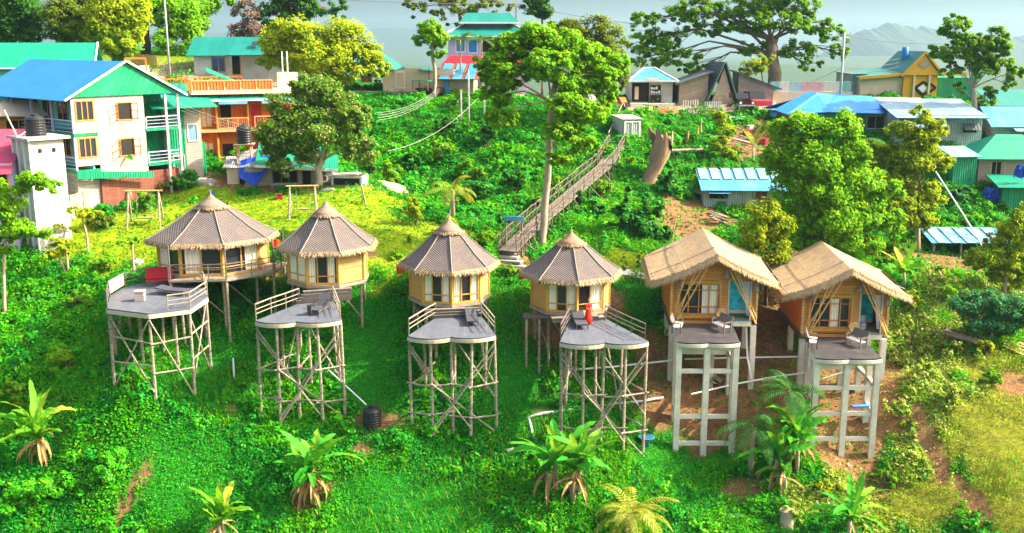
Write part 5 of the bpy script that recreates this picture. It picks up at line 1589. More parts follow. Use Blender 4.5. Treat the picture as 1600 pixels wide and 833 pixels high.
opening(gb, W_, D_, 'f', .8, 1.7, 3.2, 4.4, frame='white', pane='blue_paint', bars=0, name='door'); opening(gb, W_, D_, 'f', 2.1, 3.0, 3.1, 4.4, frame='white', pane='blue_paint', bars=0, name='door'); opening(gb, W_, D_, 'f', 3.4, 4.9, 3.1, 4.4, frame='white', pane='dark', bars=0)
opening(gb, W_, D_, 'f', 5.6, 7.2, 3.3, 4.4, frame='white', pane='tin_roof', bars=1)
MB().bb(-.4, W_ + .2, -1.2, -.01, 2.55, 2.75).build('balcony_floor', MT['plaster'], gb)
bn = MB(); bn.slab([(-.9, -1.6, 1.85), (W_ - .4, -1.6, 1.85), (W_ - .4, -1.22, 2.8), (.1, -1.22, 2.8)], .05); bn.build('red_banner', MT['red_sheet'], gb)
tx = MB()   # illegible white lettering on the banner
for i, x in enumerate((3.55, 3.8, 4.05, 4.3, 4.55)): tx.slab([(x, -1.66, 2.0), (x + .17, -1.66, 2.0), (x + .17, -1.53, 2.32 - .06 * (i % 2)), (x, -1.53, 2.32 - .06 * (i % 2))], .01)
tx.build('banner_lettering', MT['white'], gb)
railing(gb, (0, -.9, .0), (W_, -.9, .0), 1.2, 'lavender', 4, 'lines'); opening(gb, W_, D_, 'f', 1.0, 2.4, .2, 1.5, frame='white', pane='dark', bars=1); opening(gb, W_, D_, 'f', 3.2, 4.6, .2, 1.5, frame='white', pane='dark', bars=1)
bs_ = H('blue_panel_shack', 'small wooden shack with striped blue and rust roof panels below the red banner', 692, 150, 107, -6, 'shack')
walls(bs_, 3.2, 3, 2.0, 'a_wall', -1); roof(bs_, 3.2, 2.6, 1.9, 'shed', 'brick', 1.0, .6, .05)
for x in (-.3, 1.05, 2.4): MB().slab([(x, -.68, 1.75), (x + .95, -.68, 1.75), (x + .95, 3.1, 3.22), (x, 3.1, 3.22)], .02).build('roof_panel', MT['blue_tin'], bs_)
opening(bs_, 3.2, 3, 'f', .15, .6, .3, 1.5, frame='blue_paint', pane='blue_tin', bars=0, name='door')
sh = H('blue_roofed_shop', 'small white shop with blue hip roof, open dark front and posters on the ridge road', 986, 160, 107, 3, 'shop')
W_, D_ = 4.3, 4
walls(sh, W_, D_, 2.1, 'plaster', -.5); roof(sh, W_, D_, 2.1, 'hip', 'blue_tin', 1.35, .5, .06, 'white')
opening(sh, W_, D_, 'f', .15, 1.75, .15, 1.9, frame='dark', pane='dark', bars=1, name='shop_front'); 
MB().bb(.35, .75, -.06, -.02, .3, 1.6).build('door_leaf', MT['beige'], sh)
ps = MB(); ps.bb(1.95, 3.05, -.05, -.005, .85, 1.75); ps.build('poster_board', MT['dark'], sh)
pp = MB()
for i in range(7): x, z = 2.0 + (i % 4) * .26, .9 + (i // 4) * .42; pp.bb(x, x + .2, -.07, -.055, z, z + .3 - .05 * (i % 3))
pp.build('posters', MT['white'], sh)
MB().bb(1.95, 3.05, -.45, -.06, .0, .75).build('counter', MT['dark'], sh); MB().bb(1.3, 2.7, -.62, -.58, 2.2, 2.55).build('shop_sign', MT['white'], sh); MB().bb(-.2, W_, -1.2, -.01, -.4, -.05).build('porch_step', MT['concrete'], sh)
AF = 'a-frame cabins along the ridge road'
a1 = thing('cabin', 'weathered board cabin with single sloping dark roof left of the pointed one', 'cabin', P(1060, 165, 107), R(4), AF)
def gpoly(par, pts, nm, m, t=.12, y=0.0): MB().slab([(x, y, z) for x, z in pts], -t).build(nm, MT[m], par)
gpoly(a1, [(0, -.5), (3.0, -.5), (3.0, 3.3), (0, 2.3)], 'front_wall', 'a_wall'); MB().slab([(-.5, -.6, 2.2), (3.4, -.6, 3.5), (3.4, 4, 3.5), (-.5, 4, 2.2)], .12).build('roof', MT['a_roof'], a1); MB().bb(-.05, .07, .13, 4, -.5, 2.3).build('side_wall', MT['a_roof'], a1); opening(a1, 3, 4, 'f', 1.2, 1.9, 0, 1.7, frame='a_wall', pane='a_wall', bars=0, name='door'); MB().bb(2.9, 3.0, .13, 4, -.5, 3.2).build('side_wall', MT['a_wall'], a1)
a2 = thing('cabin', 'tall pointed a-frame cabin of weathered boards with dark steep roof', 'cabin', P(1108, 166, 106.5), R(8), AF)
gpoly(a2, [(0, -.4), (2.9, -.4), (1.5, 3.9)], 'front_wall', 'a_wall', y=.2); MB().slab([(-.55, -.1, -.4), (1.5, -.2, 4.4), (1.5, 4.5, 4.4), (-.55, 4.5, -.4)], -.14).build('roof', MT['a_roof'], a2); MB().slab([(1.5, -.2, 4.4), (3.3, -.1, -.4), (3.3, 4.5, -.4), (1.5, 4.5, 4.4)], -.14).build('roof', MT['a_roof'], a2); opening(a2, 2.9, 4, 'f', 1.0, 1.8, 0, 1.5, frame='a_wall', pane='a_wall', bars=1, name='door', off=-.2)
a3 = thing('cabin', 'weathered board cabin with roof sloping down to the right behind the red jeep', 'cabin', P(1152, 165, 107.5), R(-4), AF)
gpoly(a3, [(0, -.4), (3.6, -.4), (3.6, 1.9), (0, 3.3)], 'front_wall', 'a_wall'); MB().slab([(-.4, -.5, 3.55), (4.4, -.5, 1.75), (4.4, 4, 1.75), (-.4, 4, 3.55)], .12).build('roof', MT['a_roof'], a3); MB().bb(-.1, .02, .13, 3.8, -.4, 3.3).build('side_wall', MT['a_roof'], a3); opening(a3, 3.6, 4, 'f', 1.4, 2.2, .6, 1.6, frame='a_wall', pane='a_wall', bars=1); MB().bb(3.5, 3.6, .13, 3.8, -.4, 1.9).build('side_wall', MT['a_wall'], a3)
yb = H('yellow_building', 'yellow gabled building with dark diamond emblem and green roof on the ridge', 1343, 152, 109, 2, 'building')
MB().bb(0, 4.4, 0, 6, -1, 2.05).build('beige_wall', MT['beige'], yb); MB().bb(4.41, 8.0, -.35, 6, -1, 2.3).build('yellow_wall', MT['yellow'], yb); MB().bb(8.01, 12.5, .5, 6, -1, 2.0).build('green_wall', MT['green_sheet'], yb)
MB().slab([(4.3, -.4, 2.3), (8.1, -.4, 2.3), (6.4, -.4, 4.4)], -.2).build('gable_wall', MT['yellow'], yb)
MB().slab([(4.0, -.7, 2.2), (6.4, -.7, 4.65), (6.4, 6.3, 4.65), (4.0, 6.3, 2.2)][::-1], .1).build('roof', MT['teal_roof'], yb); MB().slab([(6.4, -.7, 4.65), (8.5, -.7, 2.2), (8.5, 6.3, 2.2), (6.4, 6.3, 4.65)][::-1], .1).build('roof', MT['teal_roof'], yb)
MB().slab([(-.4, -.5, 2.1), (4.4, -.5, 2.5), (4.4, 6.2, 2.9), (-.4, 6.2, 2.4)], .1).build('flat_roof', MT['teal_roof'], yb); MB().beam((-.4, -.52, 2.0), (4.4, -.52, 2.38), .1, .3).build('fascia', MT['yellow'], yb); MB().beam((8.1, -.5, 2.35), (11.0, -.5, 2.45), .1, .3).build('fascia', MT['yellow'], yb)
for (p, q) in (((4.0, 2.2), (6.4, 4.65)), ((6.4, 4.65), (8.5, 2.2))): MB().beam((p[0], -.72, p[1]), (q[0], -.72, q[1]), .08, .2).build('gable_trim', MT['yellow'], yb)
MB().slab([(6.4, -.62, 2.9), (7.1, -.62, 3.4), (6.4, -.62, 3.9), (5.7, -.62, 3.4)], -.03).build('gable_patch', MT['a_wall'], yb)
posts(yb, [(5.5, -.42), (7.1, -.42)], -.9, 2.3, 'beige', .1, 'column'); MB().bb(5.6, 7.0, -.4, -.36, -.9, -.1).build('grey_door', MT['metal'], yb)
em = MB()
for (p, q) in (((5.66, .95), (6.5, 1.6)), ((5.66, .95), (6.5, .25)), ((6.45, 1.6), (6.95, 1.3)), ((6.45, .25), (6.95, .5)), ((7.25, 1.42), (7.85, .98)), ((7.85, .98), (7.25, .55))): em.beam((p[0], -.43, p[1]), (q[0], -.43, q[1]), .06, .24)
em.build('diamond_emblem', MT['dark'], yb); MB().slab([(5.95, -.395, .95), (6.5, -.395, .5), (6.95, -.395, .95), (6.5, -.395, 1.4)], -.02).build('emblem_centre', MT['white'], yb)
brl = thing('roof_barrel', 'small blue barrel standing on the green ridge of the yellow building', 'barrel', Vector(yb.location) + Vector((5.55, 3, 3.7)), 0)
MB().lathe([(.33, 0), (.35, .3), (.35, .75), (.33, 1.4), (.2, 1.46)], (0, 0, 0), 14).build('body', MT['blue_paint'], brl, smooth=True); MB().lathe([(.34, 0), (.34, .06)], (0, 0, 1.05), 14).build('rim', MT['blue_tin'], brl)
st_ = H('grey_annex', 'plain grey block at the left end of the yellow building', 1330, 152, 110, 2, 'building'); walls(st_, 1.2, 5, 2.4, 'tin', -1); roof(st_, 1.2, 5, 2.4, 'shed', 'a_roof', .1, .3)
pw = H('painted_wall', 'long low wall painted with pink, white and teal panels along the road', 1203, 142, 109, 1, 'wall')
for i, (x0, x1, m) in enumerate(((0, 1.0, 'teal_roof'), (1.0, 2.0, 'white'), (2.0, 3.3, 'blue_tin'), (3.3, 5.6, 'pink_roof'), (5.6, 7.3, 'white'), (7.3, 8.6, 'teal_roof'))): MB().bb(x0 + .01, x1 - .01, 0, .15, -.1, .95).build('panel', M('mural_%d' % i, [c * .45 + .3 for c in MT[m].node_tree.nodes['Principled BSDF'].inputs['Base Color'].default_value[:3]] if False else {'teal_roof': (.18, .48, .44), 'white': (.6, .58, .55), 'blue_tin': (.3, .5, .55), 'pink_roof': (.62, .34, .36)}[m], .35, 4, .8, stain=(.55, .5, .48)), pw)
MB().bb(-.1, 8.7, -.12, .25, -2.4, -.11).build('ledge', MT['beige'], pw)
# --- right hand village
br_ = H('blue_roofed_house', 'low house with bright blue folded roof in front of the yellow building', 1240, 191, 98, 4)
W_, D_ = 9.6, 5
walls(br_, W_, D_, 1.2, 'green_sheet', -3, mats={'l': 'brick', 'r': 'tin'})
mb = MB()
mb.slab([(3.2, -.6, 1.0), (10.4, -.7, .75), (8.4, 2.4, 2.3), (5.0, 2.4, 2.4)], .06); mb.slab([(-.9, -.6, .8), (3.2, -.62, 1.0), (5.0, 2.4, 2.4), (3.0, 2.4, 2.65)], .06); mb.slab([(-1.5, 1.5, 1.1), (-.9, -.6, .8), (3.0, 2.4, 2.65), (2.4, 3.2, 2.7)], .06)
mb.slab([(10.4, -.7, .75), (10.6, 5.4, .9), (8.4, 2.42, 2.3)], .06); mb.slab([(10.4, 5.5, .8), (-1.4, 5.5, 1.0), (3.0, 2.42, 2.62), (8.4, 2.42, 2.3)], .06)
mb.build('roof', MT['blue_roof'], br_); opening(br_, W_, D_, 'f', 7.2, 8.8, -.6, .5, frame='tin', pane='dark')
tr = H('tin_house', 'tall grey tin house with pale sloping roof and propped shutter', 1398, 222, 95, -3)
W_, D_ = 7.8, 6
walls(tr, W_, D_, 2.5, 'tin', -1.5); roof(tr, W_, D_, 2.4, 'shed', 'tin_roof', 1.0, .9, .06, None, .3); opening(tr, W_, D_, 'f', 6.1, 7.3, .9, 1.7, frame='tin', pane='dark', bars=0)
MB().slab([(6.0, -.75, 1.2), (7.5, -.75, 1.2), (7.5, -.1, 1.75), (6.0, -.1, 1.75)], .03).build('shutter', MT['a_roof'], tr)
MB().slab([(-.3, -1.3, 1.55), (4.2, -1.5, 1.35), (4.4, -.2, 2.2), (-.3, -.2, 2.3)], .05).build('porch_roof', MT['tin_roof'], tr); MB().slab([(-1.6, 5.0, 3.45), (4.2, 5.6, 3.35), (4.2, 6.7, 3.7), (-1.6, 6.2, 3.8)], .05).build('rear_roof', MT['tin'], tr)
bg_ = H('slate_roofed_house', 'small house with slate blue sheet roof at the right edge above the green hip roof', 1552, 216, 95, -2)
walls(bg_, 5.5, 5, 1.3, 'stone', -2, 'x', 1.4); roof(bg_, 5.5, 5, 1.3, 'x', 'blue_tin', 1.4, .5); MB().slab([(1.5, -1.3, .75), (6, -1.3, .75), (6, -.3, 1.0), (1.5, -.3, 1.0)], .05).build('porch_roof', MT['tin_roof'], bg_)
tl = H('teal_roofed_shed', 'teal roofed shed on the skyline at the right edge', 1556, 172, 106, 0, 'shed'); walls(tl, 8, 4, .5, 'brick', -2); roof(tl, 8, 4, .5, 'shed', 'teal_roof', 1.2, .4)
gh = H('green_roofed_cottage', 'cream plank cottage with bright green hip roof and blue tarpaulin at the right edge', 1526, 290, 89.5, -4)
W_, D_ = 6.6, 5
walls(gh, W_, D_, 2.5, 'planks_cream', -2); roof(gh, W_, D_, 2.4, 'hip', 'green_roof', 1.9, .8, .07); opening(gh, W_, D_, 'f', 1.1, 1.9, .9, 2.1, frame='planks_cream', pane='dark', bars=1, leaf='beige'); opening(gh, W_, D_, 'f', 4.6, 5.4, .5, 2.2, frame='blue_paint', pane='dark', bars=0, name='door')
MB().bb(-.35, -.02, .1, D_ - .1, -2, 2.3).build('chimney_wall', MT['stone'], gh)
gs_ = H('green_shed', 'upright green sheet shed with pale blue lean-to roof beside the cream cottage', 1486, 300, 88.5, 6, 'shed')
walls(gs_, 2.1, 2.5, 3.1, 'green_sheet', -1.2); roof(gs_, 2.1, 2.5, 3.1, 'shed', 'tin_roof', .5, .3)
g2 = H('green_shed', 'lower green sheet shed below the cream cottage with a blue tarpaulin beside it', 1562, 338, 86, -4, 'shed')
walls(g2, 2.6, 2.2, 2.6, 'green_sheet', -1); roof(g2, 2.6, 2.2, 2.6, 'shed', 'green_roof', .5, .5)
for (px, py, Y, s, lab) in ((1548, 305, 86.6, 1.5, 'crumpled blue tarpaulin hung left of the lower green shed'), (1596, 268, 86.5, 1.2, 'blue tarpaulin heaped at the right corner of the cream cottage')):
    mb = MB(); r_ = random.Random(px)
    for i in range(5):
        for j in range(3):
            f = lambda a, b: (s * (a / 5 - .5), .2 * math.sin(a * 2.1 + b) - .1 * b, s * (b / 3 - .5) * .9 + .1 * math.sin(a * 1.7))
            mb.face([f(i, j), f(i + 1, j), f(i + 1, j + 1), f(i, j + 1)])
    o = mb.build('tarpaulin', MT['blue_tarp']); o.location = P(px, py, Y); so = o.modifiers.new('thick', 'SOLIDIFY'); so.thickness = .03; tag(o, lab, 'tarpaulin')
ts = H('tin_shack', 'sky blue tin shack on short stilts above the brown bank', 1098, 328, 84, -3, 'shack')
W_, D_ = 6.6, 3.4
walls(ts, W_, D_, 1.75, 'tin', -.02); roof(ts, W_, D_, 1.75, 'shed', 'blue_tin', 1.0, .4, .05, None, .25)
for i in range(7):
    x = -.1 + i * 1.0; MB().slab([(x, 1.7, 2.37), (x + .75, 1.7, 2.37), (x + .75, 3.9, 3.02), (x, 3.9, 3.02)], .02).build('roof_sheet', MT['tin_roof'], ts)
opening(ts, W_, D_, 'f', .5, 2.0, .95, 1.4, frame='tin', pane='dark', bars=0); MB().slab([(.4, -.5, 1.45), (2.2, -.5, 1.45), (2.2, -.05, 1.65), (.4, -.05, 1.65)], .03).build('shutter', MT['blue_tin'], ts); opening(ts, W_, D_, 'f', 1.15, 1.9, .02, .75, frame='tin', pane='green_sheet', bars=0); opening(ts, W_, D_, 'f', 4.3, 5.2, .7, 1.6, frame='tin', pane='brick', bars=0)
MB().bb(-.3, W_ + .2, -.35, D_, -.2, -.03).build('floor', MT['pole'], ts)
for x in (.2, 2.3, 4.4, 6.4):
    for y in (0, 3.0): MB().tube([(x, y, -.2), (x, y, -2.6)], .08, 6).build('stilt', MT['pole'], ts)
t2 = H('open_shed', 'low open shed with patchy pale blue tin roof on poles beside the right hand trees', 1458, 398, 78, -2, 'shed')
roof(t2, 5.6, 2.6, 1.0, 'shed', 'blue_tin', .55, .3, .05); posts(t2, [(0, 0), (2.1, 0), (5.4, 0), (0, 2.5), (5.4, 2.5)], -1.6, 1.0, 'pole', .06)
for z in (.2, .5, .78): MB().beam((0, 1.2, z), (5.5, 1.2, z), .06).build('slat', MT['pole'], t2)
MB().bb(0, 5.4, 2.4, 2.5, -.8, .9).build('back_wall', MT['bark'], t2)
for i in range(5): MB().slab([(.2 + i * 1.1, -.32, 1.03), (.9 + i * 1.1, -.36, 1.03), (.95 + i * 1.1, 2.6, 1.68), (.1 + i * 1.1, 2.7, 1.7)], .02).build('roof_sheet', MT['tin_roof'], t2)
pt = H('white_latrine', 'white box hut with grey double door at the top of the bridge stairs', 973, 222, G(985, 222).y, 14, 'hut')
walls(pt, 1.75, 3.0, 2.1, 'plaster', -.6, mats={'f': 'tin'}); MB().slab([(-.1, -.1, 2.12), (1.9, -.1, 2.12), (2.0, 3.2, 2.3), (-.1, 3.2, 2.3)], .08).build('roof', MT['planks_cream'], pt); opening(pt, 1.75, 3, 'f', .2, 1.55, -.2, 1.8, frame='white', pane='tin', bars=1, name='door')
# ---------------------------------------------------------------- trees
SKY_T = 'trees along the ridge'
tree('tree', 'dark round tree at the far left end of the ridge', 113, (18, 100), [(20, 78), (24, 55)], [(10, 40, 38, 30, 0), (45, 30, 26, 26, 1), (25, 5, 36, 24, 0), (50, 55, 14, 16, -1), (0, 15, 22, 24, 0)], 'dark', 'bark', 5200, .42, .3, SKY_T, 31, crown='crown')
tree('tree', 'olive yellow tree with thin crossing trunks beside the far left dark tree', 112, (115, 98), [(117, 75), (112, 50)], [(100, 25, 24, 28, 0), (125, 45, 24, 22, 0), (95, 55, 16, 16, 0), (130, 12, 22, 18, 1)], 'olive', 'bark', 3600, .4, .16, SKY_T, 32)
tree('tree', 'yellow green bushy tree over the blue roof of the white house', 110, (178, 98), [(178, 80), (180, 60)], [(165, 30, 30, 30, 0), (195, 45, 30, 24, 0), (150, 55, 18, 18, 0), (210, 22, 24, 22, 0), (185, 70, 26, 14, -2), (175, 5, 28, 20, 0)], 'yellow', 'bark', 5000, .4, .22, SKY_T, 33)
tree('tree', 'large tree with thick dark trunk and leaning limb behind the left power pole', 120, (228, 98), [(228, 70), (226, 30), (232, 8)], [(255, 15, 30, 22, 0), (290, 30, 30, 24, 0), (310, 8, 32, 16, 2), (275, 60, 30, 20, -1), (222, 0, 24, 16, 0), (300, 55, 16, 14, 0), (345, -2, 20, 10, 2)], 'bright', 'bark_dark', 5000, .42, .55, SKY_T, 34)
tree('tree', 'low dark leafed tree standing directly behind the blue roof', 109, (185, 112), [(185, 90), (183, 78)], [(180, 62, 22, 16, 0), (188, 78, 26, 14, 0)], 'mid', 'bark', 1500, .36, .16, SKY_T, 35)
tree('tree', 'bare looking pinkish tree above the teal roofed house', 122, (388, 80), [(388, 50), (386, 30)], [(380, 50, 20, 14, 0), (400, 42, 18, 14, 0), (385, 15, 20, 16, 0), (368, 58, 12, 8, 0), (405, 58, 14, 8, 0)], 'pink', 'bark', 1500, .34, .22, SKY_T, 36)
tree('tree', 'tall dark tree rising behind the big spreading yellow green tree', 124, (440, 100), [(438, 50), (440, 22)], [(430, 22, 26, 24, 0), (465, 8, 28, 20, 0), (505, 8, 30, 18, 2), (415, 45, 14, 12, 0), (530, 18, 16, 12, 0), (455, -12, 40, 14, 0)], 'dark', 'bark', 3600, .42, .34, SKY_T, 37, thin=.24)
tree('tree', 'big spreading yellow green tree above the roof terrace', 101, (515, 138), [(512, 118), (500, 100)], [(435, 62, 26, 26, 0), (425, 92, 18, 14, 0), (480, 55, 32, 24, -1), (535, 62, 34, 26, 0), (565, 85, 28, 20, 0), (500, 92, 42, 20, -2), (590, 108, 18, 12, 0), (540, 112, 38, 14, -1), (455, 90, 26, 20, 0)], 'yellow', 'bark_pale', 8500, .36, .32, SKY_T, 38)
tree('tree', 'wide airy tree above the lavender building on the skyline', 124, (722, 70), [(722, 40), (718, 22)], [(655, 12, 24, 14, 0), (690, 10, 26, 18, 0), (730, 5, 30, 22, 0), (765, 14, 28, 16, 0), (785, 2, 18, 14, 0), (715, 38, 20, 10, 0), (700, -10, 40, 12, 0), (640, 0, 14, 10, 0)], 'olive', 'bark', 2400, .36, .28, SKY_T, 39, thin=.2)
tree('tree', 'slim tree with pale trunk left of the lavender building', 106, (678, 150), [(680, 115), (676, 85), (674, 62)], [(672, 42, 16, 14, 0), (688, 58, 12, 14, 0), (662, 60, 12, 12, 0), (684, 78, 13, 12, 0), (676, 52, 16, 12, -1)], 'bright', 'bark_pale', 1800, .34, .2, SKY_T, 40)
tree('tree', 'small round topped tree on a bare stem near the utility pole', 116, (848, 60), [(848, 42), (846, 26)], [(834, 10, 18, 12, 0), (852, 14, 14, 12, 0), (840, 0, 16, 10, 0), (846, 22, 9, 8, 0)], 'dark', 'bark', 1300, .34, .14, SKY_T, 41)
tree('tree', 'huge spreading tree with long level limbs above the a-frame cabins', 112, (1210, 150), [(1209, 115), (1207, 85), (1205, 62)], [(1010, 30, 28, 12, 0), (1060, 22, 34, 14, 0), (1000, 62, 24, 16, 1), (1040, 62, 34, 16, 0), (1020, 92, 30, 16, 0), (1062, 90, 30, 12, -1), (1120, 18, 40, 14, 0), (1110, 44, 38, 10, 1), (1090, 108, 26, 10, 0), (1180, 12, 40, 16, 0), (1165, 42, 36, 10, 0), (1240, 10, 36, 18, 0), (1265, 38, 34, 16, 0), (1300, 55, 26, 16, 0), (1310, 82, 18, 12, 0), (1250, 78, 32, 14, 0), (1265, 102, 20, 9, 0), (1215, 30, 36, 14, -2), (1200, -8, 60, 12, 0), (1175, 75, 30, 10, 0), (1080, -4, 40, 8, 0)], 'mid', 'bark', 12500, .36, .75, SKY_T, 42, thin=.2, twigs=7, fork=.8)
tree('tree', 'slender light green tree between the pointed cabin and the huge tree', 108, (1196, 160), [(1193, 130), (1190, 112)], [(1180, 102, 18, 9, 0), (1168, 112, 12, 6, 0), (1196, 92, 12, 8, 0)], 'yellow', 'bark', 700, .3, .1, SKY_T, 43)
tree('tree', 'tall bushy tree with several pale trunks right of the yellow building', 99, (1525, 185), [(1523, 160), (1520, 138)], [(1495, 45, 22, 20, 0), (1475, 80, 20, 16, 0), (1510, 75, 24, 20, 0), (1545, 62, 26, 20, 0), (1565, 88, 22, 18, 0), (1535, 100, 26, 18, 0), (1585, 115, 16, 14, 0), (1490, 110, 16, 12, 0), (1542, 155, 14, 18, 0), (1575, 130, 12, 10, 0), (1500, 140, 10, 10, 0)], 'mid', 'bark_pale', 5500, .36, .3, SKY_T, 44, thin=.24)
# nearer trees
tree('tree', 'leafy tree with pale flowers and forked trunk standing on the lawn beside the shack', 83, (499, 312), [(500, 282), (497, 262), (505, 250)], [(450, 165, 28, 24, 0), (495, 145, 30, 22, 0), (530, 165, 28, 24, 0), (440, 205, 32, 22, -1), (490, 200, 34, 26, -1), (545, 205, 30, 24, 0), (575, 238, 18, 18, 0), (430, 240, 18, 22, 0), (480, 235, 26, 16, 0), (560, 180, 20, 18, 0), (418, 220, 16, 18, 0), (470, 130, 18, 12, 0), (555, 240, 20, 14, 0), (445, 258, 10, 14, -1)], 'cream', 'bark_pale', 9000, .31, .3, None, 45, thin=.34)
tree('tree', 'tall pale trunked tree with bright green layered crown beside the bamboo bridge', 72.5, (846, 398), [(850, 350), (855, 280), (858, 210), (862, 160), (868, 130)], [(770, 100, 28, 20, 0), (800, 75, 30, 20, 0), (840, 60, 34, 20, 0), (885, 72, 34, 22, 0), (920, 90, 30, 20, 1), (800, 120, 30, 18, -1), (855, 100, 34, 20, -2), (780, 150, 24, 16, 0), (785, 185, 24, 14, -1), (905, 130, 32, 18, 0), (945, 120, 24, 18, 0), (890, 165, 30, 16, -2), (925, 175, 24, 16, -1), (880, 205, 28, 16, -2), (910, 225, 22, 14, -1), (950, 150, 18, 14, 0), (870, 250, 20, 10, -2), (765, 125, 18, 14, 0), (960, 100, 20, 16, 1)], 'bright', 'bark_pale', 14500, .31, .28, None, 46, thin=.29, twigs=4)
tree('tree', 'dark rounded tree behind the bright green tree by the bridge', 101, (915, 150), [(915, 120), (912, 90)], [(890, 55, 26, 22, 0), (925, 45, 28, 18, 0), (955, 70, 24, 24, 0), (905, 85, 30, 22, -2), (960, 105, 20, 22, 0), (925, 120, 30, 18, -2), (970, 130, 12, 14, 0), (940, 95, 24, 22, -3), (870, 40, 14, 8, 0)], 'olive', 'bark', 5600, .36, .3, None, 47)
tree('tree', 'large bushy tree with slanting pale limb between the gabled huts and the village', 71.5, (1284, 402), [(1282, 350), (1280, 295), (1262, 265)], [(1250, 205, 34, 24, 0), (1300, 195, 36, 22, 0), (1225, 245, 28, 26, 0), (1275, 245, 34, 24, -1), (1325, 240, 30, 24, 0), (1240, 290, 34, 24, 0), (1300, 290, 38, 26, -1), (1350, 285, 28, 22, 0), (1245, 335, 32, 22, 0), (1305, 340, 38, 26, -1), (1355, 335, 32, 24, 0), (1270, 375, 34, 18, -1), (1335, 380, 36, 18, -1), (1385, 300, 22, 16, 0), (1395, 345, 22, 18, 0), (1222, 195, 18, 14, 0)], 'bright', 'bark_pale', 14000, .30, .26, None, 48)
tree('tree', 'sunlit yellow green outer tree standing right of the large bushy tree', 78, (1440, 330), [(1436, 285), (1436, 260)], [(1410, 205, 22, 14, 1), (1440, 215, 26, 18, 0), (1460, 200, 18, 16, 0), (1425, 250, 34, 18, 0), (1465, 255, 20, 16, 0), (1400, 280, 30, 16, 0), (1430, 295, 34, 14, 0), (1390, 250, 22, 14, 1), (1440, 180, 16, 12, 1), (1360, 235, 18, 12, 1), (1385, 232, 18, 10, 1), (1412, 318, 26, 14, -1), (1448, 315, 22, 14, 0), (1400, 345, 24, 14, -1), (1440, 345, 22, 12, -1)], 'yellow', 'bark_pale', 8500, .29, .18, None, 49)
tree('tree', 'round golden green tree just behind the roof of the blue tiled hut', 69, (1198, 440), [(1198, 410), (1197, 390)], [(1195, 330, 26, 18, 0), (1185, 360, 28, 20, 0), (1212, 355, 26, 20, 0), (1195, 390, 34, 20, 0), (1220, 400, 20, 18, 0), (1205, 418, 24, 16, 0)], 'yellow', 'bark', 4200, .25, .13, None, 50)
tree('tree', 'sunlit tree with pale leaves hanging over the right edge below the green shed', 71, (1572, 455), [(1572, 425), (1568, 395)], [(1590, 360, 26, 22, 0), (1545, 400, 28, 14, 0), (1585, 400, 26, 18, 0), (1525, 412, 18, 10, 0), (1570, 430, 26, 14, 0), (1600, 430, 20, 18, 0), (1600, 335, 18, 16, 0), (1560, 375, 18, 12, 0)], 'yellow', 'bark_pale', 4600, .25, .14, None, 51)
tree('tree', 'bluish leafed small tree with branching grey stems near the lumber on the right slope', 65.5, (1550, 580), [(1552, 545), (1550, 520)], [(1510, 475, 24, 18, 0), (1545, 470, 26, 18, 0), (1580, 480, 24, 18, 0), (1530, 500, 26, 14, 0), (1570, 505, 26, 14, 0), (1600, 490, 18, 20, 0)], 'teal', 'bark_pale', 4200, .22, .1, None, 52)
tree('tree', 'leafy tree leaning in from the left edge in front of the water tower', 66, (4, 470), [(5, 430), (8, 380), (12, 340)], [(50, 280, 24, 10, 0), (75, 290, 16, 9, 0), (30, 295, 18, 9, 0), (10, 325, 26, 16, 0), (25, 355, 24, 14, 0), (60, 365, 14, 9, 0), (5, 380, 18, 12, 0), (-10, 300, 20, 20, 0)], 'bright', 'bark_pale', 3800, .24, .13, None, 53)
tree('tree', 'slender yellow leaved young tree on the debris slope below the red jeep', 92, (1128, 262), [(1128, 245), (1130, 230)], [(1130, 185, 13, 10, 0), (1135, 205, 14, 12, 0), (1125, 225, 13, 12, 0), (1138, 235, 10, 10, 0), (1118, 178, 10, 7, 0)], 'yellow', 'bark', 1200, .26, .07, None, 54)
tree('tree', 'broad leaved dark tree filling the gully right of the bridge', 75.5, (988, 420), [(988, 395), (985, 372)], [(960, 370, 22, 18, 0), (985, 335, 16, 22, 0), (1010, 350, 20, 22, 0), (1000, 385, 30, 20, 0), (955, 395, 24, 16, 0), (980, 305, 7, 10, 0), (1008, 312, 7, 12, 0), (1028, 325, 8, 12, 0), (1035, 370, 14, 16, 0), (965, 330, 10, 10, 0)], 'broad', 'bark', 2600, .42, .12, None, 55)
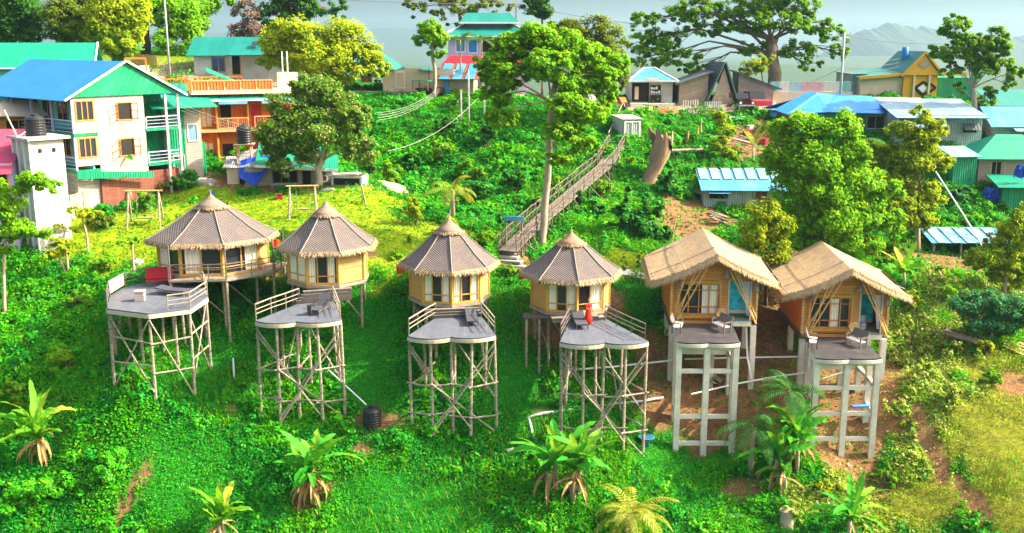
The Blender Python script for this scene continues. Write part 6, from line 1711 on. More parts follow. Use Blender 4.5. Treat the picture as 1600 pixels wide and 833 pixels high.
for (px, py, rx, ry, lf, n, sz, lab, Y) in (
    (1050, 285, 22, 22, 'broad', 1300, .3, 'dark round bush at the foot of the dead trunk', None), (650, 330, 20, 24, 'yellow', 1300, .24, 'sunlit bush at the lawn edge behind the third hut', None), (700, 350, 26, 14, 'yellow', 900, .22, 'low sunlit bush above the third hut roof', None),
    (760, 372, 22, 18, 'bright', 1100, .22, 'bright bush right of the third hut roof', None), (822, 362, 14, 14, 'bright', 600, .22, 'small bright bush at the foot of the bridge', None), (738, 385, 18, 12, 'olive', 700, .2, 'speckled bush between third hut and the path', None),
    (285, 285, 28, 14, 'broad', 900, .28, 'dark bush below the green sheet fence', None), (165, 345, 30, 16, 'olive', 1000, .26, 'mixed bush beside the wooden swing', None), (255, 295, 14, 10, 'olive', 400, .24, 'small shrub left of the green sheet fence', None), (225, 315, 20, 18, 'mid', 800, .26, 'bush behind the wooden swing', None),
    (610, 275, 26, 20, 'mid', 900, .3, 'dark bush behind the sand heap', None), (580, 262, 16, 16, 'broad', 500, .3, 'bush right of the lawn shack', None), (745, 300, 30, 24, 'broad', 1100, .34, 'dark gully bush beneath the bright green tree', None), (800, 290, 24, 26, 'broad', 1000, .34, 'dark gully bush left of the bridge', None), (690, 240, 26, 18, 'mid', 800, .34, 'bush in the middle of the far gully slope', None), (760, 210, 26, 24, 'broad', 900, .36, 'dark bush beneath the white poles', None),
    (905, 315, 12, 16, 'broad', 500, .3, 'dark bush under the bridge stilts', None), (1445, 300, 24, 14, 'teal', 700, .26, 'bluish bush below the sunlit outer tree', None), (1500, 310, 26, 14, 'teal', 800, .26, 'feathery bush in front of the green sheds', None), (1520, 345, 24, 12, 'mid', 600, .26, 'bush below the lower green shed', None),
    (1435, 365, 16, 14, 'teal', 500, .24, 'bluish bush left of the open shed', None), (1465, 425, 20, 10, 'olive', 600, .2, 'faded bush below the open shed', None), (1480, 460, 30, 14, 'bright', 900, .2, 'bright bush on the right slope above the lumber', None), (1420, 470, 20, 18, 'yellow', 900, .2, 'yellow green bush beside the rightmost hut', None), (1490, 545, 16, 10, 'olive', 500, .2, 'low bush below the lumber pile', None),
    (1540, 545, 20, 14, 'yellow', 700, .2, 'sunlit bush under the bluish small tree', None), (1550, 590, 24, 14, 'mid', 800, .2, 'green mound bush at the edge of the grass field', None), (1385, 405, 16, 10, 'cream', 500, .2, 'pale bush right of the large bushy tree foot', None), (640, 375, 6, 6, 'bright', 150, .18, 'tiny bush beside the path stones', None),
    (1400, 640, 26, 20, 'cover_y', 900, .17, 'flowering bush right of the tallest columns', None), (1440, 580, 30, 22, 'cover_y', 1000, .17, 'flowering bush on the right slope', None), (1490, 620, 22, 24, 'cover_y', 900, .17, 'pale flowering bush at the edge of the grass terrace', None), (1380, 750, 26, 16, 'mid', 700, .18, 'green bush below the white columns', None),
    (948, 240, 14, 13, 'yellow', 500, .24, 'yellowish bush hanging over the upper end of the footbridge', None), (868, 292, 16, 14, 'bright', 600, .24, 'bush touching the left rail of the footbridge', None), (838, 318, 18, 14, 'mid', 700, .24, 'bush between the tall pale trunk and the footbridge', None), (930, 330, 18, 16, 'broad', 700, .28, 'dark bush crowding the right side of the footbridge', None), (790, 345, 18, 14, 'broad', 600, .26, 'dark bush behind the blue signboard gate', None), (940, 300, 20, 14, 'mid', 700, .28, 'bush on the bank right of the footbridge', None), (985, 255, 18, 12, 'bright', 600, .26, 'bright bush left of the dead trunk', None), (640, 255, 22, 16, 'broad', 700, .32, 'dark bush on the gully slope right of the lawn tree', None), (735, 265, 24, 18, 'mid', 800, .32, 'bush in the gully above the coconut palm', None), (700, 200, 22, 16, 'broad', 700, .34, 'dark bush left of the white poles', None),
    (1425, 330, 26, 20, 'yellow', 1100, .25, 'yellow green bush under the sunlit outer tree', None), (1395, 385, 24, 16, 'bright', 900, .24, 'bright bush at the foot of the sunlit outer tree', None), (1450, 345, 18, 16, 'mid', 700, .25, 'bush right of the sunlit outer tree trunk', None), (1240, 420, 18, 12, 'bright', 600, .22, 'bush between the two gabled hut roofs', None),
    (25, 615, 24, 24, 'mid', 900, .2, 'dark bush left of the left banana plant', None), (110, 560, 34, 22, 'bright', 1200, .18, 'bright bush on the left slope', None), (180, 730, 40, 24, 'cover', 1500, .17, 'bright mound of creepers near the lower left path', None), (60, 770, 50, 26, 'cover', 1800, .17, 'bright mound of creepers in the lower left corner', None),
    (170, 410, 26, 14, 'bright', 700, .2, 'bush behind the leftmost deck', None), (120, 470, 30, 16, 'mid', 800, .2, 'bush left of the leftmost deck', None), (620, 400, 14, 7, 'bright', 300, .18, 'low hedge behind the third hut', None), (795, 425, 16, 9, 'bright', 400, .18, 'low bush between third and fourth huts', None),
    (1240, 800, 22, 18, 'cover_y', 700, .16, 'dry flowering bush over the cut stump at the bottom', None), (1290, 760, 20, 12, 'yellow', 500, .17, 'yellowish bush right of the palm clump', None)):
    shrub('shrub', lab, px, py, rx, ry, lf, n, sz, 'bushes on the hillside', hash((px, py)) % 9999)
# bananas, palms, papayas
banana('banana plant with brown skirt at the left edge of the slope', 62, 722, 2.0, 9, 2.1, 'banana_y', 61, stems=2, dead=10)
banana('banana clump with many dry brown stems on bare soil', 488, 790, 2.3, 7, 2.2, 'banana', 62, stems=3, dead=14)
banana('yellowing banana plant cut by the bottom edge at the left', 350, 842, 1.3, 7, 1.8, 'banana_y', 63, stems=2, dead=5)
banana('banana plant with tall upright leaf below the bluish deck', 868, 770, 2.0, 6, 2.3, 'banana', 64, stems=2, dead=4)
banana('pale stemmed banana plant right of the upright leaf one below the bluish deck', 905, 778, 2.0, 7, 2.1, 'banana', 65, stems=3, dead=5)
banana('banana plants crowded at the foot of the tallest white columns', 1245, 735, 2.3, 9, 2.0, 'banana', 66, stems=3, dead=5)
banana('lower dark banana plant in front of the crowded clump', 1215, 765, 1.9, 8, 1.9, 'banana', 67, stems=2, dead=6)
banana('banana plant spreading long leaves at the bottom edge right of the stump', 1325, 850, 1.4, 9, 2.2, 'banana', 68, dead=2)
banana('banana plant against the white house foundation', 183, 312, 2.9, 9, 2.2, 'banana', 69, dead=3, group='banana plants by the white house')
banana('shorter yellowish banana plant beside the white house one', 192, 318, 1.8, 6, 1.9, 'banana_y', 70, dead=3, group='banana plants by the white house')
banana('banana plant with two broad leaves right of the large bushy tree foot', 1412, 452, 1.3, 6, 1.6, 'banana_y', 71, dead=0)
palm('palm_plant', 'drooping palm plant in front of the white columns of the blue tiled hut', G(1172, 742), 2.9, 17, 2.8, 'palm', 72, None, .1, .14, 2.0, .5, .35, .05, 'palm')
palm('palm_plant', 'tall palm plant in front of the columns of the rightmost hut', G(1232, 715), 4.0, 16, 2.6, 'palm', 73, None, -.1, .14, 2.0, .5, .35, .05, 'palm')
palm('palm_plant', 'yellow leaved palm plant cut by the bottom edge', G(985, 838), 1.2, 20, 2.6, 'palm_yellow', 74, None, 0, .2, 1.9, .5, .2, .06, 'palm')
palm('coconut_palm', 'young coconut palm in the gully behind the third hut', P(708, 330, 77) + Vector((0, 0, -1)), 2.6, 9, 2.6, 'palm_yellow', 75, None, 0, .14, 1.6, .6, .5, .05)
palm('coconut_palm', 'dark coconut palm in front of the blue folded roof', on(P(1385, 260, 88)), 3.2, 14, 3.4, 'palm', 76, None, .3, .16, 1.9, .7, .7, .06)
palm('areca_palm', 'slim areca palm before the blue door of the lavender building', P(720, 146, 108), 5.4, 9, 1.7, 'palm', 77, 'areca palms at the lavender building', 0, .09, 1.3, .5, .3)
palm('areca_palm', 'slim areca palm before the dark window of the lavender building', P(753, 150, 107.5), 5.6, 9, 1.8, 'palm', 78, 'areca palms at the lavender building', 0, .09, 1.3, .5, .3)
palm('fan_palm', 'dark fan palm at the foot of the blue panel shack', on(P(715, 165, 103)), .8, 11, 2.0, 'broad', 79, None, 0, .14, 1.4, .6, .2, .09)
palm('young_palm', 'young upright palm on the debris slope left of the tin house', on(P(1176, 262, 93)), 1.4, 8, 2.2, 'palm_yellow', 80, None, 0, .09, .7, .35, .1, .04, 'palm', (.9, 1.5))
papaya('papaya tree with two pale stems in front of the water tower', 108, 437, 2.3, 1.0, 12, 'yellow', 81, stems=2)
papaya('sunlit papaya tree behind the leftmost deck rail', 138, 395, 2.6, 1.1, 14, 'yellow', 82)
papaya('small papaya tree beside the leftmost hut', 210, 432, 2.4, .8, 9, 'bright', 83)
papaya('papaya tree at the edge of the lawn right of the swing', 100, 395, 1.6, .8, 9, 'yellow', 84)
papaya('papaya tree with high crown inside the bushy trees at right', 1365, 330, 5.4, 1.3, 14, 'yellow', 85, g=on(P(1365, 330, 80)))
papaya('young papaya sapling beside the bush on the lawn edge', 703, 345, 1.5, .7, 8, 'bright', 86)
for (px, py, h, lab, sd) in ((1205, 640, 2.2, 'pointed grassy leaf blades left of the tallest columns', 91), (565, 320, .8, 'tuft of long grass at the sand heap', 92), (440, 700, .8, 'tuft of spiky leaves above the dry banana clump', 93)):
    g = G(px, py); t = thing('grass_tuft', lab, 'grass tuft', g); mb = MB(); rd = random.Random(sd)
    for i in range(16): strip_leaf(mb, (rd.uniform(-.1, .1), rd.uniform(-.1, .1), 0), rd.uniform(0, 6.28), rd.uniform(.8, 1.45), h * rd.uniform(.7, 1.2), .07, rd.uniform(.3, 1.2), 5, .3)
    mb.build('blades', LF['banana'], t)
# dead trunk
dp = G(1022, 285); t = thing('dead_trunk', 'thick leaning dead tree trunk with splintered forked top', 'dead tree', dp, 0)
mb = MB()
a = lambda px, py, dy=0: P(px, py, dp.y + dy) - dp
mb.tube([a(1008, 298), a(1015, 280), a(1025, 258), a(1031, 240), a(1036, 224), a(1038, 216)], [1.0, .62, .6, .78, .82, .74], 16, cap=False)
_rj = random.Random(3)
for _i in range(len(mb.v)): mb.v[_i] = mb.v[_i] + Vector((_rj.uniform(-.09, .09), _rj.uniform(-.09, .09), 0))
for _i in range(len(mb.v) - 16, len(mb.v)): mb.v[_i] = mb.v[_i] + Vector((0, 0, _rj.choice((-.9, -.4, 0, .35, .7)) + _rj.uniform(-.2, .2))); mb.tube([a(1030, 250), a(1025, 228), a(1019, 210), a(1014, 200)], [.45, .3, .2, .12], 8); mb.tube([a(1024, 225), a(1022, 205, .3)], [.2, .06], 6)
for i, (x, y, dy) in enumerate(((1033, 211, .2), (1040, 207, -.2), (1046, 213, .1), (1037, 214, -.35))): mb.tube([a(1036 + (x - 1036) * .6, 228, dy), a(x, y, dy)], [.42, .1], 6)
mb.build('trunk', M('dead_wood', (.29, .19, .125), .35, 2, .9, stain=(.28, .17, .11), stretch=(5, .6), bump=.7), t, smooth=True)
for (px, py, h) in ((1088, 225, 1.6), (1093, 218, 2.0), (1073, 228, 1.4)):
    g = G(px, py); t = tag(MB().tube([(0, 0, -.2), (.05, 0, h * .5), (.1, .05, h)], [.2, .13, .04], 7).build('stump', MT['dead']), None, None); t.location = g; tag(t, {1088: 'brown broken stump behind the rail bench, the middle one', 1093: 'tallest pointed brown stump behind the rail bench', 1073: 'shortest brown stump left of the other broken ones'}[px], 'stump', 'broken stumps')
t = MB().tube([(0, 0, -.3), (.02, 0, .5), (0, 0, .95)], [.5, .36, .38], 12).build('stump', MT['bark_pale']); t.location = G(1228, 822); tag(t, 'pale cut stump overgrown with creepers at the bottom edge', 'stump')
# ---------------------------------------------------------------- bridge, gate, stairs
_gt = G(964, 228)
bpts = [(793, 392, 69.5), (812, 372, 71.5), (850, 338, 75.5), (900, 296, 81), (945, 258, 86.5), (964, 227, _gt.y - .2)]
B0 = P(*bpts[0])
bt = thing('bamboo_bridge', 'long crooked bamboo footbridge with railings climbing across the gully', 'bridge', B0)
bp = [P(*q) - B0 for q in bpts]
path = []
for i in range(len(bp) - 1):
    for k in range(6): path.append(bp[i].lerp(bp[i + 1], k / 6))
path.append(bp[-1])
fl_, ra = MB(), MB()
sides = []
for i, p in enumerate(path):
    d = path[min(i + 1, len(path) - 1)] - path[max(i - 1, 0)]; s = Vector((d.y, -d.x, 0)).normalized() * .68; sides.append((p - s, p + s))
for i in range(len(path) - 1):
    (a, b), (c, d) = sides[i], sides[i + 1]; fl_.slab([a, b, d, c], .08)
fl_.build('walkway', M('bridge_mat', (.20, .17, .14), .25, 3, .85, groove=((1, .25, .03),)), bt)
rb = random.Random(5)
for k in (0, 1):
    mb = MB()
    for i in range(len(path)):
        q = sides[i][k]; h = 1.05 + rb.uniform(-.1, .15)
        if i % 2 == 0: mb.tube([q - Vector((0, 0, .1)), q + Vector((rb.uniform(-.06, .06), 0, h))], .04, 5)
        if i < len(path) - 1:
            q2 = sides[i + 1][k]
            mb.tube([q + Vector((0, 0, 1.0)), q2 + Vector((0, 0, 1.0 + rb.uniform(-.08, .08)))], .045, 5); mb.tube([q + Vector((0, 0, .5)), q2 + Vector((0, 0, .5))], .035, 5)
            mb.tube([q + Vector((0, 0, .05)), q2 + Vector((0, 0, .98))], .03, 5)
    mb.build('railing', MT['bridge_pole'], bt)
for i in range(1, len(path), 1):
    for k in (0, 1):
        q = sides[i][k]; g = zt(q.x + B0.x, q.y + B0.y) - B0.z - .4
        if g < q.z - .4: MB().tube([q - Vector((0, 0, .05)), Vector((q.x + rb.uniform(-.35, .35), q.y + rb.uniform(-.3, .3), g))], .06, 5).build('stilt', MT['bridge_pole'], bt)
for i in range(4, len(path) - 6, 3):
    q = sides[i][1]; e = q + Vector((rb.uniform(.8, 2.2), rb.uniform(-1.5, 1), 0)); e.z = zt(e.x + B0.x, e.y + B0.y) - B0.z - .2
    MB().tube([q, e], .05, 5).build('brace', MT['bridge_pole'], bt)
gp = G(790, 396); gt = thing('gate', 'small bamboo gate with blue signboard at the lower end of the footbridge', 'gate', gp, R(-8))
for x in (0, 1.15): MB().tube([(x, 0, -.2), (x, 0, 2.4)], .06, 6).build('post', MT['rail'], gt)
MB().bb(-.1, 1.3, -.06, .06, 2.3, 2.62).build('signboard', MT['blue_tin'], gt)
s0, s1 = G(964, 226) + Vector((0, 0, .15)), G(986, 178) + Vector((0, 0, .2))
sg = thing('stairway', 'steep plank stairway with handrail climbing from the bridge to the road', 'stairs', s0)
n = 18; dv = s1 - s0; hd = Vector((dv.x, dv.y, 0)); sd_ = Vector((hd.y, -hd.x, 0)).normalized()
for i in range(n): 
    p = hd * ((i + .5) / n); MB().box((p.x, p.y, dv.z * (i + .5) / n), (1.5, hd.length / n * .96, .1), ax=(sd_, hd.normalized(), Vector((0, 0, 1)))).build('step', MT['planks_cream'], sg)
for k in (-1, 1): 
    MB().beam(sd_ * k * .78 - Vector((0, 0, .08)), dv + sd_ * k * .78 - Vector((0, 0, .08)), .08, .3).build('stringer', MT['pole'], sg)
mb = MB(); mb.beam(sd_ * -.8 + Vector((0, 0, .9)), dv + sd_ * -.8 + Vector((0, 0, .9)), .07)
for i in range(6): q = dv * (i / 5) + sd_ * -.8; mb.beam(q, q + Vector((0, 0, .9)), .06)
mb.build('handrail', MT['rail_pale'], sg)
for i in range(10):
    pass
ps_ = thing('path_steps', 'grey slab steps leading down from the bridge gate between the huts', 'steps', G(800, 412))
for i, (px, py) in enumerate(((788, 396), (792, 403), (797, 410), (803, 417), (808, 424))):
    q = G(px, py) - ps_.location; MB().box((q.x, q.y, q.z + .05), (1.7, .55, .16), R(-20)).build('slab', MT['stone'], ps_)
kb = thing('garden_path', 'pale concrete path edge behind the gabled hut', 'path', G(1000, 425)); kb['kind'] = 'structure'
q = [G(*a) - kb.location for a in ((965, 430), (1000, 438), (1040, 448), (1048, 440), (1008, 428), (975, 422))]
MB().slab([v + Vector((0, 0, .12)) for v in q], .2).build('slab', MT['concrete'], kb)
for i, (px, py) in enumerate(((975, 418), (1000, 412), (1022, 420))):
    t = thing('potted_plant', ('small dark potted plant at the left of the concrete path', 'tallest dark potted plant in the middle of the concrete path', 'dark potted plant nearest the gabled hut on the path')[i], 'plant', G(px, py + 6), 0, 'potted plants by the path')
    MB().lathe([(.14, 0), (.2, .3), (.18, .3)], (0, 0, 0), 10).build('pot', MT['rail'], t); V, Fq, _ = clump_leaves((0, 0, .65), (.3, .3, .35), 90, .16, rng); npmesh('leaves', V, Fq, LF['dark'], t)
# ---------------------------------------------------------------- poles and wires
def pole(label, px, py, Y, top_py, r=.1, m='metal', arms=0, name='utility_pole', cat='pole', group=None, g=None):
    b = P(px, py, Y); t = thing(name, label, cat, b, 0, group); h = (P(px, top_py, Y) - b).z
    MB().tube([(0, 0, min(-.5, zt(b.x, b.y) - b.z - .4)), (0, 0, h)], r * 1.15, 8, r * .8).build('shaft', MT[m], t, smooth=True)
    for i in range(arms):
        MB().beam((-.7, 0, h - .3 - i * .6), (.7, 0, h - .3 - i * .6), .1).build('crossarm', MT['metal'], t)
        ins = MB()
        for x in (-.6, 0, .6): ins.tube([(x, 0, h - .25 - i * .6), (x, 0, h - .02 - i * .6)], .05, 6)
        ins.build('insulators', MT['plaster'], t)
    return b + Vector((0, 0, h))
tA = pole('tall grey utility pole behind the orange roof terrace', 264, 100, 108, -40, .11, 'metal')
tB = pole('grey utility pole above the right end of the teal tiered roof', 806, 70, 116, 6, .1, 'metal', 1)
tC = pole('grey utility pole with insulators between the huge tree and yellow building', 1313, 150, 106, 50, .12, 'metal', 2)
for (px, py, tp_, lab) in ((721, 205, 140, 'leftmost thin white pole on the far gully slope'), (733, 208, 112, 'thicker leaning white pole on the far gully slope, middle of three'), (757, 218, 85, 'rightmost thin white pole beside the bright green tree')): pole(lab, px, py, 98, tp_, .09, 'concrete', 0, 'pole', 'pole', 'white poles on the gully slope')
def wire(label, pts, r=.022, sag=.4, m='wire', group='overhead wires'):
    pts = [Vector(p) for p in pts]; mb = MB(); allp = []
    for a, b in zip(pts, pts[1:]):
        for i in range(13):
            t = i / 12; q = a.lerp(b, t); q.z -= sag * 4 * t * (1 - t); allp.append(q)
    mb.tube(allp, r, 4); o = mb.build('overhead_wire', MT[m]); tag(o, label, 'wire', group); return o
up = Vector((0, 0, .0))
wire('thin dark wire crossing the pale sky to the pole at the tiered roof', [P(430, -8, 112), tB], .03, .3)
wire('thin dark wire from the tiered roof pole to the huge spreading tree', [tB, P(1000, 38, 112)], .03, .2)
wire('upper wire running right from the insulator pole across the blue hill', [tC - Vector((0, 0, .3)), P(1470, 68, 108)], .03, .3)
for i, z in enumerate((3.0, 3.6, 4.3)): wire(('top', 'middle', 'bottom')[i] + ' of three slack wires between insulator pole and yellow building', [tC - Vector((0, 0, z - .6)), P(1405, 92 + i * 6, 109)], .02, .35)
wire('stay wire slanting down left from the insulator pole', [tC - Vector((0, 0, 3.5)), P(1268, 128, 107)], .02, .05)
for i in range(4): wire(('lowest', 'second lowest', 'second highest', 'highest')[i] + ' pale cable sagging down from the slim tree to the lawn tree', [P(684, 147 - i * 2.5, 104), P(590, 188 - i * 4, 90)], .014, .5, 'wire_pale', 'pale cables over the gully')
wire('pale rope slung from the white pole down to the lawn tree leaves', [P(750, 150, 100), P(606, 236, 84)], .02, .9, 'wire_pale')
for i in range(3): wire(('top', 'middle', 'bottom')[i] + ' thin wire across the orange balconies', [P(282, 162 + i * 5, 84), P(400, 200 + i * 4, 84.5)], .015, .2, 'wire_pale')
# ---------------------------------------------------------------- vehicles
def car(name, label, p, rz, body, L=3.8, W=1.65, kind='jeep', cat='car', cab='dark', group=None):
    t = thing(name, label, cat, p, rz, group)
    r = .34
    mb = MB(); prof = [(-L / 2, .45), (-L / 2, .95), (-L * .12, 1.02), (L / 2 - .1, .98), (L / 2, .9), (L / 2, .45)]
    mb.slab([(-W / 2, y, z) for y, z in prof], -W) if False else None
    lo = [(y, z) for y, z in prof]
    mb.slab([(W / 2, y, z) for y, z in lo], W)
    mb.build('body', MT[body], t)
    c = MB(); zc = 1.75
    if kind == 'pickup': y0, y1 = -L * .22, L * .16
    elif kind == 'car': y0, y1 = -L * .28, L * .36; zc = 1.5
    else: y0, y1 = -L * .12, L * .5
    q = lambda x, y, z: (x, y, z)
    a = [(y0, 1.0), (y0 + .35, zc), (y1 - .12, zc), (y1, 1.0)]
    c.slab([(W / 2 - .08, y, z) for y, z in a], W - .16); cb = c.build('cabin', MT[body if kind != 'jeep' else 'black_pl'], t)
    g = MB(); g.face([(-W / 2 + .2, y0 + .05, 1.12), (W / 2 - .2, y0 + .05, 1.12), (W / 2 - .25, y0 + .3, zc - .08), (-W / 2 + .25, y0 + .3, zc - .08)])
    for k in range(4): pass
    g.build('windscreen', MT['glass'], t)
    for s in (-1, 1):
        m = MB(); x = s * (W / 2 - .07); m.face([(x, y0 + .4, 1.15), (x, y1 - .25, 1.15), (x, y1 - .3, zc - .1), (x, y0 + .55, zc - .1)]); m.build('side_window', MT['glass'], t)
        hl = MB(); hl.box((s * W * .36, -L / 2 - .02, .78), (.24, .05, .2)); hl.build('headlight', MT['white'], t)
        for y in (-L * .32, L * .32):
            w = MB(); w.tube([(s * (W / 2 - .16), y, r), (s * (W / 2 + .03), y, r)], r, 14); wo = w.build('wheel', MT['black_pl'], t)
            MB().tube([(s * (W / 2 + .031), y, r), (s * (W / 2 + .04), y, r)], r * .5, 10).build('rim', MT['metal'], wo)
    MB().box((0, -L / 2 - .06, .52), (W * .95, .1, .14)).build('bumper', MT['metal'], t)
    MB().box((0, -L / 2 - .01, .72), (W * .4, .03, .22)).build('grille', MT['dark'], t)
    return t
car('jeep', 'red jeep with black canvas top parked before the right cabin', on(P(1157, 176, 105)), R(6), 'red_sheet', 3.6, 1.75, 'jeep', 'jeep')
car('pickup_truck', 'white pickup half hidden behind the bright green tree', on(P(890, 162, 106)), R(75), 'white', 4.4, 1.7, 'pickup', 'pickup truck')
car('parked_car', 'pale car parked under the yellow green trees on the left ridge', on(P(158, 90, 110.5)), R(80), 'plaster', 4.0, 1.6, 'car', 'car')
ar = thing('auto_rickshaw', 'dark green three wheeler with canopy standing right of the pale house', 'rickshaw', on(P(664, 146, 106)), R(60))
MB().slab([(.6, y, z) for y, z in ((-1.2, .4), (-1.25, .9), (-.7, 1.0), (-.5, .55), (.1, .5), (.2, .9), (1.2, .9), (1.25, .4))], 1.2).build('body', MT['bark_dark'], ar)
MB().slab([(-.62, -.8, 1.75), (.62, -.8, 1.75), (.62, 1.2, 1.75), (-.62, 1.2, 1.75)], .08).build('canopy', MT['green_sheet'], ar)
fm = MB()
for x in (-.56, .56):
    for y in (-.75, .2, 1.1): fm.beam((x, y, .8), (x, y, 1.68), .05)
fm.build('frame', MT['rail'], ar); MB().slab([(-.55, .3, .95), (.55, .3, .95), (.55, .8, .95), (-.55, .8, .95)], .15).build('seat', MT['dark'], ar)
for x, y in ((0, -1.0), (-.55, .85), (.55, .85)): MB().tube([(x - .07, y, .26), (x + .07, y, .26)], .28, 12).build('wheel', MT['black_pl'], ar)
mt = thing('motorbike', 'dark motorbike draped in orange beside the blue roofed shop', 'motorbike', on(P(972, 172, 104)), R(20))
for y in (-.6, .6): MB().tube([(-.05, y, .3), (.05, y, .3)], .3, 14).build('wheel', MT['black_pl'], mt)
MB().slab([(.12, y, z) for y, z in ((-.45, .5), (-.3, .9), (.1, .85), (.7, .95), (.6, .6), (.2, .4))], .24).build('body', MT['dark'], mt); MB().tube([(-.35, -.45, 1.1), (.35, -.45, 1.1)], .03, 6).build('handlebar', MT['metal'], mt); MB().beam((0, -.6, .3), (0, -.4, 1.1), .06).build('fork', MT['metal'], mt)
cl = MB(); cl.slab([(-.3, -.5, 1.0), (.3, -.5, 1.0), (.35, .1, 1.5), (-.35, .1, 1.5)], .08); cl.slab([(-.35, .12, 1.5), (.35, .12, 1.5), (.3, .35, .8), (-.3, .35, .8)], .06)
o = cl.build('orange_cover', MT['orange']); o.location = mt.location; o.rotation_euler = mt.rotation_euler; tag(o, 'orange cover laid over the motorbike by the shop', 'cover')
# ---------------------------------------------------------------- people
def person(label, p, rz, h, cloth, pose='stand'):
    me = bpy.data.meshes.new('person'); s = h / 1.6
    V = [(0, 0, .86), (0, 0, 1.05), (0, 0, 1.26), (0, -.01, 1.38), (0, -.03, 1.5), (0, -.035, 1.58),
         (-.09, 0, .8), (-.1, -.02, .45), (-.1, .02, .07), (-.1, -.12, .03), (.09, 0, .8), (.1, .03, .45), (.1, .06, .07), (.1, -.08, .03),
         (-.17, 0, 1.3), (-.24, -.04, 1.05), (-.16, -.2, .98), (-.1, -.28, 1.02), (.17, 0, 1.3), (.25, .0, 1.05), (.25, -.1, .84), (.24, -.14, .76)]
    E = [(0, 1), (1, 2), (2, 3), (3, 4), (4, 5), (0, 6), (6, 7), (7, 8), (8, 9), (0, 10), (10, 11), (11, 12), (12, 13), (2, 14), (14, 15), (15, 16), (16, 17), (2, 18), (18, 19), (19, 20), (20, 21)]
    me.from_pydata([(x * s, y * s, z * s) for x, y, z in V], E, []); o = bpy.data.objects.new('person', me); COL.objects.link(o)
    rad = [.13, .12, .13, .055, .095, .08, .085, .06, .045, .035, .085, .06, .045, .035, .06, .045, .035, .03, .06, .045, .035, .03]
    sk_ = o.modifiers.new('skin', 'SKIN'); me.skin_vertices[0].data[0].use_root = True
    for i, r in enumerate(rad): me.skin_vertices[0].data[i].radius = (r * s, r * s * (.75 if i < 3 else 1))
    ss = o.modifiers.new('sub', 'SUBSURF'); ss.levels = 1; ss.render_levels = 2
    me.materials.append(MT['skin']); o.location = p; o.rotation_euler = (0, 0, rz)
    tag(o, label, 'person')
    d = MB(); prof = [(.26, .12), (.24, .4), (.2, .75), (.15, 1.0), (.17, 1.2), (.15, 1.32), (.07, 1.38)]
    d.lathe([(r * s, z * s) for r, z in prof], (0, 0, 0), 18)
    for i, v in enumerate(d.v): d.v[i] = Vector((v.x * 1.02, v.y * .8, v.z)) + Vector((.015 * math.sin(v.z * 9 + v.x * 30), 0, 0))
    d.build('dress', MT[cloth], o, smooth=True)
    sl_ = MB(); sl_.tube([(-.15 * s, 0, 1.3 * s), (-.235 * s, -.03 * s, 1.08 * s)], .07 * s, 8); sl_.tube([(.15 * s, 0, 1.3 * s), (.245 * s, 0, 1.08 * s)], .07 * s, 8); sl_.build('sleeves', MT[cloth], o, smooth=True)
    hm_ = MB(); hm_.lathe([(.02, 1.32), (.1, 1.36), (.105, 1.48), (.112, 1.56), (.1, 1.63), (.05, 1.67)], (0, .02, 0), 12); 
    for i, v in enumerate(hm_.v):
        hm_.v[i] = Vector((v.x, v.y if v.y > -.05 else -.05, v.z)) * s
    hm_.build('hair', MT['hair'], o, smooth=True)
    fc = MB()
    for x in (-.035, .035): fc.box((x * s, -.125 * s, 1.53 * s), (.02 * s, .012, .012 * s))
    fc.box((0, -.125 * s, 1.455 * s), (.04 * s, .012, .01 * s)); fc.build('face', MT['hair'], o)
    return o
person('person in a long red dress standing on the bluish deck before the open door', PZ(919, 507, z4), R(40), 1.62, 'red_dress')
# ---------------------------------------------------------------- things on the decks
lounger('dark low lounger on the leftmost octagonal deck', PZ(272, 460, z1), R(75), .15, 2.0, .8)
lounger('grey lounger with raised back on the second deck beside the bin', PZ(500, 487, z2), R(-14), .75, 1.9, .7)
lounger('long grey lounger on the third deck from the left near the steps', PZ(737, 503, z3), R(6), .3, 2.1, .68)
lounger('long grey lounger in front of the person in red', PZ(906, 508, z4), R(5), .35, 2.1, .72)
for (px, py, z, lab, m, s) in ((219, 470, z1, 'small square grey box table standing alone on the leftmost deck', 'stone', .62), (748, 484, z3, 'pale box stool at the head of the third deck lounger', 'plaster', .45)):
    t = thing('box_table', lab, 'table', PZ(px, py, z), R(10), 'box tables on the decks'); MB().bb(-s / 2 + .03, s / 2 - .03, -s / 2 + .03, s / 2 - .03, 0, s - .06).build('base', MT[m], t); MB().bb(-s / 2, s / 2, -s / 2, s / 2, s - .058, s).build('top', MT['a_wall'], t)
bn_ = thing('waste_bin', 'dark square bin beside the lounger on the second deck', 'bin', PZ(487, 492, z2), R(5)); MB().lathe([(.2, 0), (.25, .55), (.26, .56), (.22, .56)], (0, 0, 0), 4).build('bucket', MT['lounger'], bn_); MB().lathe([(.27, .565), (.27, .6)], (0, 0, 0), 4).build('rim', MT['dark'], bn_)
rs = thing('red_bench', 'bench draped in dark red cloth at the back of the leftmost deck', 'bench', PZ(251, 447, z1), R(14))
MB().slab([(-.85, -.25, .45), (.85, -.25, .45), (.85, .25, .45), (-.85, .25, .45)], .08).build('seat', MT['red_cloth'], rs); MB().slab([(-.85, .0, .5), (.85, .0, .5), (.85, .35, 1.15), (-.85, .35, 1.15)], .08).build('backrest', MT['red_cloth'], rs)
for x in (-.75, .75): MB().beam((x, 0, 0), (x, 0, .4), .07).build('leg', MT['rail'], rs)
sc_ = MB(); a, b = PZ(171, 466, z1), PZ(193, 452, z1); d = (b - a); n = Vector((d.y, -d.x, 0)).normalized()
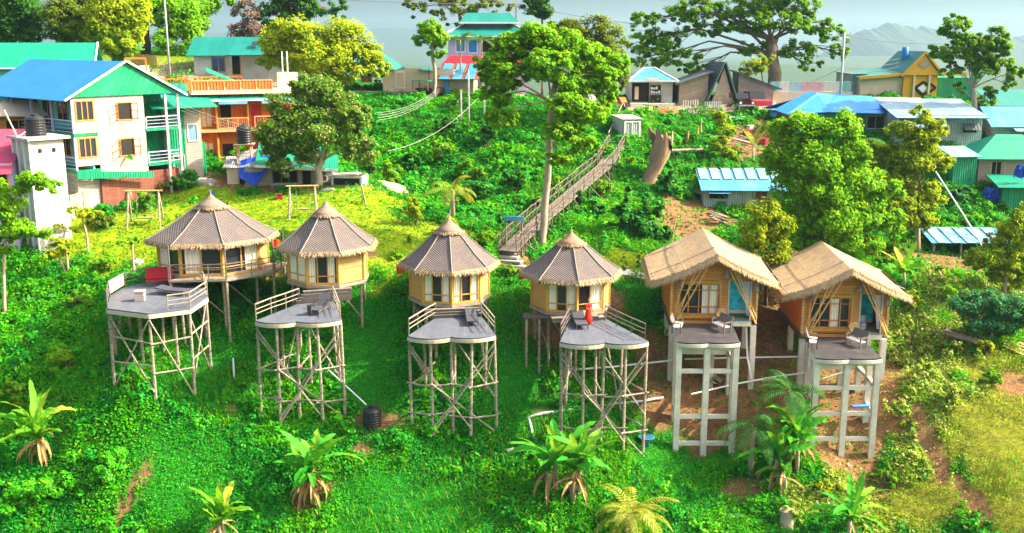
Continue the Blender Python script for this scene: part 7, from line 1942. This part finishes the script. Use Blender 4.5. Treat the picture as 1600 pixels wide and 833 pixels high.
for i in range(6):
    p, q = a.lerp(b, i / 6), a.lerp(b, (i + 1) / 6); o0, o1_ = .07 + .03 * (i % 2), .07 + .03 * ((i + 1) % 2); Z = lambda h: Vector((0, 0, h))
    sc_.face([p + n * o0 + Z(.3), q + n * o1_ + Z(.3), q + n * .05 + Z(.99), p + n * .05 + Z(.99)]); sc_.face([p + n * .05 + Z(.99), q + n * .05 + Z(.99), q - n * .06 + Z(.98), p - n * .06 + Z(.98)]); sc_.face([p - n * .06 + Z(.98), q - n * .06 + Z(.98), q - n * .08 + Z(.5), p - n * .08 + Z(.5)])
o = sc_.build('hanging_cloth', MT['salmon']); tag(o, 'salmon pink cloth hung over the left rail of the leftmost deck', 'cloth')
for (px, py, Y, lab) in ((432, 379, 67.5, 'orange lantern cloth hanging between the first and second huts'), (818, 429, 63.5, 'small orange flag at the left eave of the fourth hut'), (627, 420, 63.5, 'orange cloth hanging under the left eave of the third hut'), (922, 130, 100, 'orange cloth caught high in the dark tree near the pickup')):
    t = thing('orange_flag', lab, 'flag', P(px, py, Y), R(20), 'orange flags'); mb = MB()
    for i in range(4):
        f = lambda a: (a * .14 - .28, .06 * math.sin(a * 1.8), 0)
        x0, x1 = f(i), f(i + 1); mb.slab([(x0[0], x0[1], -.35 + .03 * i), (x1[0], x1[1], -.32 + .03 * i), (x1[0], x1[1], .3 - .05 * i), (x0[0], x0[1], .34 - .05 * i)], .02)
    mb.build('cloth', MT['orange'], t); MB().tube([(-.3, 0, -.5), (-.3, 0, .5)], .02, 5).build('stick', MT['rail'], t)
tank('black ribbed water tank lying on bare earth below the second deck', G(582, 667), .55, 1.15)
def pipe(label, pts, r=.06, m='white_pipe', lift=0):
    mb = MB(); mb.tube(pts, r, 7); o = mb.build('water_pipe', MT[m]); tag(o, label, 'pipe', 'white water pipes'); return o
g0 = G(574, 650); pipe('white pipe slanting from the second deck down to the black tank', [P(516, 560, 60), P(513, 578, 60), g0 + Vector((0, -.3, .8))], .045)
L0 = lambda px, py, h=.12: G(px, py) + Vector((0, 0, h))
pipe('bent white pipe lying on the grass below the bluish deck', [L0(834, 690), L0(830, 672), L0(826, 655)] + [L0(826 + 210 * i / 14, 655 - 27 * i / 14, .22) for i in range(1, 15)], .075)
pipe('upper white pipe from under the fourth deck to the blue tiled hut columns', [P(868, 580, 61.5), P(960, 573, 61.8), P(1052, 563, 62)], .06)
pipe('white pipe passing between the columns of both gabled huts', [P(1070, 561, 62.5), P(1160, 559, 63), P(1272, 557, 63)], .055)
pipe('lower white pipe slanting between the columns of both gabled huts', [P(1080, 616, 60.5), P(1150, 600, 61.5), P(1215, 588, 62), P(1280, 580, 62.5)], .055)
o = pipe('rising white pipe beneath the rightmost deck', [P(1285, 592, 62), P(1340, 575, 62)], .05)
pipe('upright short white pipe standing in the left slope grass', [G(366, 592) + Vector((0, 0, -.2)), G(366, 592) + Vector((.0, 0, 1.3))], .06)
pipe('vertical white drain pipe under the blue tiled bathroom', [P(1166, 512, 62.3), P(1168, 560, 62), P(1174, 592, 61.8)], .06)
pipe('long white pipe running down the bank below the green sheds', [P(1462, 268, 86), P(1505, 335, 80), P(1528, 372, 78), P(1536, 388, 77)], .06)
pipe('blue pipe piece strapped across the columns of the rightmost deck', [P(1331, 635, 58.6), P(1363, 634, 58.8)], .1, 'blue_paint')
bk = thing('plastic_basin', 'teal plastic basin set at the right foot of the bluish deck', 'basin', G(1010, 698)); MB().lathe([(.16, 0), (.18, .3), (.45, .55), (.47, .6), (.42, .58)], (0, 0, 0), 16).build('bowl', MT['bin'], bk, smooth=True); MB().lathe([(.48, .6), (.5, .64), (.46, .65)], (0, 0, 0), 16).build('rim', MT['blue_tin'], bk)
# ---------------------------------------------------------------- lawn furniture, fences, heaps
def swing(label, p, rz, w=2.0, h=2.3, m='pole'):
    t = thing('swing_frame', label, 'swing', p, rz, 'wooden swings on the lawn')
    for x in (-w / 2, w / 2):
        for y in (-.75, .75): MB().tube([(x, y, -.2), (x * .92, 0, h)], .07, 6).build('leg', MT[m], t)
    MB().tube([(-w / 2 - .2, 0, h), (w / 2 + .2, 0, h)], .07, 6).build('top_beam', MT['bamboo'], t)
    s = MB(); s.box((0, 0, .55), (w * .5, .45, .06)); s.build('seat', MT['pole'], t)
    for x in (-w * .23, w * .23): MB().tube([(x, 0, .56), (x, 0, h)], .025, 5).build('rope', MT['batten'], t)
    return t
swing('wooden swing frame with slatted seat on the lawn beside the forked tree', G(474, 338), R(8)); swing('weathered wooden swing frame among bushes on the left lawn', G(228, 352), R(5), 2.4, 2.6)
MB().tube([(0, 0, 0), (.25, 0, -1.9)], .05, 6)
lp = MB().tube([(-.15, 0, 1.7), (.2, 0, -.1)], .07, 6).build('leaning_post', MT['pole']); lp.location = G(568, 322); tag(lp, 'leaning wooden post on the lawn below the sand heap', 'post')
lp = MB().tube([(0, 0, -.2), (.3, .1, 2.2)], .045, 6).build('leaning_post', MT['bamboo']); lp.location = G(1048, 388); tag(lp, 'thin upright bamboo post behind the blue tiled hut roof', 'post')
def heap(name, label, g, rx, ry, h, m, cat, seed=1):
    r = random.Random(seed); mb = MB(); n, k = 18, 6; rings = []
    for j in range(k + 1):
        t = j / k; rr = math.cos(t * math.pi / 2) ; 
        jg = .22 if name == 'rock' else .07; rings.append([Vector((rx * rr * math.cos(2 * math.pi * i / n) * (1 + .12 * math.sin(i * 2.3 + seed) + r.uniform(-jg, jg)), ry * rr * math.sin(2 * math.pi * i / n) * (1 + .1 * math.cos(i * 1.7) + r.uniform(-jg, jg)), h * math.sin(t * math.pi / 2) ** 1.3 * (1 if name == 'rock' else .8) + r.uniform(-jg, jg) * h * .8 - (.25 if j == 0 else 0))) for i in range(n)])
    for j in range(k):
        for i in range(n): mb.face([rings[j][i], rings[j][(i + 1) % n], rings[j + 1][(i + 1) % n], rings[j + 1][i]])
    o = mb.build(name, MT[m], smooth=name != 'rock'); o.location = g - Vector((0, 0, h * .25)); tag(o, label, cat); return o
heap('sand_heap', 'heap of pale sand at the far edge of the lawn', G(590, 292), 2.3, 1.6, .9, 'sand', 'heap', 2); heap('earth_heap', 'heap of red earth beside the blue roofed shop', on(P(1040, 172, 104.5)), 1.7, 1.2, .75, 'red_earth', 'heap', 3)
heap('rubble_heap', 'grey rubble heap beside the small sheds at the lawn top', G(318, 285), 1.4, 1.0, .7, 'stone', 'heap', 4); heap('sand_bag', 'white sack lying on the lawn in front of the lawn shack', G(515, 297), .7, .4, .35, 'plaster', 'sack', 5); heap('rock', 'pale rock beside the leftmost hut', G(216, 412), .5, .35, .4, 'concrete', 'rock', 6); heap('rock', 'white rock lying under the third deck', G(725, 622), .35, .2, .2, 'concrete', 'rock', 7); heap('rock', 'white rock at the right foot of the third deck', G(778, 645), .2, .15, .18, 'concrete', 'rock', 8); heap('rock', 'pale stone under the leftmost hut', G(358, 487), .35, .3, .35, 'concrete', 'rock', 9)
heap('rock', 'pale flat rock in the bottom undergrowth', G(800, 705), .4, .25, .2, 'concrete', 'rock', 10)
ct = thing('concrete_tank', 'open white concrete tank with dark inside at the lawn edge', 'tank', G(547, 288), R(-8))
mb = MB(); mb.bb(-1.3, 1.3, -.9, -.78, -.3, .75); mb.bb(-1.3, 1.3, .78, .9, -.3, .75); mb.bb(-1.3, -1.18, -.778, .778, -.3, .75); mb.bb(1.18, 1.3, -.778, .778, -.3, .75); mb.build('wall', MT['concrete'], ct); MB().bb(-1.1, 1.1, -.95, -.905, .05, .6).build('opening', MT['dark'], ct); MB().slab([(-1.9, -1.0, .8), (.9, -1.0, .95), (.9, .2, 1.0), (-1.9, .2, .85)], .08).build('cover_slab', MT['plaster'], ct)
def fence(name, label, pix, Y0, h, m, pitch=.35, w=.3, jag=.1, group=None, cat='fence'):
    g = [G(*p) for p in pix]; t = thing(name, label, cat, g[0], 0, group); rd = random.Random(len(label)); mb = MB()
    for a, b in zip(g, g[1:]):
        L = (b - a).length; k = max(2, int(L / pitch)); d = (b - a).normalized()
        for i in range(k):
            p = a.lerp(b, (i + .5) / k) - g[0]; hh = h * rd.uniform(1 - jag, 1 + jag); z = zt(p.x + g[0].x, p.y + g[0].y) - g[0].z
            mb.box((p.x, p.y, z + hh / 2 - .1), (w, .04, hh + .2), math.atan2(d.y, d.x) + rd.uniform(-.06, .06))
    mb.build('panel', MT[m], t)
    rl = MB()
    for a, b in zip(g, g[1:]): rl.beam(a - g[0] + Vector((0, .05, h * .65)), b - g[0] + Vector((0, .05, h * .65)), .06)
    rl.build('rail', MT['pole'], t); return t
fence('board_fence', 'grey weathered board fence below the white house brick base', [(103, 352), (130, 336), (160, 328)], 77, 1.7, 'a_wall', .6, .55); fence('sheet_fence', 'leaning green sheet fence at the foot of the white annex', [(240, 295), (262, 290), (284, 284)], 81, 1.7, 'green_sheet', .5, .5, .3); fence('sheet_fence', 'dull tin sheet fence between annex and guesthouse', [(284, 282), (308, 276)], 84, 1.7, 'tin', .4, .38, .2); fence('sheet_fence', 'tall bright green sheet fence beside the orange guesthouse', [(309, 276), (322, 272)], 85, 2.6, 'green_sheet', .5, .5, .2)
fence('woven_fence', 'woven tan fence along the left road behind the blue roof', [(205, 104), (246, 106)], 110, 1.3, 'bamboo_wall', .5, .5, .02)
for i, (pix, lab) in enumerate((([(1066, 168), (1092, 168)], 'white picket fence before the leftmost cabin'), ([(1100, 170), (1128, 170)], 'white picket fence before the pointed cabin'), ([(1180, 170), (1212, 171)], 'white picket fence right of the red jeep'))): fence('picket_fence', lab, pix, 104, .75, 'white', .22, .1, .05, 'white picket fences')
rbn = thing('rail_bench', 'long bamboo bench rail on posts behind the dead trunk', 'bench', G(1050, 248)); q0, q1 = P(1048, 236, rbn.location.y) - rbn.location, P(1100, 234, rbn.location.y + .5) - rbn.location
MB().slab([q0, q1, q1 + Vector((0, .6, .1)), q0 + Vector((0, .6, .1))], .12).build('seat', MT['rail_pale'], rbn)
for s in (.1, .5, .9): p = q0.lerp(q1, s); MB().beam(p + Vector((0, .3, -1.5)), p + Vector((0, .3, -.1)), .09).build('leg', MT['pole'], rbn)
pf = thing('pallet_rack', 'weathered open plank rack with slanting poles below the cabins', 'rack', P(1082, 186, 102)); mb = MB()
for z in (0, .55, 1.05): mb.beam((0, 0, z), (2.3, 0, z), .08)
for x in (0, 1.15, 2.3): mb.beam((x, 0, -.1), (x, 0, 1.15), .09)
mb.build('frame', MT['rail_pale'], pf); MB().beam((.2, 0, -.1), (-2.4, -.6, -.9), .1).build('slanting_pole', MT['pole'], pf); MB().beam((.6, -.1, -.2), (2.6, -1.2, -1.8), .1).build('slanting_pole', MT['pole'], pf); MB().beam((2.0, -.2, -.1), (1.9, -1.2, -2.2), .09).build('slanting_pole', MT['rail_pale'], pf)
def lumber(label, g, rz, n, L, m, seed, spread=.8, tilt=.2):
    t = thing('lumber_pile', label, 'lumber', g, rz, 'lumber piles'); rd = random.Random(seed)
    for i in range(n):
        x = rd.uniform(-spread, spread); z = .12 + .1 * (i // 4) + rd.uniform(0, .06); l = L * rd.uniform(.6, 1.05); a = rd.uniform(-.25, .25)
        dx, dy = math.sin(a) * l / 2, math.cos(a) * l / 2
        MB().beam((x - dx, -dy, z - tilt), (x + dx, dy, z + tilt), .16, .06).build('board', MT[m], t)
lumber('pile of pale boards tilted on the right slope', G(1505, 530), R(50), 12, 3.2, 'rail_pale', 1); lumber('pile of brown logs at the right edge of the slope', G(1592, 550), R(30), 12, 2.6, 'bamboo', 2); lumber('scattered grey boards beside the sky blue tin shack', G(1085, 300), R(60), 10, 2.2, 'a_wall', 3, 1.2); lumber('heap of firewood under the sky blue tin shack', G(1122, 345), R(80), 14, 1.5, 'pole', 4, 1.2); lumber('broken planks strewn on the debris slope below the red jeep', G(1165, 225), R(70), 16, 2.4, 'a_wall', 5, 2.4); lumber('grey boards and branches under the blue tiled hut', G(1120, 590), R(40), 8, 2.0, 'pole', 6, 1.0); lumber('scrap boards under the rightmost hut', G(1300, 560), R(60), 7, 2.0, 'pole', 7, 1.0)
for (px, py, Y, s, m, lab) in ((1012, 166, 104, .7, 'beige', 'cardboard box beside the red earth heap'), (1000, 172, 103.5, .5, 'red_sheet', 'red crate in front of the cardboard box'), (1022, 164, 104.5, .65, 'brick', 'brown crate behind the cardboard box'), (1168, 205, 99, .6, 'red_sheet', 'red bundle lying on the debris slope below the jeep'), (1212, 190, 100, .6, 'plaster', 'white container among debris left of the blue folded roof'), (1194, 217, 97, .6, 'red_sheet', 'red bundle lower on the debris slope'), (1208, 170, 104, .8, 'blue_paint', 'blue drum box at the right end of the picket fence'), (222, 90, 110, .9, 'white', 'white box under the dark trunk by the left power pole'), (330, 292, 82, .4, 'blue_paint', 'blue tub beside the small beige shed'), (436, 312, 81, .5, 'red_cloth', 'red chair like crate beside the forked tree'), (1172, 198, 100, .5, 'white', 'white bag on the debris slope')):
    t = thing('crate', lab, 'crate', on(P(px, py, Y)), R(px % 60), 'crates and bundles'); mb = MB(); mb.bb(-s / 2, s / 2, -s / 2, s / 2, 0, s * .8); mb.build('body', MT[m], t); mb = MB(); mb.bb(-s / 2 - .03, s / 2 + .03, -s / 2 - .03, s / 2 + .03, s * .802, s * .88); mb.build('lid', MT[m], t)
bo = thing('boat_hull', 'upturned teal boat hull on the bank below the red jeep', 'boat', on(P(1148, 186, 102)), R(15)); mb = MB()
for i in range(8):
    for j in range(6):
        f = lambda a, b: ((a / 4 - 1) * 1.1, .32 * math.sqrt(max(0, 1 - (a / 4 - 1) ** 2)) * math.cos(math.pi * b / 6), .3 * math.sqrt(max(0, 1 - (a / 4 - 1) ** 2)) * math.sin(math.pi * b / 6) + .05)
        mb.face([f(i, j), f(i + 1, j), f(i + 1, j + 1), f(i, j + 1)])
mb.build('hull', MT['turq'], bo); MB().tube([(-1.05, 0, .36), (1.05, 0, .36)], .03, 5).build('keel', MT['white'], bo)
# ---------------------------------------------------------------- the hazy air
hz = MB().bb(-9800, 9800, -500, 11900, CZ - 480, CZ + 225)
hm = bpy.data.materials.new('hazy_air'); hm.use_nodes = True
for n_ in list(hm.node_tree.nodes):
    if n_.type != 'OUTPUT_MATERIAL': hm.node_tree.nodes.remove(n_)
pv = hm.node_tree.nodes.new('ShaderNodeVolumePrincipled')
pv.inputs['Color'].default_value = (.29, .46, .585, 1)
pv.inputs['Density'].default_value = .00020
pv.inputs['Anisotropy'].default_value = .3
hm.node_tree.links.new(pv.outputs[0], hm.node_tree.nodes['Material Output'].inputs['Volume'])
ho = hz.build('haze', hm)
ho['kind'] = 'stuff'; ho['label'] = 'pale hazy air over the valley'
